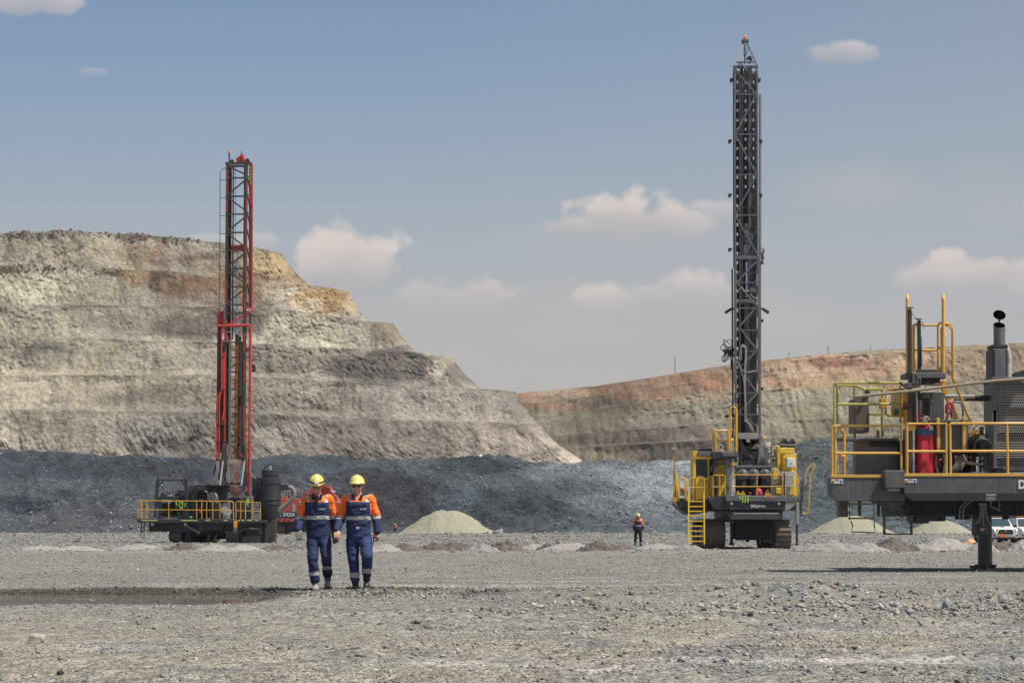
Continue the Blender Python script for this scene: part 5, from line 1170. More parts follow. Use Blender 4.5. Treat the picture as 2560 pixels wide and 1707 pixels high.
# small ladder, orange tag
m = MB(); m.beam(A(160, 870, -.1), A(150, 1052, -.2), u(9)); m.beam(A(192, 870, -.1), A(188, 1052, -.2), u(9))
for v in (925, 985, 1050): m.beam(A(150, v, -.15), A(190, v, -.15), u(6))
m.build("hanging_ladder", BK, R2)
m = MB(); A.poly(m, [(1248, 855), (1268, 850), (1284, 868), (1282, 935), (1242, 935), (1238, 870)], -.32, -.22); k_ = m.build("orange_buoy", paint("orange_tag", (.75, .36, .03), .5, dust=.2), R2, bevel=.02)
m = MB(); m.path([A(1262, 852, -.28), A(1250, 832, -.26)], .03); m.beam(A(1250, 935, -.26), A(1250, 985, -.26), .05); m.beam(A(1274, 935, -.26), A(1274, 985, -.26), .05); A.box(m, 1240, 1282, 945, 955, -.3, -.2); m.build("hanger", INS, k_)
# rails
m = MB(); r = .027
m.path([A(120, 826, -.1), A(120, 616, -.1), A(1185, 622, -.1), A(1225, 626, -.1), A(1240, 640, -.1), A(1240, 826, -.1)], r)
m.path([A(120, 722, -.1), A(1240, 728, -.1)], r*.9)
for uu in (155, 480, 808, 868, 925, 997, 1080, 1192): m.path([A(uu, 618, -.1), A(uu, 826, -.1)], r)
m.path([A(120, 616, -.1), A(165, 618, 1.2), A(215, 618, 2.4), A(262, 620, 3.6)], r); m.path([A(120, 722, -.1), A(262, 724, 3.6)], r*.9)
for uu, yy in ((165, 1.2), (215, 2.4), (262, 3.6), (225, 2.6)): m.path([A(uu, 618, yy), A(uu, 822, yy)], r)
m.build("guard_rail", YR, R2)
m = MB(); m.path([A(1268, 830, -.1), A(1268, 636, -.1), A(1282, 624, -.1), A(1380, 630, -.1), A(1558, 638, -.1), A(1558, 832, -.1)], r); m.path([A(1268, 733, -.1), A(1558, 740, -.1)], r*.9)
for uu in (1325, 1380, 1470): m.path([A(uu, 630, -.1), A(uu, 832, -.1)], r)
m.build("guard_rail", YR, R2)
# protective arch
m = MB()
m.beam(A(350, 385, .4), A(318, 815, .4), u(34), .2); m.beam(A(684, 372, .4), A(690, 818, .4), u(34), .2); m.beam(A(330, 372, .4), A(706, 376, .4), u(20), .25); m.beam(A(418, 382, .4), A(362, 440, .4), u(14), .1); m.beam(A(622, 384, .4), A(676, 440, .4), u(16), .1)
for s in (350, 655): A.poly(m, [(s-14, 370), (s+16, 370), (s+22, 350), (s+6, 335), (s+12, 318), (s-6, 312), (s+0, 345)], .35, .55)
A.box(m, 375, 640, 360, 372, .3, .6); m.build("protective_arch", GD, R2, bevel=.015)
# machinery blocks
m = MB(); A.box(m, 350, 612, 566, 598, .5, 2.5); A.box(m, 350, 392, 590, 825, .5, .8); A.box(m, 585, 612, 590, 825, .5, .8); A.box(m, 330, 690, 798, 818, .4, .6); A.box(m, 400, 590, 640, 800, 1.4, 2.4); e1 = m.build("engine_frame", GD, R2, bevel=.015)
m = MB(); A.box(m, 590, 770, 490, 830, .9, 3); A.poly(m, [(545, 520), (590, 490), (590, 560), (545, 560)], 1, 2); A.box(m, 615, 690, 560, 640, .6, .95); m.build("engine_hood", GD, R2, bevel=.02)
m = MB(); A.poly(m, [(722, 436), (815, 430), (960, 432), (1185, 436), (1190, 500), (1080, 515), (722, 485)], 1.2, 3.6); m.build("water_tank", BR, R2, bevel=.03)
m = MB(); A.box(m, 815, 955, 455, 492, .6, 1.3); A.box(m, 745, 820, 500, 820, .8, 2.2); A.box(m, 1065, 1150, 500, 640, .9, 2); A.box(m, 960, 1090, 640, 828, .6, 1.6); A.box(m, 740, 900, 610, 830, 1.3, 2.4); A.poly(m, [(940, 500), (1040, 490), (1085, 520), (1085, 560), (940, 540)], .8, 1.6); m.split("pump_cabinet", GD, R2, bevel=.02)
m = MB(); A.box(m, 820, 935, 505, 600, 1.0, 1.05); A.box(m, 890, 960, 600, 820, 1.25, 1.3); m.build("painted_recess_shade", BK, R2)  # flat black sheets stand in for shade between the machinery blocks
m = MB(); A.box(m, 770, 812, 660, 712, .7, .82); m.build("louvre", BK, R2)
c = A(1000, 570, .5); m = MB(); m.lathe(c, [(u(52), .35), (u(54), 0), (u(44), -.04), (u(40), .02), (u(24), .02), (u(22), -.05), (u(4), -.06)], 22, axis=(0, 1, 0)); tb = m.build("fan_housing", GL, R2, ang=40)
m = MB(); m.path([c+Vector((u(38)*math.cos(R(q)), -.03, u(38)*math.sin(R(q)))) for q in range(0, 360, 20)], .03, 5, closed=True)
for q in range(0, 180, 36): m.beam(c+Vector((u(38)*math.cos(R(q)), -.02, u(38)*math.sin(R(q)))), c-Vector((u(38)*math.cos(R(q)), .02, u(38)*math.sin(R(q)))), .03)
m.build("fan_grille", INS, tb)
m = MB(); hoses(m, [A(905, 505, .5), A(935, 520, .45), A(942, 560, .5), A(945, 600, .5)], .06); hoses(m, [A(432, 540, .6), A(500, 560, .5), A(560, 530, .6), A(590, 510, .6)], .05); m.split("silver_pipe", GL, R2)
m = MB(); c = A(415, 550, .8); m.lathe(c, [(u(34), 0), (u(34), .2)], 18, axis=(0, 1, 0)); A.box(m, 450, 492, 515, 560, .6, 1.0); m.build("turbo_housing", HOSE, R2)
c = A(1265, 497, .2); m = MB(); m.lathe(c, [(u(60), 0), (u(68), .02), (u(68), .10), (u(40), .12), (u(40), .4), (u(68), .42), (u(68), .5)], 26, axis=(0, 1, 0)); m.lathe(c, [(u(22), -.05), (u(22), .05)], 14, axis=(0, 1, 0))
for q in range(0, 360, 60): m.beam(c+Vector((0, -.02, 0)), c+Vector((u(60)*math.cos(R(q)), -.02, u(60)*math.sin(R(q)))), .06, .05)
m.build("winch_drum", paint("rust_red", (.19, .06, .05), .6, dust=.4, dcol=(.2, .14, .12), sc=3), R2)
m = MB(); A.box(m, 1190, 1245, 575, 830, .5, 1.8); A.box(m, 1245, 1445, 580, 832, .6, 2.0); A.box(m, 1372, 1410, 505, 560, .8, 1.2); m.split("control_cabinet", GD, R2, bevel=.02)
c = A(1348, 468, .4); m = MB(); m.lathe(c, [(u(16), -.08), (u(17), .08), (u(8), .1)], 14); m.tube(c, c+Vector((0, 0, -.35)), .03); m.build("blue_sensor", flat("blue_plastic", (.03, .07, .25), .5), R2)
m = MB(); A.box(m, 1378, 1384, 640, 830, .1, .2); A.box(m, 1440, 1468, 560, 840, .7, 1.2); m.build("cabinet_edge", GL, R2)
random.seed(11); m = MB()
for k in range(34):
    x0 = random.uniform(360, 1440); v0 = random.uniform(560, 740); L_k = random.uniform(30, 110); hoses(m, [A(x0, v0, .55), A(x0+random.uniform(-30, 30), v0+L_k*.5, .4), A(x0+random.uniform(-50, 50), min(v0+L_k, 820), .5)], random.uniform(.012, .03))
m.split("hose", HSB, R2)
m = MB()
for k in range(24): x0 = random.uniform(760, 1180); v0 = random.uniform(440, 520); s = random.uniform(6, 22); A.box(m, x0, x0+s, v0-s, v0+s*.7, .5+random.random()*.3, 1.0)
for k in range(20): x0 = random.uniform(380, 600); v0 = random.uniform(620, 790); s = random.uniform(8, 22); A.box(m, x0, x0+s, v0-s, v0+s*.7, .6+random.random()*.3, 1.2)
A.box(m, 520, 528, 470, 530, .8, .9); m.tube(A(1135, 460, .6), A(1138, 510, .6), u(10)); m.tube(A(1150, 490, .6), A(1175, 500, .6), u(8)); m.split("fitting", GD, R2)
m = MB(); m.lathe(A(850, 742, .3), [(.05, -.12), (.09, -.1), (.09, .1), (.05, .13)], 12); m.build("red_valve", RED, R2); m = MB(); A.poly(m, [(722, 795), (745, 800), (752, 822), (718, 824)], .2, .35); m.build("green_container", flat("green_plastic", (.04, .5, .12), .4), R2, bevel=.02)
m = MB(); vs = [A(x, v, .1+.12*random.random()) for (x, v) in ((1095, 690), (1150, 680), (1200, 720), (1215, 760), (1190, 800), (1120, 770), (1090, 740))]; m.add(vs+[v+Vector((0, .25, -.02)) for v in vs], [tuple(range(7)), tuple(range(13, 6, -1))]+[(i, (i+1) % 7, 7+(i+1) % 7, 7+i) for i in range(7)]); m.build("plastic_sheet", BEIGE, R2)
# painted numbers
m = MB(); w_ = u(12)
for p, q in (((565, 622), (568, 665)), ((568, 668), (612, 668)), ((608, 622), (606, 668))): m.beam(A(*p, -.02), A(*q, -.02), w_, .02)
for p, q in (((612, 700), (642, 702)), ((642, 630), (642, 702)), ((612, 628), (644, 628)), ((612, 628), (612, 700)), ((680, 640), (662, 690))): m.beam(A(*p, -.02), A(*q, -.02), w_, .02)
k = MB(); A.box(k, 552, 650, 615, 710, .0, .02); k.build("number_board", GD, R2); m.build("painted_number", LIME, R2)
m = MB()
for p, q in (((1400, 590), (1400, 640)), ((1395, 592), (1424, 592)), ((1424, 590), (1418, 650)), ((1400, 640), (1416, 690))): m.beam(A(*p, -.02), A(*q, -.02), w_, .02)
m.build("painted_number", LIME, R2)
# dust cyclone
m = MB(); c = A(1675, 660, 1.2); z = lambda v: (660-v)/4.704/(F/(118.5+1.2))
w = lambda q: q/4.704/(F/(118.5+1.2))
m.lathe(c, [(w(66), z(850)), (w(72), z(835)), (w(116), z(680)), (w(116), z(664)), (w(124), z(662)), (w(124), z(652)), (w(120), z(650)), (w(121), z(610)), (w(128), z(606)), (w(128), z(598)), (w(123), z(594)), (w(123), z(425)), (w(131), z(420)), (w(131), z(350)), (w(98), z(346)), (w(98), z(325)), (w(104), z(322)), (w(104), z(262)), (w(96), z(258)), (w(12), z(256)), (w(12), z(200)), (w(8), z(198))], 36)
cy = m.build("dust_cyclone", GD, R2, ang=30)
m = MB(); m.tube(c+Vector((0, 0, z(255))), c+Vector((0, 0, z(205))), w(14)); k = m.build("vent_pipe", CHR, cy); m = MB(); hoses(m, [c+Vector((w(-100), 0, z(330))), c+Vector((w(-70), 0, z(240))), c+Vector((w(-20), 0, z(200))), c+Vector((w(34), 0, z(198)))], w(7)); m.build("vent_hose", HSB, cy)
m = MB(); P = A(1612, 845, .9), A(1738, 845, .9), A(1726, 1132, .9), A(1610, 1132, .9); A.poly(m, [(1610, 842), (1740, 842), (1738, 930), (1728, 1132), (1680, 1132), (1678, 1045), (1664, 1045), (1660, 1130), (1612, 1130)], .85, 1.5); m.build("discharge_chute", BR, cy, bevel=.02)
m = MB(); A.box(m, 1690, 1886, 428, 490, .9, 1.4); m.build("inlet_box", GD, cy, bevel=.02)
m = MB(); pts = [A(1880, 458, 1.1), A(1925, 470, 1.1), A(1952, 515, 1.1), A(1950, 560, 1.1), A(1915, 610, 1.1), A(1860, 660, 1.1), A(1800, 710, 1.1), A(1775, 745, 1.1)]; hoses(m, pts, u(28), 14); m.build("suction_hose", HOSE, cy, ang=60)
for i in range(8):
    pass
m = MB(); A.box(m, 1460, 1560, 350, 640, 1.6, 2.4); A.box(m, 1540, 1700, 640, 700, .9, 1.2); m.beam(A(1440, 640, .9), A(1545, 480, .9), u(14)); m.beam(A(1470, 600, .8), A(1530, 470, .8), u(10)); A.box(m, 1538, 1560, 380, 470, .7, 1.0); m.build("cyclone_bracket", GD, R2)
m = MB(); A.box(m, 1565, 1625, 660, 1130, 1.3, 1.6); m.beam(A(1702, 640, .6), A(1702, 700, .6), u(9)); m.build("chute_support", GD, R2)

# ---- mast (front face at the deck, drawn at full scale of the photograph) ----
B = Frame(0, 0, 1, 119.5, 500); B.root = A.root
def Bp(x, y, d=0.): return B(x, y, d)
XL = lambda y: 568.5+(561.5-568.5)*(y-408)/(1200-408); XR = lambda y: 616.5+(609.5-616.5)*(y-408)/(1200-408)
m = MB()
for d in (0., 1.5):
    for y0, y1 in ((408, 700), (700, 1000), (1000, 1225)):
        m.beam(Bp(XL(y0), y0, d), Bp(XL(y1), y1, d), .17, .17); m.beam(Bp(XR(y0), y0, d), Bp(XR(y1), y1, d), .17, .17)
m.beam(Bp(564, 409, 0), Bp(629, 409, 0), .16, .2); m.beam(Bp(564, 409, 1.5), Bp(629, 409, 1.5), .14, .2); m.beam(Bp(566, 416, 0), Bp(618, 416, 0), .12, .1)
mast = m.build("mast", BR, R2, label="brown and red lattice drill mast")
rung = [445, 491, 535.5, 581.5, 626, 672, 717, 762, 783, 855, 893, 930, 973.5, 1017, 1060, 1104]
m = MB()
for yy in rung: m.beam(Bp(XL(yy), yy, -.02), Bp(XR(yy), yy, -.02), .10, .1); m.beam(Bp(XL(yy)+3, yy, 1.5), Bp(XR(yy)+3, yy, 1.5), .08, .08)
zig = [420, 440, 491, 535, 581, 626, 672, 717, 740]
lr = [(568, 415), (615, 437), (615, 449), (570, 487), (570, 495), (615, 527), (615, 541), (570, 577), (570, 585), (615, 619), (615, 632), (569, 666), (568, 677), (613, 709), (613, 722), (568, 757)]
for a_, b_ in zip(lr[::2], lr[1::2]): m.beam(Bp(*a_, -.05), Bp(*b_, -.05), .10, .08)
lr = [(567, 865), (610, 887), (610, 897), (568, 925), (568, 938), (610, 967), (610, 980), (566, 1010), (580, 1030), (608, 1052), (608, 1020), (580, 1045), (580, 1070), (607, 1095), (607, 1065), (578, 1095), (578, 1112), (606, 1138), (606, 1110), (578, 1135)]
for a_, b_ in zip(lr[::2], lr[1::2]): m.beam(Bp(*a_, -.05), Bp(*b_, -.05), .09, .08)
for i in range(8):
    y0 = 440+45*i; m.beam(Bp(618, y0, .1), Bp(627, y0+45, 1.4), .08, .08); m.beam(Bp(618, y0+2, .05), Bp(628, y0+2, 1.45), .07, .07); m.beam(Bp(571, y0+2, .05), Bp(576, y0+2, 1.45), .07, .07)
m.split("lattice_brace", BR, mast)
m = MB()      # worn red patches of paint on the posts
for (x, y0, y1) in ((568, 427, 485), (568, 502, 530), (616.5, 455, 476), (616.3, 497, 528), (616, 545, 640), (615.5, 640, 720), (562.5, 1010, 1120), (611.5, 900, 960), (610.5, 1010, 1150), (566, 800, 830), (565, 700, 760), (612.5, 730, 800), (563, 880, 960), (611, 830, 880)):
    m.box(Bp(x-1.5, y0, 0).x, Bp(x+1.6, y0, 0).x, Bp(x, y0, 0).y-.093, Bp(x, y0, 0).y-.088, Bp(x, y1, 0).z, Bp(x, y0, 0).z)
m.split("worn_paint_patch", MR, mast)
m = MB(); m.beam(Bp(627.5, 410, 1.2), Bp(627, 780, 1.2), .24, .3); m.build("red_rear_post", MR, mast)
m = MB(); m.beam(Bp(625.5, 520, .9), Bp(625, 1000, .9), .13, .13); m.build("rear_post", BR, mast)
for yy in (511, 545, 563): m = MB(); B.box(m, 628, 631, yy-2.5, yy+2.5, 1.0, 1.3); m.build("red_clip", MR, mast)
m = MB(); B.box(m, 623.5, 627.5, 415, 463, .5, .6); lp = m.build("label_plate", BR, mast)
m = MB()
for i, yy in enumerate((419, 427, 435.5, 443, 450, 458)): B.box(m, 624.4, 626.8, yy-2.3, yy+2.3, .46, .5)
m.split("lime_marking", LIME, lp)
# chains, cables, rods
m = MB()
m.tube(Bp(574.5, 415, .7), Bp(568, 1150, .7), .09, n=8); m.tube(Bp(578, 415, .9), Bp(572, 1150, .9), .06)
for k in range(150): yy = 415+k*5; xx = 574.5-(yy-415)*.0088; B.box(m, xx-3.6, xx-2.3, yy, yy+2.4, .6, .8)
m.build("feed_chain", HSB, mast)
m = MB(); m.tube(Bp(611.5, 418, .4), Bp(606, 1150, .4), .05)
for k in range(140): yy = 420+k*5; xx = 611.5-(yy-418)*.0075; B.box(m, xx-1.9, xx-.4, yy, yy+2.4, .35, .5)
m.build("feed_chain", HSB, mast)
m = MB(); m.tube(Bp(583.5, 418, .5), Bp(581, 850, .5), .05); m.build("blue_cable", flat("blue_cable", (.03, .045, .12), .5), mast)
m = MB(); m.tube(Bp(589.5, 418, .5), Bp(588.8, 615, .5), .015); m.build("thin_cable", HSB, mast)
m = MB(); m.tube(Bp(593.5, 625, .5), Bp(592.5, 836, .5), .075, n=12); m.build("feed_cylinder", CHR, mast)
m = MB(); m.tube(Bp(592.3, 836, .5), Bp(592, 865, .5), .12, n=12); m.build("cylinder_gland", BR, mast)
m = MB(); m.tube(Bp(592.3, 863, .25), Bp(589, 1150, .25), .12, n=14); m.build("orange_drill_pipe", ORP_, mast)
m = MB(); m.tube(Bp(599, 840, .9), Bp(597, 1150, .9), .13, n=10); m.tube(Bp(605, 855, 1.1), Bp(602, 1150, 1.1), .08, n=8); m.split("dark_rod", HSB, mast)
m = MB(); B.poly(m, [(577, 614), (608, 613), (609, 622), (604, 628), (599, 625), (589, 625), (584, 628), (577, 622)], .2, .7); m.build("red_crosshead", MR, mast, bevel=.02)
m = MB()
for (x0, y0, x1, y1) in ((572, 811, 610, 788), ): m.beam(Bp(x0, y0, -.1), Bp(x1, y1, -.1), .11, .1)
B.poly(m, [(564, 805), (567, 800), (568, 812), (562, 806)], -.15, -.05); B.box(m, 567, 573, 853, 859, -.12, 0); B.box(m, 566, 571, 840, 851, -.12, 0); m.build("red_brace", PINKR, mast)
# left bundle: service cylinder with red top and pipes
m = MB(); m.tube(Bp(549.5, 815, .3), Bp(546, 1130, .3), .17, n=14); m.tube(Bp(558, 850, .5), Bp(553, 1130, .5), .18, n=14); m.split("air_receiver", paint("dull_red_paint", (.16, .03, .022), .6, dust=.3, dcol=(.07, .05, .04), sc=1.5), mast)
m = MB(); m.tube(Bp(547, 783, .3), Bp(546.5, 818, .3), .11, n=10); m.tube(Bp(550, 775, .2), Bp(549, 822, .2), .06); m.tube(Bp(558, 776, .2), Bp(557.5, 812, .2), .06); m.tube(Bp(554, 780, .4), Bp(554, 820, .4), .09); m.split("red_tube", PINKR, mast)
m = MB(); m.path([Bp(544, 815, -.1), Bp(600, 814, -.1), Bp(624, 813, -.1), Bp(626.5, 816, -.1), Bp(625, 1000, .0), Bp(623.5, 1160, .0), Bp(621, 1240, .0)], .10); m.build("red_air_pipe", PINKR, mast)
for (pts) in ([(554, 822), (554, 972), (545, 990), (542, 1010), (541.5, 1150)], [(557.5, 818), (557, 830), (565, 832), (565, 845)], [(565, 883), (558, 883), (557, 972), (549.5, 992), (548, 1010), (547.5, 1152)], [(561, 885), (560.5, 1020), (556, 1050)]):
    m = MB(); m.path([Bp(*p, -.12) for p in pts], .060); m.build("red_pipe", PINKR, mast)
for (pts) in ([(565, 830), (576, 830), (579, 834), (575.5, 1150)], [(553.5, 965), (553.5, 856), (556, 853), (574, 853), (577, 856)], [(573.5, 860), (572, 1150)]):
    m = MB(); m.path([Bp(*p, -.14) for p in pts], .035); m.build("brown_pipe", HOSE, mast)
m = MB()
for yy in (892, 974, 1060, 1104): B.box(m, 541, 562, yy-1, yy+1, -.2, .2); B.box(m, 618, 627, yy-1, yy+1, -.1, .3)
B.box(m, 539.5, 542.5, 1025, 1050, -.2, .1); m.split("pipe_clamp", BR, mast)
m = MB(); m.path([Bp(567, 418, 0), Bp(550.5, 428, .2), Bp(549.5, 620, .3), Bp(548, 772, .3)], .025)
for k in range(9): yy = 450+45*k; m.path([Bp(549.5, yy, .2), Bp(XL(yy), yy-.5, .1)], .02)
m.build("side_ladder", BR, mast)
m = MB(); B.poly(m, [(617, 765), (627, 767), (627, 784), (617, 781)], -.16, -.12); sg = m.build("number_sign", MR, mast)
t = Bp(622, 775, -.18); text("sign_number", "407", .26, TXT, sg, t, .004, sx=.9, bold=.006)
m = MB(); random.seed(8)
for k in range(10): hoses(m, [Bp(627, 912+random.uniform(-5, 8), .3), Bp(633+random.uniform(0, 4), 915+random.uniform(-4, 8), .3), Bp(636+random.uniform(-2, 3), 924+random.uniform(-3, 6), .3), Bp(628, 926, .3)], .025)
B.box(m, 628, 637, 915, 918, .2, .5); B.box(m, 629, 639, 923, 926, .2, .4); B.box(m, 628, 637, 1024, 1026, .2, .4); m.split("side_fitting", BR, mast)
# red lattice at the right foot
m = MB(); m.beam(A(1392, -60, .9), A(1398, 555, .9), u(12), .1); m.beam(A(1428, -60, .9), A(1432, 555, .9), u(12), .1)
for k in range(9): m.beam(A(1394, -50+k*66, .9), A(1430, -17+k*66, .9), u(8), .07); m.beam(A(1430, -17+k*66, .9), A(1395, 16+k*66, .9), u(8), .07)
m.build("red_lattice_leg", PINKR, mast)
m = MB(); A.poly(m, [(1105, -50), (1155, -50), (1150, 250), (1120, 380), (1200, 400), (1190, 430), (1075, 430)], .4, .9); A.poly(m, [(1355, -50), (1385, -50), (1395, 200), (1400, 430), (1330, 430), (1368, 250)], .5, .9); A.box(m, 1130, 1330, 400, 430, .6, 1.0); A.poly(m, [(1040, 130), (1085, 130), (1110, 300), (1010, 420), (1000, 300)], 1.3, 1.6); m.build("mast_foot", BR, R2, bevel=.02)
for (x0, x1) in ((1116, 1083), (1370, 1333)):
    m = MB(); m.tube(A(x0, 140, .2), A(x1, 432, .2), u(11), n=12); k = m.build("lift_cylinder", flat("silver_rod", (.62, .64, .74), .35, .3) if x0 == 1116 else bpy.data.materials["silver_rod"], R2); m = MB(); m.tube(A(x0+3, 105, .2), A(x0, 145, .2), u(14)); m.build("cylinder_eye", BR, k)
m = MB(); A.box(m, 1195, 1290, 150, 185, .3, .7); A.box(m, 1175, 1310, 130, 150, .4, .8)
for x0 in (1180, 1230, 1252, 1300): m.beam(A(x0, 150, .3), A(x0+random.uniform(-20, 20), 420, .4), u(9))
m.build("swivel_block", INS, mast)
m = MB()
for (x0, v0, x1, v1) in ((1190, 185, 1300, 300), (1310, 60, 1385, 120), (1270, 200, 1250, 400), (1240, 260, 1300, 420), (1300, 150, 1390, 260), (1260, 330, 1300, 370)): m.beam(A(x0, v0, .35), A(x1, v1, .4), u(11), .08)
m.split("red_link", PINKR, mast)
m = MB()
for k in range(5): hoses(m, [A(1040+k*9, 150, .3), A(1042+k*6, 250, .2), A(1010+k*10, 350, .2), A(1030+k*8, 425, .2)], .05)
hoses(m, [A(1435, 200, .5), A(1438, 290, .4), A(1470, 330, .4), A(1500, 360, .5)], .045); hoses(m, [A(1170, -50, .2), A(1172, 60, .2), A(1185, 130, .2)], .04)
m.split("hose", HOSE, R2)
# crown
m = MB(); B.poly(m, [(589, 397), (604, 386), (609, 388), (611, 404), (597, 407), (590, 402)], .3, .7); B.poly(m, [(602, 390), (607, 384), (609, 396), (604, 405)], .2, .8); cr_ = m.build("crown_bracket", MR, mast, bevel=.02)
m = MB(); m.lathe(Bp(618, 402, .5), [(.15, 0), (.17, .04), (.17, .1), (.15, .14)], 16, axis=(0, 1, 0)); m.lathe(Bp(580, 403, .5), [(.12, 0), (.13, .04), (.12, .1)], 16, axis=(0, 1, 0)); B.box(m, 572, 577, 402, 408, .3, .5); m.tube(Bp(603, 379, .5), Bp(603, 390, .5), .03); m.build("crown_sheaves", HSB, cr_)
m = MB(); m.tube(Bp(573, 383, .1), Bp(573.5, 408, .1), .05); k = m.build("beacon_post", HSB, mast); m = MB(); m.lathe(Bp(573, 383, .1), [(.08, 0), (.10, .02), (.09, .16), (.05, .18)], 12); m.build("beacon", AMB, k)
# =====================================================================
# NEAR DRILL RIG DECK (right edge)
# =====================================================================
N1 = Frame(2060, 720, 4.612, 36.8, 2464); N2 = Frame(2060, 1040, 3.734, 36.8, 2464)
R3 = empty("drill_rig", N1.root, "close grey drill rig with a red pressure tank, cut by the right edge", "drill rig")
q1, q2 = N1.L, N2.L
SHADE_BK = flat("shade_black", (.0015, .0015, .0015), .95); SHADE_BK.node_tree.nodes['Principled BSDF'].inputs['Specular IOR Level'].default_value = 0  # near-black without gloss: shade put into the colour
G3 = paint("grey_deck_paint", (.085, .085, .09), .5, dust=.32, dcol=(.20, .185, .165), sc=2.2); Y3 = paint("orange_yellow_paint", (.72, .42, .085), .38, dust=.12, sc=3); LG3 = paint("yellow_green_paint", (.47, .43, .08), .5, dust=.45, dcol=(.3, .26, .16), sc=3)
OR3 = paint("orange_panel_paint", (.72, .34, .03), .45, dust=.15, sc=3); BRP = paint("boom_pipe_paint", (.27, .20, .13), .6, dust=.5, dcol=(.34, .29, .22), sc=4)
m = MB(); N2.poly(m, [(68, 572), (760, 572), (760, 790), (135, 792), (68, 726)], .25, .75); d1 = m.build("side_deck", G3, R3, bevel=.01)
m = MB(); N2.box(m, 68, 572, 546, 573, .235, .4); m.build("toe_board", Y3, d1, bevel=.004)
m = MB(); N2.poly(m, [(752, 560), (2700, 560), (2700, 722), (752, 722)], .0, 3.8); d2 = m.build("main_deck", G3, R3, bevel=.01)
m = MB(); a = [N2(752, 722, 0), N2(2700, 722, 0), N2(2700, 788, .16), N2(830, 788, .16)]; b = [v+Vector((0, 2.5, 0)) for v in a]; m.hexa([a[0], a[1], b[1], b[0], a[3], a[2], b[2], b[3]]); m.build("deck_chamfer", G3, d2)
m = MB(); N2.box(m, 750, 2700, 534, 561, -.012, .25); m.build("toe_board", Y3, d2, bevel=.004)
m = MB(); N2.box(m, 570, 756, 505, 670, -.02, .3); cb_ = m.build("control_box", G3, R3, bevel=.012); m = MB(); N2.box(m, 600, 704, 674, 700, .05, .25); m.build("box_drip_tray", GL, cb_)
def sticker(par, u0, v0, u1, v1, y):
    m = MB(); N2.box(m, u0, u1, v0, v1, y-.004, y); s = m.build("safety_sticker", M_white, par); w = u1-u0
    m = MB(); N2.box(m, u0+w*.28, u0+w*.68, v0+3, v0+11, y-.007, y-.004); m.build("red_heading", RED, s)
    m = MB(); N2.box(m, u0+2, u0+w*.26, v0+12, v1-3, y-.007, y-.004); m.build("yellow_field", YR, s)
    m = MB(); N2.poly(m, [(u0+6, v1-6), (u0+w*.22, v1-6), (u0+w*.13, v0+14)], y-.010, y-.007); m.build("triangle_mark", M_black, s)
    c = N2(u0+w*.84, (v0+v1)/2+2, y-.007); m = MB(); m.lathe(c, [(q2(12), 0), (q2(12), .003)], 16, axis=(0, 1, 0)); m.build("blue_disc", flat("blue_sign", (.03, .12, .5), .5) if "blue_sign" not in bpy.data.materials else bpy.data.materials["blue_sign"], s)
    m = MB(); N2.box(m, u0+w*.30, u0+w*.66, v0+16, v0+18, y-.006, y-.004); N2.box(m, u0+w*.30, u0+w*.62, v0+22, v0+24, y-.006, y-.004); m.split("text_line", GL, s)
sticker(d1, 68, 586, 178, 628, .245); sticker(d2, 755, 584, 866, 620, -.003)
t = N2(1848, 640, -.012); text("deck_letter", "D", q2(112), TXT, d2, t, .003, sx=.85, bold=.012)
m = MB(); m.path([N2(1512, 734, .0), N2(1606, 734, .0), N2(1610, 784, .05), N2(1510, 784, .05)], .014, 5, closed=True); k = m.build("lamp_guard", GL, d2); m = MB(); N2.box(m, 1520, 1600, 742, 780, .03, .12); m.build("deck_lamp", BEIGE, k, bevel=.01)
# chassis below
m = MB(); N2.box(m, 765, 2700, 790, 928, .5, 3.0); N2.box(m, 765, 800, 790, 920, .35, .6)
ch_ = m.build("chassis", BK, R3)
m = MB()
for x in (935, 1078, 1220, 1640, 1800): N2.box(m, x-3, x+3, 795, 918, .47, .5)
N2.box(m, 800, 2700, 922, 931, .44, .5); m.build("chassis_ribs", GD, ch_)
m = MB(); N2.box(m, 830, 1135, 930, 980, .7, 1.3); N2.box(m, 830, 980, 975, 1000, .75, 1.2); m.tube(N2(880, 965, .6), N2(880, 965, 1.4), q2(28)); N2.box(m, 1090, 1100, 935, 975, .6, .7); m.split("slung_bracket", GD, R3)
m = MB(); N2.box(m, 1250, 2700, 940, 948, .6, .65)
for x in (1270, 1302, 1354, 1712): N2.box(m, x-14, x+14, 930, 962, .5, .8)
m.build("under_pipe", BK, R3)
m = MB()
for p in ([(1382, 790), (1330, 830), (1302, 870), (1300, 955)], [(1335, 792), (1290, 830), (1268, 865), (1266, 955)], [(1556, 790), (1560, 845), (1600, 860), (1650, 885)], [(1636, 790), (1638, 855)]): hoses(m, [N2(*w, .42) for w in p], .016)
m.split("hose", HOSE, ch_)
# levelling jack
c = N2(1500, 1000, 0); m = MB(); N2.poly(m, [(1432, 925), (1568, 925), (1572, 1110), (1426, 1110)], .4, .85); j = m.build("levelling_jack", GD, R3, bevel=.03)
m = MB(); m.tube(N2(1502, 1100, .62), N2(1504, 1432, .62), q2(67), n=28); m.build("jack_leg", flat("oily_black", (.01, .01, .011), .22), j)
c = N2(1505, 1478, .62); c.z = .0; m = MB(); m.lathe(c, [(q2(165), .02), (q2(165), .06), (q2(150), .085), (q2(80), .12), (q2(72), .2)], 34, sy=.7); m.build("jack_pad", G3, j)
m = MB()
for p in ([(1458, 820), (1462, 900), (1440, 970), (1420, 1010)], [(1474, 820), (1478, 900), (1465, 960), (1440, 1000)], [(1494, 820), (1492, 900), (1486, 1020)], [(1514, 820), (1512, 890), (1530, 970), (1565, 1025)]): hoses(m, [N2(*w, .36) for w in p], .014)
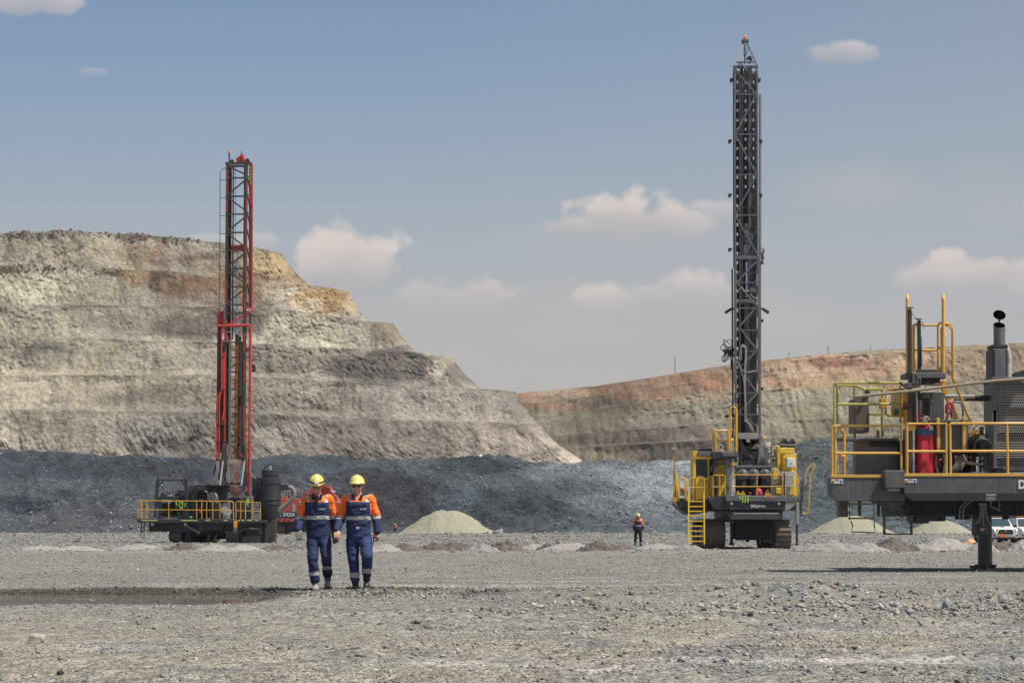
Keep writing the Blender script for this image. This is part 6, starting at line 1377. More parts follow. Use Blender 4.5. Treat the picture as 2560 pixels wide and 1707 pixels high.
N2.box(m, 1448, 1522, 812, 830, .34, .42); m.split("hose", HOSE, j)
m = MB(); N2.box(m, 1462, 1490, 1045, 1070, .39, .398); m.build("caution_label", LG3, j); m = MB(); N2.box(m, 1492, 1528, 1045, 1054, .39, .398); m.build("red_label", RED, j)
random.seed(4)
n = 46; th = rng.uniform(0, 6.28, n); rr = q2(75)+rng.random(n)*q2(55)
mud = rocks("mud_clods", c.x+rr*np.cos(th), c.y+rr*np.sin(th)*.75, c.z+.085+rng.random(n)*.05, rng.uniform(.03, .13, n), np.tile(C(.03, .03, .028), (n, 1)), M_stone); link(mud, j)
# fold down steps
m = MB(); 
for a_, b_ in (((235, 800), (240, 970)), ((466, 800), (466, 965))): m.beam(N2(*a_, .5), N2(*b_, .5), .016, .05)
for v in (818, 952): N2.box(m, 235, 470, v-8, v+8, .48, .62)
st = m.build("hanging_steps", paint("rusty_step", (.22, .11, .05), .7, dust=.3, sc=3), R3)
m = MB(); m.path([N2(*w, .5) for w in ((250, 975), (268, 1020), (254, 1078), (480, 1086), (470, 1030), (466, 980))], .014); m.build("step_chain", GD, st)
m = MB()
for x, v1 in ((562, 1105), (815, 1102)): m.beam(N2(x, 790 if x < 600 else 960, .6), N2(x, v1, .6), q2(24), .04)
m.beam(N2(552, 1100, .6), N2(828, 1100, .6), q2(12), .04); m.beam(N2(570, 968, .6), N2(820, 966, .6), q2(7), .03); m.build("access_frame", paint("rusty_frame", (.10, .065, .03), .7, dust=.3, sc=3), R3)
m = MB(); N2.box(m, 145, 222, 790, 940, .6, .9); N2.box(m, 324, 348, 790, 930, .8, .9); N2.box(m, 500, 524, 790, 930, .8, .9); N2.poly(m, [(430, 792), (620, 792), (760, 850), (752, 888), (520, 832)], .55, .65); m.split("deck_hanger", paint("dusty_bracket", (.07, .055, .045), .7, dust=.4, sc=3), R3)
# orange-yellow guard rails
def rl(name, segs, mat, r=.028):
    m = MB()
    for s in segs: m.path([f(a, b, y) for (f, a, b, y) in s], r, 10)
    return m.build(name, mat, R3)
y = .28
rl("guard_rail", [[(N2, 75, 548, y), (N2, 75, 105, y), (N2, 88, 92, y), (N2, 718, 90, y), (N2, 720, 548, y)], [(N2, 105, 548, y), (N2, 105, 345, y), (N2, 105, 95, y)], [(N2, 105, 345, y), (N2, 718, 345, y)]], Y3)
rl("grab_handle", [[(N2, 150, 128, .5), (N2, 175, 140, .6), (N2, 188, 160, .6), (N2, 188, 548, .6)], [(N2, 152, 370, .5), (N2, 188, 376, .6)]], OR3, .034)
rl("grab_handle", [[(N2, 495, 200, 1.2), (N2, 495, 140, 1.2), (N2, 505, 132, 1.2), (N2, 512, 145, 1.2), (N2, 512, 200, 1.2)]], OR3, .02)
y = .03
rl("guard_rail", [[(N2, 775, 536, y), (N2, 775, 90, y), (N2, 785, 72, y), (N2, 1140, 70, y), (N2, 1142, 536, y)], [(N2, 775, 328, y), (N2, 1140, 328, y)]], Y3)
rl("guard_rail", [[(N2, 1182, 536, y), (N2, 1176, 110, y), (N2, 1172, 80, y), (N2, 1190, 68, y), (N2, 1720, 68, y), (N2, 2700, 68, y)], [(N2, 1182, 326, y), (N2, 2700, 324, y)], [(N2, 1715, 536, y), (N2, 1708, 70, y)], [(N2, 2240, 536, y), (N2, 2240, 70, y)]], Y3)
m = MB(); N2.box(m, 765, 858, 85, 134, .05, .12); m.build("rail_plate", Y3, R3, bevel=.01)
# yellow green cage at the left
yb_, yf = 1.7, .55
rl("cage_frame", [[(N1, 118, 1575, yf), (N2, 128, 548, yf)], [(N1, 118, 1575, yf), (N1, 118, 1098, yf), (N1, 880, 1092, yf), (N1, 882, 1560, yf)], [(N1, 155, 1560, yf+.1), (N1, 155, 1118, yf+.1)], [(N1, 155, 1340, yf), (N1, 880, 1336, yf)],
    [(N1, 352, 1120, yb_), (N1, 352, 1560, yb_), (N2, 288, 545, yb_)], [(N1, 675, 1170, yb_), (N1, 672, 1560, yb_), (N2, 545, 200, yb_)], [(N1, 352, 1120, yb_), (N1, 120, 1120, yf)], [(N1, 370, 1125, yb_), (N1, 470, 1170, yb_), (N1, 480, 1215, yb_)], [(N1, 490, 1162, yb_), (N1, 675, 1162, yb_)], [(N1, 530, 1452, yb_), (N1, 675, 1452, yb_)], [(N1, 880, 1095, yf), (N1, 965, 1160, yb_)]], LG3, .030)
m = MB(); N1.box(m, 495, 682, 1160, 1180, yb_-.05, yb_+.1); N1.box(m, 525, 672, 1440, 1465, yb_-.05, yb_+.1); m.build("cage_plate", LG3, R3)
# brown barrel shaped housing and shelf
m = MB(); N1.poly(m, [(352, 1270), (428, 1250), (428, 1222), (485, 1215), (520, 1210), (524, 1575), (524, 1660), (352, 1660)], 1.2, 1.9); bh = m.build("brown_housing", paint("brown_housing_paint", (.13, .095, .07), .5, dust=.4, dcol=(.2, .16, .12), sc=2.4), R3, bevel=.03)
m = MB(); m.lathe(N1(500, 1205, 1.2), [(q1(26), -.1), (q1(26), .1), (q1(18), .12)], 14, axis=(.2, 1, 0)); m.build("housing_tube", GD, bh)
m = MB(); N2.box(m, 115, 700, 206, 226, .6, 1.3); sh_ = m.build("shelf", G3, R3, bevel=.006)
m = MB(); N2.box(m, 292, 760, 228, 546, 1.0, 1.3); m.build("side_panel", paint("streaked_panel", (.15, .145, .15), .55, dust=.5, dcol=(.25, .22, .2), sc=2.4), R3, bevel=.01)
m = MB()
for r_ in range(3):
    for k in range(11): c = N2(430+k*26+(13 if r_ % 2 else 0), 242+r_*18, .985); m.lathe(c, [(q2(10), 0), (q2(10), .012)], 6, axis=(0, 1, 0))
m.build("honeycomb_vent", BK, R3)
m = MB(); N2.box(m, 730, 760, 222, 545, .5, 1.0); m.build("panel_edge", GD, R3)
# orange perforated gate
rl("gate_frame", [[(N1, 712, 1460, 1.0), (N1, 712, 1190, 1.0), (N1, 735, 1168, 1.0), (N1, 925, 1168, 1.0)], [(N1, 712, 1440, 1.0), (N1, 735, 1472, 1.0), (N1, 940, 1476, 1.0)]], OR3, .022)
m = MB(); x0, x1, z0, z1 = 782, 915, 1170, 1470
cs, rs_ = 6, 13
for i in range(cs+1): w_ = (x1-x0)/cs; N1.box(m, x0+i*w_-6, x0+i*w_+6, z0, z1, 1.02, 1.04)
for i in range(rs_+1): h_ = (z1-z0-60)/rs_; N1.box(m, x0, x1, z0+i*h_-5, z0+i*h_+5, 1.022, 1.038)
N1.box(m, x0, x1, z1-90, z1, 1.018, 1.03); pg = m.build("perforated_panel", OR3, R3)
m = MB(); N1.box(m, 812, 862, 1398, 1462, 1.0, 1.015); m.build("green_sticker", flat("green_sign", (.02, .22, .06), .6), pg); m = MB(); N1.box(m, 815, 862, 1370, 1396, 1.0, 1.015); m.build("notice", BEIGE, pg)
m = MB(); N1.box(m, 655, 714, 1268, 1386, .9, 1.1); m.build("orange_box", OR3, R3, bevel=.01)
m = MB(); N1.box(m, 925, 962, 1200, 1570, .5, .6); N2.box(m, 765, 780, -40, 536, .4, .5); m.build("orange_post", OR3, R3)
c = N1(938, 1398, .35); m = MB(); m.lathe(c, [(q1(36), 0), (q1(38), q1(20))], 16); bl = m.build("lamp_base", GD, R3); m = MB(); m.lathe(c, [(q1(30), q1(20)), (q1(30), q1(70)), (q1(22), q1(80))], 16); m.build("red_beacon", flat("red_lens", (.35, .02, .02), .2), bl)
# black posts with antennae
for (xx, v0, v1, dx, dv, w_, yy) in ((990, 255, 1180, 985, 222, 50, .2), (1094, 380, 935, 1092, 352, 45, .8)):
    m = MB(); m.beam(N1(xx, v0, yy), N1(xx+(2 if xx < 1000 else 6), v1, yy), q1(38), .08); 
    if xx < 1000: m.beam(N1(990, 1180, yy), N1(992, 1600, yy), q1(42), .1)
    po = m.build("antenna_post", GD, R3, bevel=.006)
    c = N1(dx, dv, yy); m = MB(); m.lathe(c, [(q1(10), -q1(30)), (q1(14), -q1(22)), (q1(w_), -q1(4)), (q1(w_), q1(3)), (q1(w_*.6), q1(9)), (q1(6), q1(12))], 22); m.build("satellite_antenna", BEIGE, po)
m = MB(); hoses(m, [N1(1100, 372, .75), N1(1135, 400, .7), N1(1130, 425, .7), N1(1070, 440, .7), N1(1030, 470, .6)], .008); hoses(m, [N1(1118, 565, .75), N1(1130, 600, .75), N1(1125, 720, .75), N1(1130, 900, .75)], .008); hoses(m, [N1(1000, 240, .15), N1(1020, 300, .3), N1(1080, 370, .7)], .006); hoses(m, [N1(1140, 440, .7), N1(1152, 455, .7), N1(1140, 475, .7)], .006); m.split("antenna_cable", HSB, R3)
# raised ladder way with hoops
y0, y1 = .25, .7
m = MB()
for xx, yy in ((960, y0), (1375, y0)): m.path([N1(xx, 975, yy), N1(xx, 125, yy), N1(xx+1, 95, yy+.06), N1(xx+2, 88, yy+.14), N1(xx+2, 100, yy+.22), N1(xx+4, 975, yy+.26)], .034 if xx < 1000 else .036, 10)
m.path([N1(1040, 420, .9), N1(1110, 420, .9), N1(1195, 430, .9), N1(1310, 424, .9)], .026, 8); m.path([N1(1020, 705, .9), N1(1195, 718, .9), N1(1310, 714, .9)], .026, 8)
m.path([N1(1030, 975, .9), N1(1030, 420, .9)], .026, 8); m.path([N1(1045, 975, 1.1), N1(1045, 420, 1.1)], .022, 8); m.path([N1(1315, 968, .6), N1(1315, 430, .6), N1(1335, 402, .5), N1(1375, 400, .3)], .026, 8)
m.path([N1(1315, 430, .6), N1(1312, 660, .6), N1(1330, 698, .5), N1(1365, 700, .35)], .02, 8); m.path([N1(1358, 965, .5), N1(1352, 470, .5), N1(1375, 430, .35), N1(1440, 432, .35), N1(1465, 470, .35)], .024, 8)
m.path([N1(1390, 408, .3), N1(1435, 410, .35), N1(1470, 440, .4), N1(1482, 490, .4), N1(1484, 1040, .4), N1(1510, 1100, .5), N1(1600, 1320, .7), N1(1692, 1545, .9), N1(1700, 1580, .9)], .030, 10)
m.split("ladder_rail", Y3, R3)
m = MB(); N1.box(m, 945, 1400, 975, 1035, .2, .75); N1.box(m, 1040, 1395, 932, 975, 1.1, 1.2); N1.poly(m, [(1358, 905), (1404, 905), (1404, 1045), (1358, 1035)], .9, 1.15); pf = m.build("upper_platform", G3, R3, bevel=.01)
m = MB(); N1.box(m, 1115, 1340, 1040, 1082, .25, 1.1)
m.build("platform_beam", BK, pf)
m = MB(); N1.box(m, 1015, 1112, 978, 1100, .1, .2); m.path([N1(1070, 985, .1), N1(1070, 1030, .1), N1(1110, 1036, .1), N1(1110, 1130, .1)], .02); N1.box(m, 950, 1015, 1090, 1150, .1, .3); m.build("platform_bracket", G3, R3, bevel=.006)
m = MB(); N1.poly(m, [(1310, 1075), (1400, 1068), (1412, 1120), (1445, 1230), (1555, 1505), (1520, 1515), (1478, 1500), (1400, 1240), (1330, 1110)], 1.0, 1.1); m.build("orange_ladder_side", OR3, R3, bevel=.006)
# brown boom pipe
m = MB(); m.path([N1(355, 1252, .1), N1(1000, 1186, .1), N1(1700, 1100, .1), N1(2000, 1068, .1), N1(2306, 1045, .1), N1(3000, 1010, .1)], q1(17), 14); bp = m.build("boom_pipe", BRP, R3, ang=60)
m = MB(); m.path([N1(1066, 1190, .12), N1(1072, 1560, .12)], q1(12), 10); m.lathe(N1(1060, 1180, .12), [(q1(24), -.02), (q1(24), .02)], 14, axis=(1, 0, .1)); m.build("pipe_stay", BRP, bp); m = MB(); N1.poly(m, [(362, 1262), (395, 1262), (418, 1325), (385, 1318)], .1, .2); m.build("pipe_end_bracket", BRP, bp)
# cabinets and tank
m = MB(); N1.box(m, 1110, 1240, 1280, 1580, .7, 1.4); N1.box(m, 1135, 1230, 1200, 1275, .55, .9); N1.box(m, 1240, 1386, 1195, 1600, .8, 1.5); N2.box(m, 1036, 1350, 35, 320, .5, 1.2); N1.box(m, 1015, 1112, 1180, 1580, .8, 1.3); N2.box(m, 785, 830, 110, 536, .5, 1.0); N2.box(m, 1040, 1360, 320, 540, 1.0, 1.6); cbn = m.split("grey_cabinet", G3, R3, bevel=.012)
m = MB(); N1.box(m, 1020, 1105, 1085, 1140, .3, .6); m.path([N1(1160, 1180, .4), N1(1190, 1090, .4), N1(1220, 1120, .5), N1(1350, 1125, .5), N1(1380, 1160, .5)], .015); N1.box(m, 1225, 1240, 1290, 1575, .5, .7); N1.box(m, 1110, 1128, 1290, 1575, .5, .7); m.lathe(N1(1263, 1308, .78), [(.016, 0), (.016, .02)], 10, axis=(0, 1, 0)); m.split("cabinet_fitting", GL, cbn)
m = MB(); N2.box(m, 1056, 1085, 20, 320, .42, .5); N2.box(m, 1294, 1326, 15, 322, .42, .5); N1.box(m, 1300, 1336, 1495, 1560, .3, .42); N1.box(m, 1600, 1636, 1480, 1560, .3, .42); m.split("yellow_strap", Y3, cbn, bevel=.004)
m = MB(); N1.box(m, 1268, 1670, 1518, 1548, .35, .5); m.build("cross_channel", G3, R3, bevel=.006)
c = N2(942, 540, .62); z = lambda v: (540-v)/3.734/(F/37.42); w = lambda a_: a_/3.734/(F/37.42)
m = MB(); m.lathe(c, [(w(92), 0), (w(92), z(190)), (w(92), z(120)), (w(90), z(105)), (w(78), z(88)), (w(50), z(80)), (w(16), z(78)), (w(15), z(55))], 36); tk = m.build("red_pressure_tank", flat("tank_red", (.50, .022, .045), .32), R3, ang=40)
m = MB(); m.lathe(c, [(w(92)+.003, z(180)), (w(92)+.003, z(118))], 36); m.build("blue_band", flat("tank_blue", (.06, .13, .24), .4), tk)
m = MB()
for (a_, b_) in ((252, 256), (430, 434)): m.lathe(c, [(w(92)+.006, z(b_)), (w(92)+.006, z(a_))], 36)
m.split("tank_strap", RED, tk)
m = MB(); N2.poly(m, [(912, 230), (970, 230), (985, 440), (908, 436)], .22, .235); N2.poly(m, [(912, 488), (955, 482), (1010, 536), (895, 536)], .24, .25); m.split("tank_plate", flat("tank_plate_red", (.62, .04, .07), .4), tk)
m = MB(); N1.box(m, 1140, 1200, 1480, 1540, .35, .5); m.lathe(N1(1175, 1500, .4), [(q1(22), -.05), (q1(30), 0), (q1(22), .05)], 14, axis=(1, 0, 0)); m.lathe(N1(1205, 1505, .35), [(q1(20), 0), (q1(20), .1)], 12, axis=(0, 1, 0)); N2.box(m, 985, 1018, 92, 128, .25, .4); m.build("tank_valve", GL, tk)
m = MB(); hoses(m, [N1(1025, 1500, .5), N1(1090, 1460, .4), N1(1150, 1465, .4), N1(1172, 1490, .4)], .02); hoses(m, [N1(1020, 1510, .5), N1(1100, 1500, .4), N1(1150, 1510, .4)], .018); hoses(m, [N1(1408, 1440, .4), N1(1415, 1360, .35), N1(1450, 1315, .35), N1(1478, 1340, .35), N1(1490, 1400, .4)], .035); hoses(m, [N1(1412, 1515, .4), N1(1425, 1460, .35), N1(1450, 1420, .35), N1(1480, 1370, .35)], .03); hoses(m, [N2(1056, 440, .5), N2(1080, 410, .4), N2(1095, 405, .45)], .02); m.split("red_hose", flat("dark_red_hose", (.42, .05, .09), .5), R3)
m = MB(); m.path([N1(1480, 1500, .5), N1(1475, 1335, .5), N1(1495, 1312, .5), N1(1560, 1312, .5), N1(1592, 1335, .5), N1(1604, 1400, .5), N1(1606, 1500, .5)], .026, 10); m.path([N1(1230, 1290, .4), N1(1230, 1575, .4)], .016); m.split("steel_handle", G_, R3)
m = MB()
for k in range(6): hoses(m, [N2(1170+k*24, 535-k*8, .5), N2(1190+k*18, 500, .45), N2(1230+k*16, 440, .45), N2(1225+k*22, 370, .5)], .022)
for k in range(4): hoses(m, [N2(1300, 400-k*14, .4), N2(1340, 440-k*6, .35), N2(1400, 448-k*4, .35), N2(1500, 455, .4)], .02)
hoses(m, [N2(1050, 360, .45), N2(1048, 440, .45), N2(1060, 536, .45)], .02); hoses(m, [N2(1115, 350, .45), N2(1125, 440, .45), N2(1115, 536, .45)], .02); m.split("grey_hose", HOSE, R3)
m = MB(); N2.box(m, 1095, 1135, 430, 500, .5, .7); N2.box(m, 1320, 1358, 400, 536, .7, .9); m.split("valve_block", BK, R3)
# duct pipes to the cooler
m = MB(); m.tube(N1(1390, 1248, .9), N1(1745, 1250, .9), q1(19), n=14); m.lathe(N1(1400, 1248, .9), [(q1(22), 0), (q1(22), .2)], 14, axis=(1, 0, 0)); m.build("air_pipe", GL, R3); m = MB(); m.tube(N1(1740, 1252, .9), N1(1925, 1262, .9), q1(22), n=14); m.tube(N1(1500, 1285, 1.1), N1(1925, 1290, 1.1), q1(15), n=12); m.lathe(N1(1920, 1265, .95), [(q1(50), 0), (q1(80), .12), (q1(80), .3)], 18, axis=(1, 0, 0)); m.split("rubber_pipe", HSB, R3)
# black motor
c = N2(1480, 265, .5); m = MB(); m.lathe(c, [(q2(104), .5), (q2(104), .1), (q2(90), .0), (q2(60), -.06), (q2(58), -.14), (q2(20), -.16)], 26, axis=(0, 1, 0)); N2.box(m, 1435, 1525, 330, 375, .3, .7); N2.box(m, 1465, 1492, 98, 170, .4, .55); N2.poly(m, [(1425, 215), (1440, 165), (1525, 165), (1545, 215)], .35, .6); N2.box(m, 1365, 1420, 200, 260, .4, .6); N2.box(m, 1540, 1580, 240, 500, .5, .8); N2.box(m, 1370, 1420, 330, 520, .6, .8)
mo = m.build("black_motor", flat("motor_black", (.012, .012, .014), .35), R3, ang=40, bevel=.004)
m = MB(); hoses(m, [N2(1400, 330, .3), N2(1408, 260, .22), N2(1450, 220, .2), N2(1520, 225, .2), N2(1560, 270, .25), N2(1568, 350, .3)], .035, 8)
for x in (1460, 1496): m.tube(N2(x, 375, .4), N2(x+2, 520, .4), .032); m.lathe(N2(x, 420, .4), [(.045, -.03), (.045, .03)], 10); m.lathe(N2(x, 470, .4), [(.045, -.03), (.045, .03)], 10)
hoses(m, [N2(1385, 190, .4), N2(1400, 115, .4), N2(1440, 85, .4), N2(1500, 95, .4), N2(1555, 180, .4)], .009); hoses(m, [N2(1408, 190, .4), N2(1420, 140, .4), N2(1465, 120, .4)], .009); m.split("motor_hose", HSB, mo)
m = MB(); N2.box(m, 1450, 1502, 178, 208, .33, .345); m.build("motor_label", BEIGE, mo); m = MB(); N2.box(m, 1352, 1466, 138, 165, .8, 1.2); N2.box(m, 1362, 1375, 370, 400, .6, .7); N2.box(m, 1345, 1360, 165, 536, .9, 1.0); m.build("orange_shelf", OR3, R3)
m = MB(); N2.box(m, 1218, 1680, 526, 536, .2, .6); N2.box(m, 1600, 1678, 480, 526, .5, .8); m.build("tray", GD, R3)
# cooler with perforated guard
m = MB(); N1.box(m, 1995, 3300, 1100, 1560, 1.0, 1.1); N2.box(m, 1618, 2700, -60, 375, 1.0, 1.1); cl_ = m.build("cooler_core", BK, R3)
m = MB(); N1.box(m, 1935, 1990, 1060, 1560, .75, 1.4); N1.box(m, 1935, 3300, 1060, 1095, .75, 1.4); N1.box(m, 1935, 3300, 1350, 1382, .76, .9); N2.box(m, 1580, 1616, -60, 540, .75, 1.4); N2.box(m, 1616, 2700, 145, 154, .76, .9); N1.box(m, 1935, 2306, 1025, 1062, .6, 1.6); m.build("cooler_frame", G_, cl_, bevel=.006)
m = MB(); g0, g1 = N1(1992, 1097, .8), N2(2400, 378, .8); px_, pz_ = q1(21.5), q1(30.2); cols_ = int((g1.x-g0.x)/px_); rows_ = int((g0.z-g1.z)/pz_)
for r_ in range(rows_+1): z_ = g0.z-r_*pz_; m.box(g0.x, g1.x, .8, .806, z_-q1(5), z_+q1(5))
for r_ in range(rows_):
    z_ = g0.z-r_*pz_
    for k in range(cols_+1): x_ = g0.x+(k+(.5 if r_ % 2 else 0))*px_; m.box(x_-q1(3.4), x_+q1(3.4), .801, .805, z_-pz_, z_)
m.build("perforated_guard", GL, cl_)
m = MB(); N2.box(m, 1585, 2700, 385, 512, .85, 1.4); m.build("cooler_base", G3, R3, bevel=.01)
m = MB(); N2.box(m, 1580, 1700, 478, 530, .55, .85); m.build("small_box", GD, R3, bevel=.02)
# exhaust stack with wrapped duct and rain cap
m = MB(); N1.poly(m, [(1938, 700), (2118, 700), (2118, 1062), (1938, 1062)], .8, 1.3); ex = m.build("exhaust_casing", GD, R3, bevel=.012)
m = MB(); N1.box(m, 1970, 2098, 705, 1020, .785, .80); m.build("casing_panel", G_, ex); m = MB(); N1.box(m, 1936, 2120, 655, 690, .85, 1.25); 
for x in (1952, 2092): m.lathe(N1(x, 676, .84), [(.022, 0), (.022, .03)], 8, axis=(0, 1, 0))
m.build("clamp_band", GD, ex)
c = N1(2022, 640, 1.0); w = lambda a_: a_/4.612/(F/37.8); ax = Vector((0, -.40, 1)).normalized()
m = MB(); m.lathe(c, [(w(65), -w(20)), (w(65), w(150)), (w(67), w(152)), (w(67), w(212))], 32)
for v in m.v[-32:]: v.z += (v.y-c.y)*.62
po = m.build("exhaust_pipe", paint("heat_stained_steel", (.20, .19, .175), .45, metal=.6, dust=.4, sc=5), ex, ang=40)
m = MB(); m.lathe(c, [(w(62), w(213)), (w(62), w(216))], 32)
for v in m.v: v.z += (v.y-c.y)*.62
m.build("pipe_mouth", SHADE_BK, po)  # black disc painted as the shade inside the open pipe
m = MB(); cc_ = N1(2022, 312, .9); m.lathe(cc_, [(w(71), 0), (w(71), .012)], 28, axis=(0, -.83, .56)); m.tube(N1(2022, 350, .95), N1(2022, 400, .95), w(6)); N1.box(m, 2010, 2034, 370, 380, .92, .98); m.build("rain_cap", SHADE_BK, po)  # cap coloured black for its face turned away from the sun
m = MB(); hoses(m, [N1(2110, 660, 1.3), N1(2128, 740, 1.3), N1(2140, 830, 1.3), N1(2132, 940, 1.3), N1(2125, 1050, 1.3)], [q1(18)]+[q1(30)]*23+[q1(38)], 12) if False else m.path([N1(2104, 640, 1.3), N1(2118, 720, 1.3), N1(2128, 830, 1.3), N1(2122, 940, 1.3), N1(2118, 1060, 1.3)], [q1(14), q1(30), q1(38), q1(40), q1(42)], 14)
m.path([N1(1950, 900, 1.4), N1(1945, 1000, 1.4), N1(1948, 1060, 1.4)], [q1(20), q1(32), q1(26)], 10)
voxel(m, "wrapped_duct", [paint("white_wrap", (.50, .48, .45), .85, dust=.3, sc=4)], ex, .012, 2, .5, wr=.02, wsc=4)
# bulk of the machine out of frame (its shadow falls in view)
m = MB(); m.box(N2(2150, 1).x, N2(3300, 1).x, .9, 3.6, 3.0, 4.6); m.build("engine_housing", G3, R3, bevel=.03)
# =====================================================================
# EXCAVATOR, PICKUPS, HEAPS, CUTTINGS PILES, BOULDERS, MASTS
# =====================================================================
X = Frame(320, 1120, 4.704, 200, 770); X.root.z = 0; EX = empty("excavator", X.root, "big red mining excavator with black counterweight behind the two walking people", "excavator")
EXR = paint("excavator_red", (.50, .065, .03), .45, dust=.3, dcol=(.3, .12, .08), sc=.8); EXD = paint("excavator_dark", (.04, .05, .065), .5, dust=.2, sc=.8)
u = X.L
m = MB(); X.poly(m, [(1690, 752), (2560, 752), (2560, 862), (1690, 862)], 0, 4); cw = m.build("counterweight", EXD, EX, bevel=.08)
m = MB(); X.box(m, 1690, 2560, 862, 880, .3, 4); m.build("lower_edge", EXD, cw)
for k in range(9):
    x0 = 1720+k*62; m = MB(); X.poly(m, [(x0+26, 826), (x0+62, 826), (x0+34, 862), (x0-2, 862)], -.03, -.005); m.build("hazard_stripe", flat("hazard_red", (.6, .07, .03), .5) if k == 0 else bpy.data.materials["hazard_red"], cw)
text("fleet_number", "EX204", u(52), TXT, cw, X(1892, 783, -.03), .01, sx=.95, bold=.008)
m = MB(); X.poly(m, [(1790, 800), (1800, 800), (1800, 780)], -.02, 0); m.build("small_mark", TXT, cw)
m = MB(); X.poly(m, [(1700, 592), (2060, 592), (2330, 610), (2540, 640), (2540, 750), (1700, 750)], .2, 5); X.poly(m, [(1805, 592), (1830, 560), (1862, 565), (1870, 592)], .3, 1.5); hs = m.build("machinery_house", EXR, EX, bevel=.06)
m = MB(); X.box(m, 1928, 1968, 655, 745, .14, .2); m.build("service_door", GL, hs); m = MB(); X.box(m, 1695, 1703, 592, 750, .1, .25); m.build("corner_post", GL, hs)
for v in (630, 655): m = MB(); X.box(m, 2010, 2040, v-8, v+8, .14, .2); m.build("notice", BEIGE, hs)
m = MB(); X.poly(m, [(1840, 520), (2060, 515), (2060, 592), (1840, 592)], 2, 5); X.box(m, 1830, 2050, 545, 560, .6, .9); m.build("engine_deck", EXD, hs, bevel=.05)
m = MB()
for k in range(7): m.beam(X(1840+k*34, 500, .4), X(1840+k*34, 592, .4), .08)
m.beam(X(1840, 502, .4), X(2050, 502, .4), .08); m.beam(X(1840, 545, .4), X(2050, 545, .4), .08); m.build("walkway_rail", GL, hs)
# red rail lattice and boom: photographed behind and between the two men (crop origin 700,1160)
Z = Frame(700, 1160, 4.613, 200, 770); Z.root = X.root; uz = Z.L
m = MB(); m.beam(Z(255, 390, .2), Z(340, 255, .2), .09); m.beam(Z(262, 350, .2), Z(345, 350, .2), .07)
for k in range(5): m.beam(Z(265+k*22, 390, .2), Z(285+k*20, 320-k*10, .2), .06)
m.build("stair_rail", MR, EX)
m = MB(); Z.poly(m, [(320, 350), (365, 270), (480, 245), (520, 240), (575, 262), (592, 300), (610, 335), (650, 370), (672, 430), (672, 560), (655, 560), (640, 470), (560, 400), (330, 400)], 1.0, 3.2); bm = m.build("boom", paint("boom_red", (.40, .03, .04), .45, dust=.25, dcol=(.25, .08, .07), sc=.8), EX, bevel=.08)
m = MB()
for k in range(7): Z.box(m, 498+k*13, 502+k*13, 236+abs(k-2)*4, 300, .85, 1.0)
m.split("boom_rib", EXR, bm); m = MB(); Z.poly(m, [(620, 352), (655, 360), (678, 425), (690, 560), (600, 480), (600, 420)], .4, 1.0); Z.box(m, 560, 690, 400, 560, 1.2, 3); m.build("boom_foot", EXR, EX, bevel=.05)
m = MB(); m.path([Z(660, 400, .4), Z(672, 450, .4), Z(668, 520, .4), Z(650, 560, .4)], .12); m.build("boom_hose", GL, bm)
m = MB(); Z.box(m, 588, 636, 306, 322, .8, 1.1); Z.box(m, 600, 620, 322, 340, .85, 1.0); m.build("camera_unit", M_white, EX, bevel=.03)
a, b = X(1690, 1030), X(2000, 1030); crawler("crawler_track", EX, a.x, a.x+1.4, 1.0, 7.0, u(150)+.2, pitch=.42); crawler("crawler_track", EX, a.x+5.4, a.x+6.8, 1.0, 7.0, u(150)+.2, pitch=.42)
m = MB(); X.box(m, 1720, 2400, 880, 980, 1.5, 6); m.build("car_body", EXD, EX, bevel=.05)

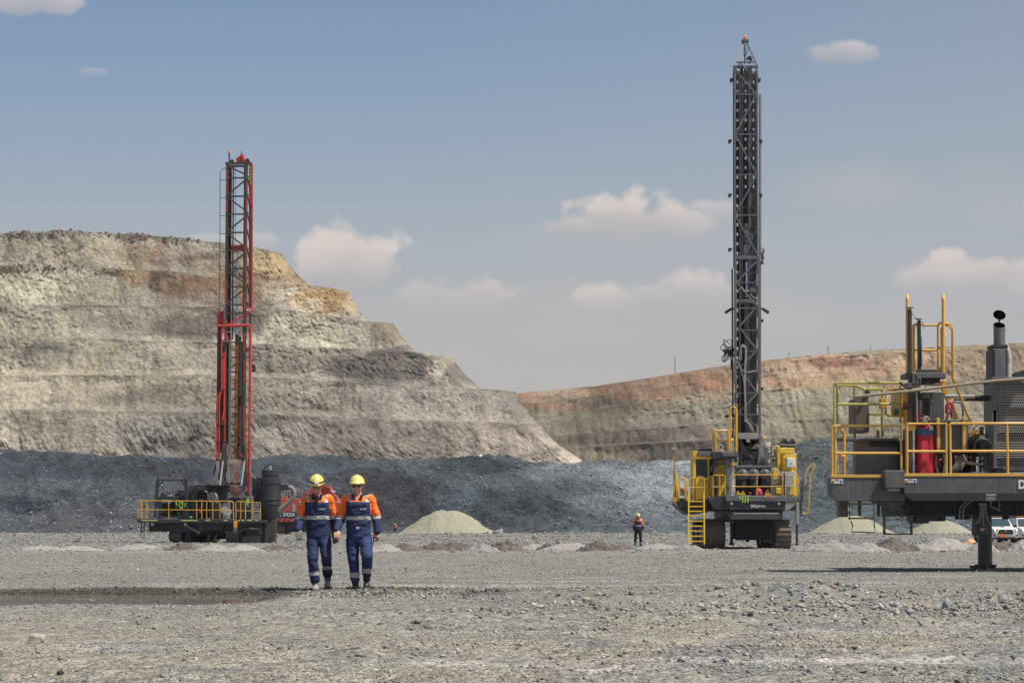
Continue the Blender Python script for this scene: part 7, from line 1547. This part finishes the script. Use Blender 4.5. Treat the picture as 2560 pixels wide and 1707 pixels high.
# ---- pickups ----
def pickup(px, D, label, group, gz=None):
    gz = at_ground(px, D) if gz is None else gz
    P = empty("pickup_truck", ((px-CX)/F*D, D, gz), label, "pickup truck", group)
    W_ = flat("white_car_paint", (.70, .70, .69), .25) if "white_car_paint" not in bpy.data.materials else bpy.data.materials["white_car_paint"]
    def lay(secs, name, mat, bevel=.03, parent=P):   # secs: (y, z0, z1, halfwidth bottom, halfwidth top)
        m = MB(); vs = []; 
        for (y, z0, z1, h0, h1) in secs: vs += [(-h0, y, z0), (h0, y, z0), (h1*1.0, y, z0+(z1-z0)*.6), (h1*.96, y, z1), (-h1*.96, y, z1), (-h1, y, z0+(z1-z0)*.6)]
        n = len(secs); fs = [(i*6+k, i*6+(k+1) % 6, (i+1)*6+(k+1) % 6, (i+1)*6+k) for i in range(n-1) for k in range(6)]+[(5, 4, 3, 2, 1, 0), tuple((n-1)*6+k for k in range(6))]
        m.add(vs, fs); return m.build(name, mat, parent, bevel=bevel, ang=30)
    bd = lay([(0, .46, .95, .78, .76), (.12, .40, 1.02, .86, .86), (.5, .38, 1.08, .90, .90), (1.25, .36, 1.14, .92, .90), (2.9, .36, 1.16, .92, .90), (5.1, .42, 1.16, .90, .88)], "body", W_)
    cbn = lay([(1.15, 1.10, 1.14, .84, .82), (1.75, 1.10, 1.74, .86, .68), (1.95, 1.10, 1.80, .86, .66), (3.0, 1.10, 1.80, .86, .66), (3.5, 1.10, 1.70, .86, .68)], "cab", W_)
    m = MB(); m.add([(-.70, 1.20, 1.18), (.70, 1.20, 1.18), (.60, 1.70, 1.69), (-.60, 1.70, 1.69)], [(0, 1, 2, 3)]); 
    g = m.build("windscreen", flat("windscreen_glass", (.03, .06, .085), .05) if "windscreen_glass" not in bpy.data.materials else bpy.data.materials["windscreen_glass"], P); g.location = (0, -.045, .02)
    m = MB(); m.prism([(-.42, .96), (.42, .96), (.52, .74), (.44, .66), (-.44, .66), (-.52, .74)], -.03, .1); gr_ = m.build("grille", M_black, P, bevel=.01)
    m = MB(); m.lathe((0, -.035, .86), [(.06, 0), (.06, .01)], 14, axis=(0, 1, 0)); m.box(-.45, .45, -.04, -.03, .80, .815); m.build("grille_badge", GL, gr_)
    for s in (-1, 1):
        m = MB(); m.prism([(s*.50, .97), (s*.80, 1.0), (s*.86, .92), (s*.82, .86), (s*.56, .85)], -.005, .2); h = m.build("headlight", GL, P, bevel=.01)
        m = MB(); m.lathe((s*.72, -.03, .92), [(.055, 0), (.06, .03)], 14, axis=(0, 1, 0)); m.build("headlamp_lens", flat("headlamp_glow", (1, .86, .6), .3, emit=1.6) if "headlamp_glow" not in bpy.data.materials else bpy.data.materials["headlamp_glow"], h)
        m = MB(); m.prism([(s*.68, .56), (s*.80, .70), (s*.78, .50)], -.02, .1); m.build("fog_light", M_black, P)
        m = MB(); m.box(s*.92, s*1.10, 1.2, 1.32, 1.12, 1.30); m.box(s*.85, s*.93, 1.22, 1.3, 1.14, 1.2); m.build("wing_mirror", M_black, P, bevel=.02)
        for yy in (.95, 4.1):
            m = MB(); m.lathe((s*.80, yy, .38), [(.20, -.11), (.36, -.12), (.38, -.08), (.38, .08), (.36, .12), (.20, .11)], 24, axis=(1, 0, 0)); w = m.build("wheel", BK, P, ang=40); MB().lathe((s*.80, yy, .38), [(.06, -.09), (.2, -.10), (.2, .10), (.06, .09)], 16, axis=(1, 0, 0)).build("rim", GL, w)
    m = MB(); m.box(-.7, .7, .05, 1.0, .30, .42); m.box(-.5, .5, .0, .1, .36, .46); m.build("underguard", GD, P, bevel=.02)
    m = MB(); m.box(-.46, -.12, -.06, -.04, .44, .68); m.build("orange_flag", flat("orange_cloth_flag", (.85, .18, .02), .7) if "orange_cloth_flag" not in bpy.data.materials else bpy.data.materials["orange_cloth_flag"], P)
    m = MB(); m.box(-.5, .5, 2.2, 2.4, 1.83, 1.93); m.build("light_bar", AMB, P, bevel=.02); m = MB(); m.box(-.12, .12, .75, .8, 1.12, 1.15); m.build("bonnet_scoop", M_black, P)
    return P
pickup(2514.5, 114, "white pickup truck with an orange bumper flag, fully in view", "parked pickup trucks")
pickup(2584, 118, "white pickup truck half cut off at the right photo edge", "parked pickup trucks")

# ---- heaps of stemming gravel ----
hm = NM("pale_gravel"); v = hm.n('ShaderNodeTexVoronoi'); v.inputs['Scale'].default_value = 8; hm.l(hm.tc.outputs['Object'], v.inputs['Vector'])
hm.l(hm.mix(hm.rng(v.outputs['Color'], 0, 1, 0, 1), (.25, .24, .17), (.40, .385, .29)), hm.b.inputs['Base Color']); hm.b.inputs['Roughness'].default_value = .95; hm.bump(hm.math('MULTIPLY', v.outputs['Distance'], -1.), .8, .14)
def heap(name, px, D, gz, hw, h, mat, label, cat, group, power=1.0, noise=.04, seed=0, depth=1.0, skew=0., n=64, top=.12):
    a = np.linspace(-1.15, 1.15, n); Xg, Yg = np.meshgrid(a, a); r = np.sqrt((Xg-skew*.0)**2+Yg**2)
    prof = 1-np.sqrt(r*r+top*top)+top*.35; prof = np.where(Xg > 0, prof-skew*Xg*.1, prof)
    Z = h*np.maximum(prof/(1-top+top*.35), -.12)+noise*h*fbm(Xg*4+seed, Yg*4, o=5)*2.0+noise*.5*h*fbm(Xg*16+seed, Yg*16, o=3)
    o = gridmesh(name, Xg*hw, Yg*hw*depth, np.where(r > 1.12, -.3, Z), mat); link(o); o.location = ((px-CX)/F*D, D, gz); o.rotation_euler.z = seed*.7
    return tag(o, label, cat, group)
gh = "heaps of pale stemming gravel"
heap("gravel_heap", 1118, 262, -.1, 7.6, 4.05, hm.m, "large pale gravel heap right of the walking people", "gravel heap", gh, seed=0, noise=.09, n=110, top=.34)
heap("gravel_heap", 2128, 250, -.1, 6.6, 3.1, hm.m, "pale gravel heap behind the hanging steps of the near rig", "gravel heap", gh, seed=0, noise=.05, n=100, top=.36)
heap("gravel_heap", 2350, 255, -.1, 5.6, 2.5, hm.m, "pale gravel heap seen between the near rig's access frame and its jack leg", "gravel heap", gh, seed=0, noise=.05, n=100, top=.3)
# ---- cuttings cones round the drilled holes ----
def cutm(name, c0, c1):
    m = NM(name); m.l(m.mix(m.rng(m.noise(2.2, 6, .65), .35, .65), c0, c1), m.b.inputs['Base Color']); m.b.inputs['Roughness'].default_value = .95; m.bump(m.noise(7, 6, .7), .7, .06); return m.m
CL_ = cutm("pale_cuttings", (.25, .235, .215), (.33, .31, .285)); CD_ = cutm("damp_cuttings", (.085, .07, .062), (.15, .125, .11)); CM_ = cutm("mid_cuttings", (.20, .185, .17), (.28, .26, .245))
K6 = lambda uu: uu/2.613
piles = [(35+75, 1363, 70, 'L'), (K6(510), 1361, 58, 'L'), (K6(910), 1357, 62, 'L'), (K6(1195), 1355, 42, 'D'), (K6(1400), 1359, 44, 'L'), (K6(1590), 1360, 56, 'L'), (K6(1790), 1360, 40, 'D'), (K6(1930), 1362, 36, 'D'),
         (700+K6(590), 1363, 40, 'M'), (880+225/2.673, 1358, 46, 'L'), (880+370/2.673, 1358, 50, 'D'), (880+545/2.673, 1356, 40, 'D'), (880+680/2.673, 1354, 62, 'D'), (880+860/2.673, 1358, 44, 'M'), (880+1025/2.673, 1352, 46, 'D'), (880+1215/2.673, 1357, 40, 'L'), (880+1300/2.673, 1357, 24, 'D'), (880+1460/2.673, 1354, 72, 'L'), (880+1640/2.673, 1353, 46, 'D'), (880+1790/2.673, 1360, 34, 'D'), (880+2060/2.673, 1357, 62, 'L'), (880+2250/2.673, 1361, 44, 'M'),
         (2060+60/3.734, 1353, 90, 'M'), (2060+640/3.734, 1347, 60, 'D'), (2060+400/3.734, 1356, 56, 'L'), (2060+1130/3.734, 1343, 80, 'L'), (2060+1480/3.734, 1352, 44, 'L'), (2060+1700/3.734, 1352, 62, 'D'), (2556, 1350, 40, 'L')]
wh = ["behind the left edge of the open bench", "by the left rig's tracks", "beside the walking people", "between the people and the right rig", "near the standing worker", "under the near rig's deck"]
tone = dict(L="pale dust cone", D="dark brown cuttings cone", M="mid grey cuttings cone")
seq = {}
piles.sort(key=lambda p: p[0])
def place_words(px):
    for lim, w_ in ((320, "far left, left of the dark rig"), (700, "at the foot of the dark rig"), (960, "right beside the walking people"), (1240, "before the large pale gravel heap"), (1560, "left of the standing worker"), (1760, "between the standing worker and the yellow rig"), (2080, "right of the yellow rig")):
        if px < lim: return w_
    return "beyond the deck of the near rig"
groups_ = {}
for p in piles: groups_.setdefault((p[3], place_words(p[0])), []).append(p)
ordw = ["leftmost", "second from the left", "third from the left", "fourth from the left", "fifth from the left"]
for (kd, wd), lst in groups_.items():
    for i, (px, topy_, hwpx, _) in enumerate(lst):
        D = 72+((px*7.31) % 9); s = F/D; base_y = HY+CH*s; gz = at_ground(px, D); h = max(.12, CH-gz+(HY-topy_)/s); hw = hwpx/s
        lab = tone[kd]+", "+wd+("" if len(lst) == 1 else ", "+ordw[i])
        heap("cuttings_pile", px, D, gz-.03, hw*1.05, h*.98, {'L': CL_, 'D': CD_, 'M': CM_}[kd], lab, "cuttings pile", "cones of drill cuttings along the drill line", seed=(px*.37) % 50, noise=.30 if kd == 'L' else .5, n=60, top=.30, depth=1.0)
# ---- single boulders worth pointing at ----
def boulder(px, py, wpx, hpx, col, label, D=None, seed=0, tilt=0):
    D = D or CH*F/(py-HY); s = F/D; n = 22; vs = []; mb = MB(); ell(mb, (0, 0, 0), (wpx/s/2, wpx/s/2.4, hpx/s/1.6), 22, 14)
    co = np.array([tuple(v) for v in mb.v]); nn = fbm(co[:, 0]*3/(wpx/s)+seed, co[:, 1]*3/(wpx/s), co[:, 2]*3/(wpx/s)+seed, 4)
    co = co*(1+nn*.55)[:, None]
    rs = np.random.default_rng(seed+50)
    for k in range(9):
        d = rs.normal(size=3); d /= np.linalg.norm(d); L_ = (co@d); mx = L_.max()*.72; co = co-np.outer(np.maximum(L_-mx, 0), d)
    mb.v = [Vector(c) for c in co]; m = NM("boulder_%d" % seed); a_ = m.noise(3.5*s/60, 6, .65); m.l(m.mix(m.rng(a_, .3, .7), tuple(c*.75 for c in col), tuple(c*1.2 for c in col)), m.b.inputs['Base Color']); m.b.inputs['Roughness'].default_value = .9; m.bump(a_, .6, .05)
    m.m.name = "boulder_rock"
    o = mb.build("boulder", m.m, None, ang=22); x = (px-CX)/F*D; o.location = (x, D, float(groundz(np.array([x]), np.array([D]))[0])+hpx/s*.30); o.rotation_euler = (0, R(tilt), seed)
    tag(o, label, "boulder", "boulders lying on the bench")
boulder(88, 1600, 70, 26, (.36, .34, .28), "flat pale slab lying alone in the bottom left foreground", seed=1)
boulder(1247, 1341, 34, 17, (.27, .28, .27), "grey boulder at the right foot of the large pale gravel heap", D=215, seed=2)
boulder(1398, 1362, 12, 14, (.33, .32, .29), "small upright pale rock left of the standing worker", D=100, seed=3)
boulder(1338, 1345, 16, 14, (.30, .30, .27), "pale chunky rock on the rubble strip right of the dark cuttings", D=150, seed=4)
boulder(1865, 1494, 26, 17, (.33, .31, .26), "pale rounded rock at the left end of the churned foreground bed", seed=5)
boulder(2076, 1474, 44, 24, (.26, .24, .19), "brownish block on the low mound left of the near rig's shadow", seed=6)
boulder(2100, 1480, 26, 17, (.20, .185, .15), "smaller brown rock right of the brownish block", seed=7)
boulder(2368, 1520, 30, 24, (.30, .31, .30), "largest angular grey rock of the foreground bed below the near rig", seed=8)
boulder(2505, 1512, 26, 24, (.31, .315, .30), "tilted grey rock near the right photo edge", seed=9)
boulder(2474, 1545, 24, 15, (.25, .26, .25), "low grey rock below the tilted one", seed=10)
boulder(1622, 1522, 26, 11, (.20, .18, .14), "thin brown plate of rock in the centre right foreground", seed=11, tilt=8)
boulder(1468, 1512, 32, 20, (.33, .31, .255), "pale broad rock half buried left of the brown plate", seed=12)
boulder(1730, 1548, 20, 12, (.36, .345, .30), "small whitish stone right of the brown plate", seed=13)
boulder(1396, 1490, 12, 8, (.07, .07, .07), "small black stone alone in the centre of the bench", seed=14)
boulder(150, 1683, 22, 16, (.06, .06, .058), "black stone at the bottom left corner", seed=15)
boulder(560, 1497, 10, 7, (.05, .05, .048), "black stone standing in the right end of the puddle", seed=16)
boulder(402, 1495, 16, 9, (.30, .26, .22), "pinkish stone standing in the middle of the puddle", seed=17)
boulder(1202, 1142, 14, 9, (.62, .60, .57), "white block on the crest of the dark rubble bank", D=424, seed=18)
bpy.data.objects["boulder.%03d" % 17].location.z = CH+(HY-1141)/F*424
# sheet of torn orange cardboard left of the jack
Dk = 88; c = Vector(((2427-CX)/F*Dk, Dk, at_ground(2427, Dk))); zt = CH+(HY-1346)/F*Dk
m = MB(); s = Dk/F
vs = [(-16*s, 0, .02), (-9*s, .1, .10), (-6*s, .0, .22), (4*s, .12, .30), (13*s, .0, .14), (15*s, .2, .02), (2*s, -.1, .08)]
m.add(vs+[(a_, b_+.03, c_+.025) for a_, b_, c_ in vs], [(0, 1, 2, 6), (6, 2, 3, 4), (6, 4, 5), (7, 13, 9, 8), (13, 11, 10, 9), (13, 12, 11), (0, 6, 13, 7), (6, 5, 12, 13), (5, 4, 11, 12), (4, 3, 10, 11), (3, 2, 9, 10), (2, 1, 8, 9), (1, 0, 7, 8)])
o = m.build("crumpled_sheet", flat("orange_sheet", (.62, .33, .16), .8)); o.location = c+Vector((0, 0, max(.02, zt-.3-c.z))); tag(o, "crumpled orange-brown sheet on the bench just left of the near rig's jack leg", "sheet")
# ---- things on the far skyline ----
ST = flat("galvanised_steel", (.30, .30, .31), .5, .3)
def tower(px, ybase, ytop, label, cat, arms, D=1380, name="lattice_tower"):
    s = F/D; z0 = CH+(HY-ybase)/s; h = (ybase-ytop)/s; e = empty(name, ((px-CX)/F*D, D, z0-2), label, cat); m = MB(); w = h*.035
    for sx in (-1, 1):
        for sy in (-1, 1): m.beam((sx*w, sy*w, 0), (sx*w*.5, sy*w*.5, h+2), .22)
    k = 8
    for i in range(k): z1, z2 = (h+2)*i/k, (h+2)*(i+1)/k; f = lambda z: w*(1-.5*z/(h+2)); m.beam((-f(z1), -f(z1), z1), (f(z2), -f(z2), z2), .12); m.beam((f(z1), f(z1), z1), (-f(z2), f(z2), z2), .12)
    m.build("lattice_mast", ST, e); m = MB()
    for zz, ww in arms: m.beam((-ww*h, 0, 2+zz*h), (ww*h, 0, 2+zz*h), .3)
    if arms: m.build("cross_arm", ST, e)
    if not arms: MB().box(-w*1.4, w*1.4, -w, w, h*.93, h*.99).build("antenna_head", ST, e)
    return e
tower(1260+1117/2.613, 820+296/2.613, 820+192/2.613, "thin grey lattice mast on the orange skyline left of the tall drill mast", "mast", [])
tower(1260+1862/2.613, 820+190/2.613, 820+154/2.613, "small power pylon on the skyline just right of the tall drill mast", "pylon", [(.95, .16), (.7, .2), (.5, .16)], name="power_pylon")
tower(1260+2118/2.613, 820+166/2.613, 820+116/2.613, "power pylon on the skyline left of the near rig's cage", "pylon", [(.95, .12), (.72, .15)], name="power_pylon")
tower(2060+535/4.612, 720+708/4.612, 720+645/4.612, "slender mast on the skyline above the near rig's cage", "mast", [(.8, .05)])
D = 1380; s = F/D; e = empty("site_trailer", ((1788-CX)/F*D, D, CH+(HY-915)/s), "tiny white unit with a mast on the crest of the far orange pit wall", "trailer")
MB().prism([(-2, 0), (2.4, 0), (2.4, 1.2), (.6, 1.4), (-.4, 2.6), (-2, 2.6)], -1, 1).build("trailer_body", M_white, e, bevel=.05); m = MB(); m.tube((1.6, 0, 1), (1.9, 0, 4.6), .12); m.box(1.2, 2.8, -.3, .3, 4.2, 4.6); m.build("mast_pole", M_white, e)
# ---- dusty air over the pit ----
hz = bpy.data.materials.new("dusty_air"); hz.use_nodes = True; t = hz.node_tree; t.nodes.clear()
pv = t.nodes.new('ShaderNodeVolumePrincipled'); pv.inputs['Density'].default_value = .00010; pv.inputs['Color'].default_value = (.93, .90, .88, 1); pv.inputs['Anisotropy'].default_value = .3
ou = t.nodes.new('ShaderNodeOutputMaterial'); t.links.new(pv.outputs[0], ou.inputs['Volume'])
m = MB(); m.box(-7000, 7000, -300, 6200, -40, 260); hb_ = m.build("haze", hz); tag(hb_, kind="stuff")
SC.cycles.volume_bounces = 0; SC.cycles.volume_step_rate = 4
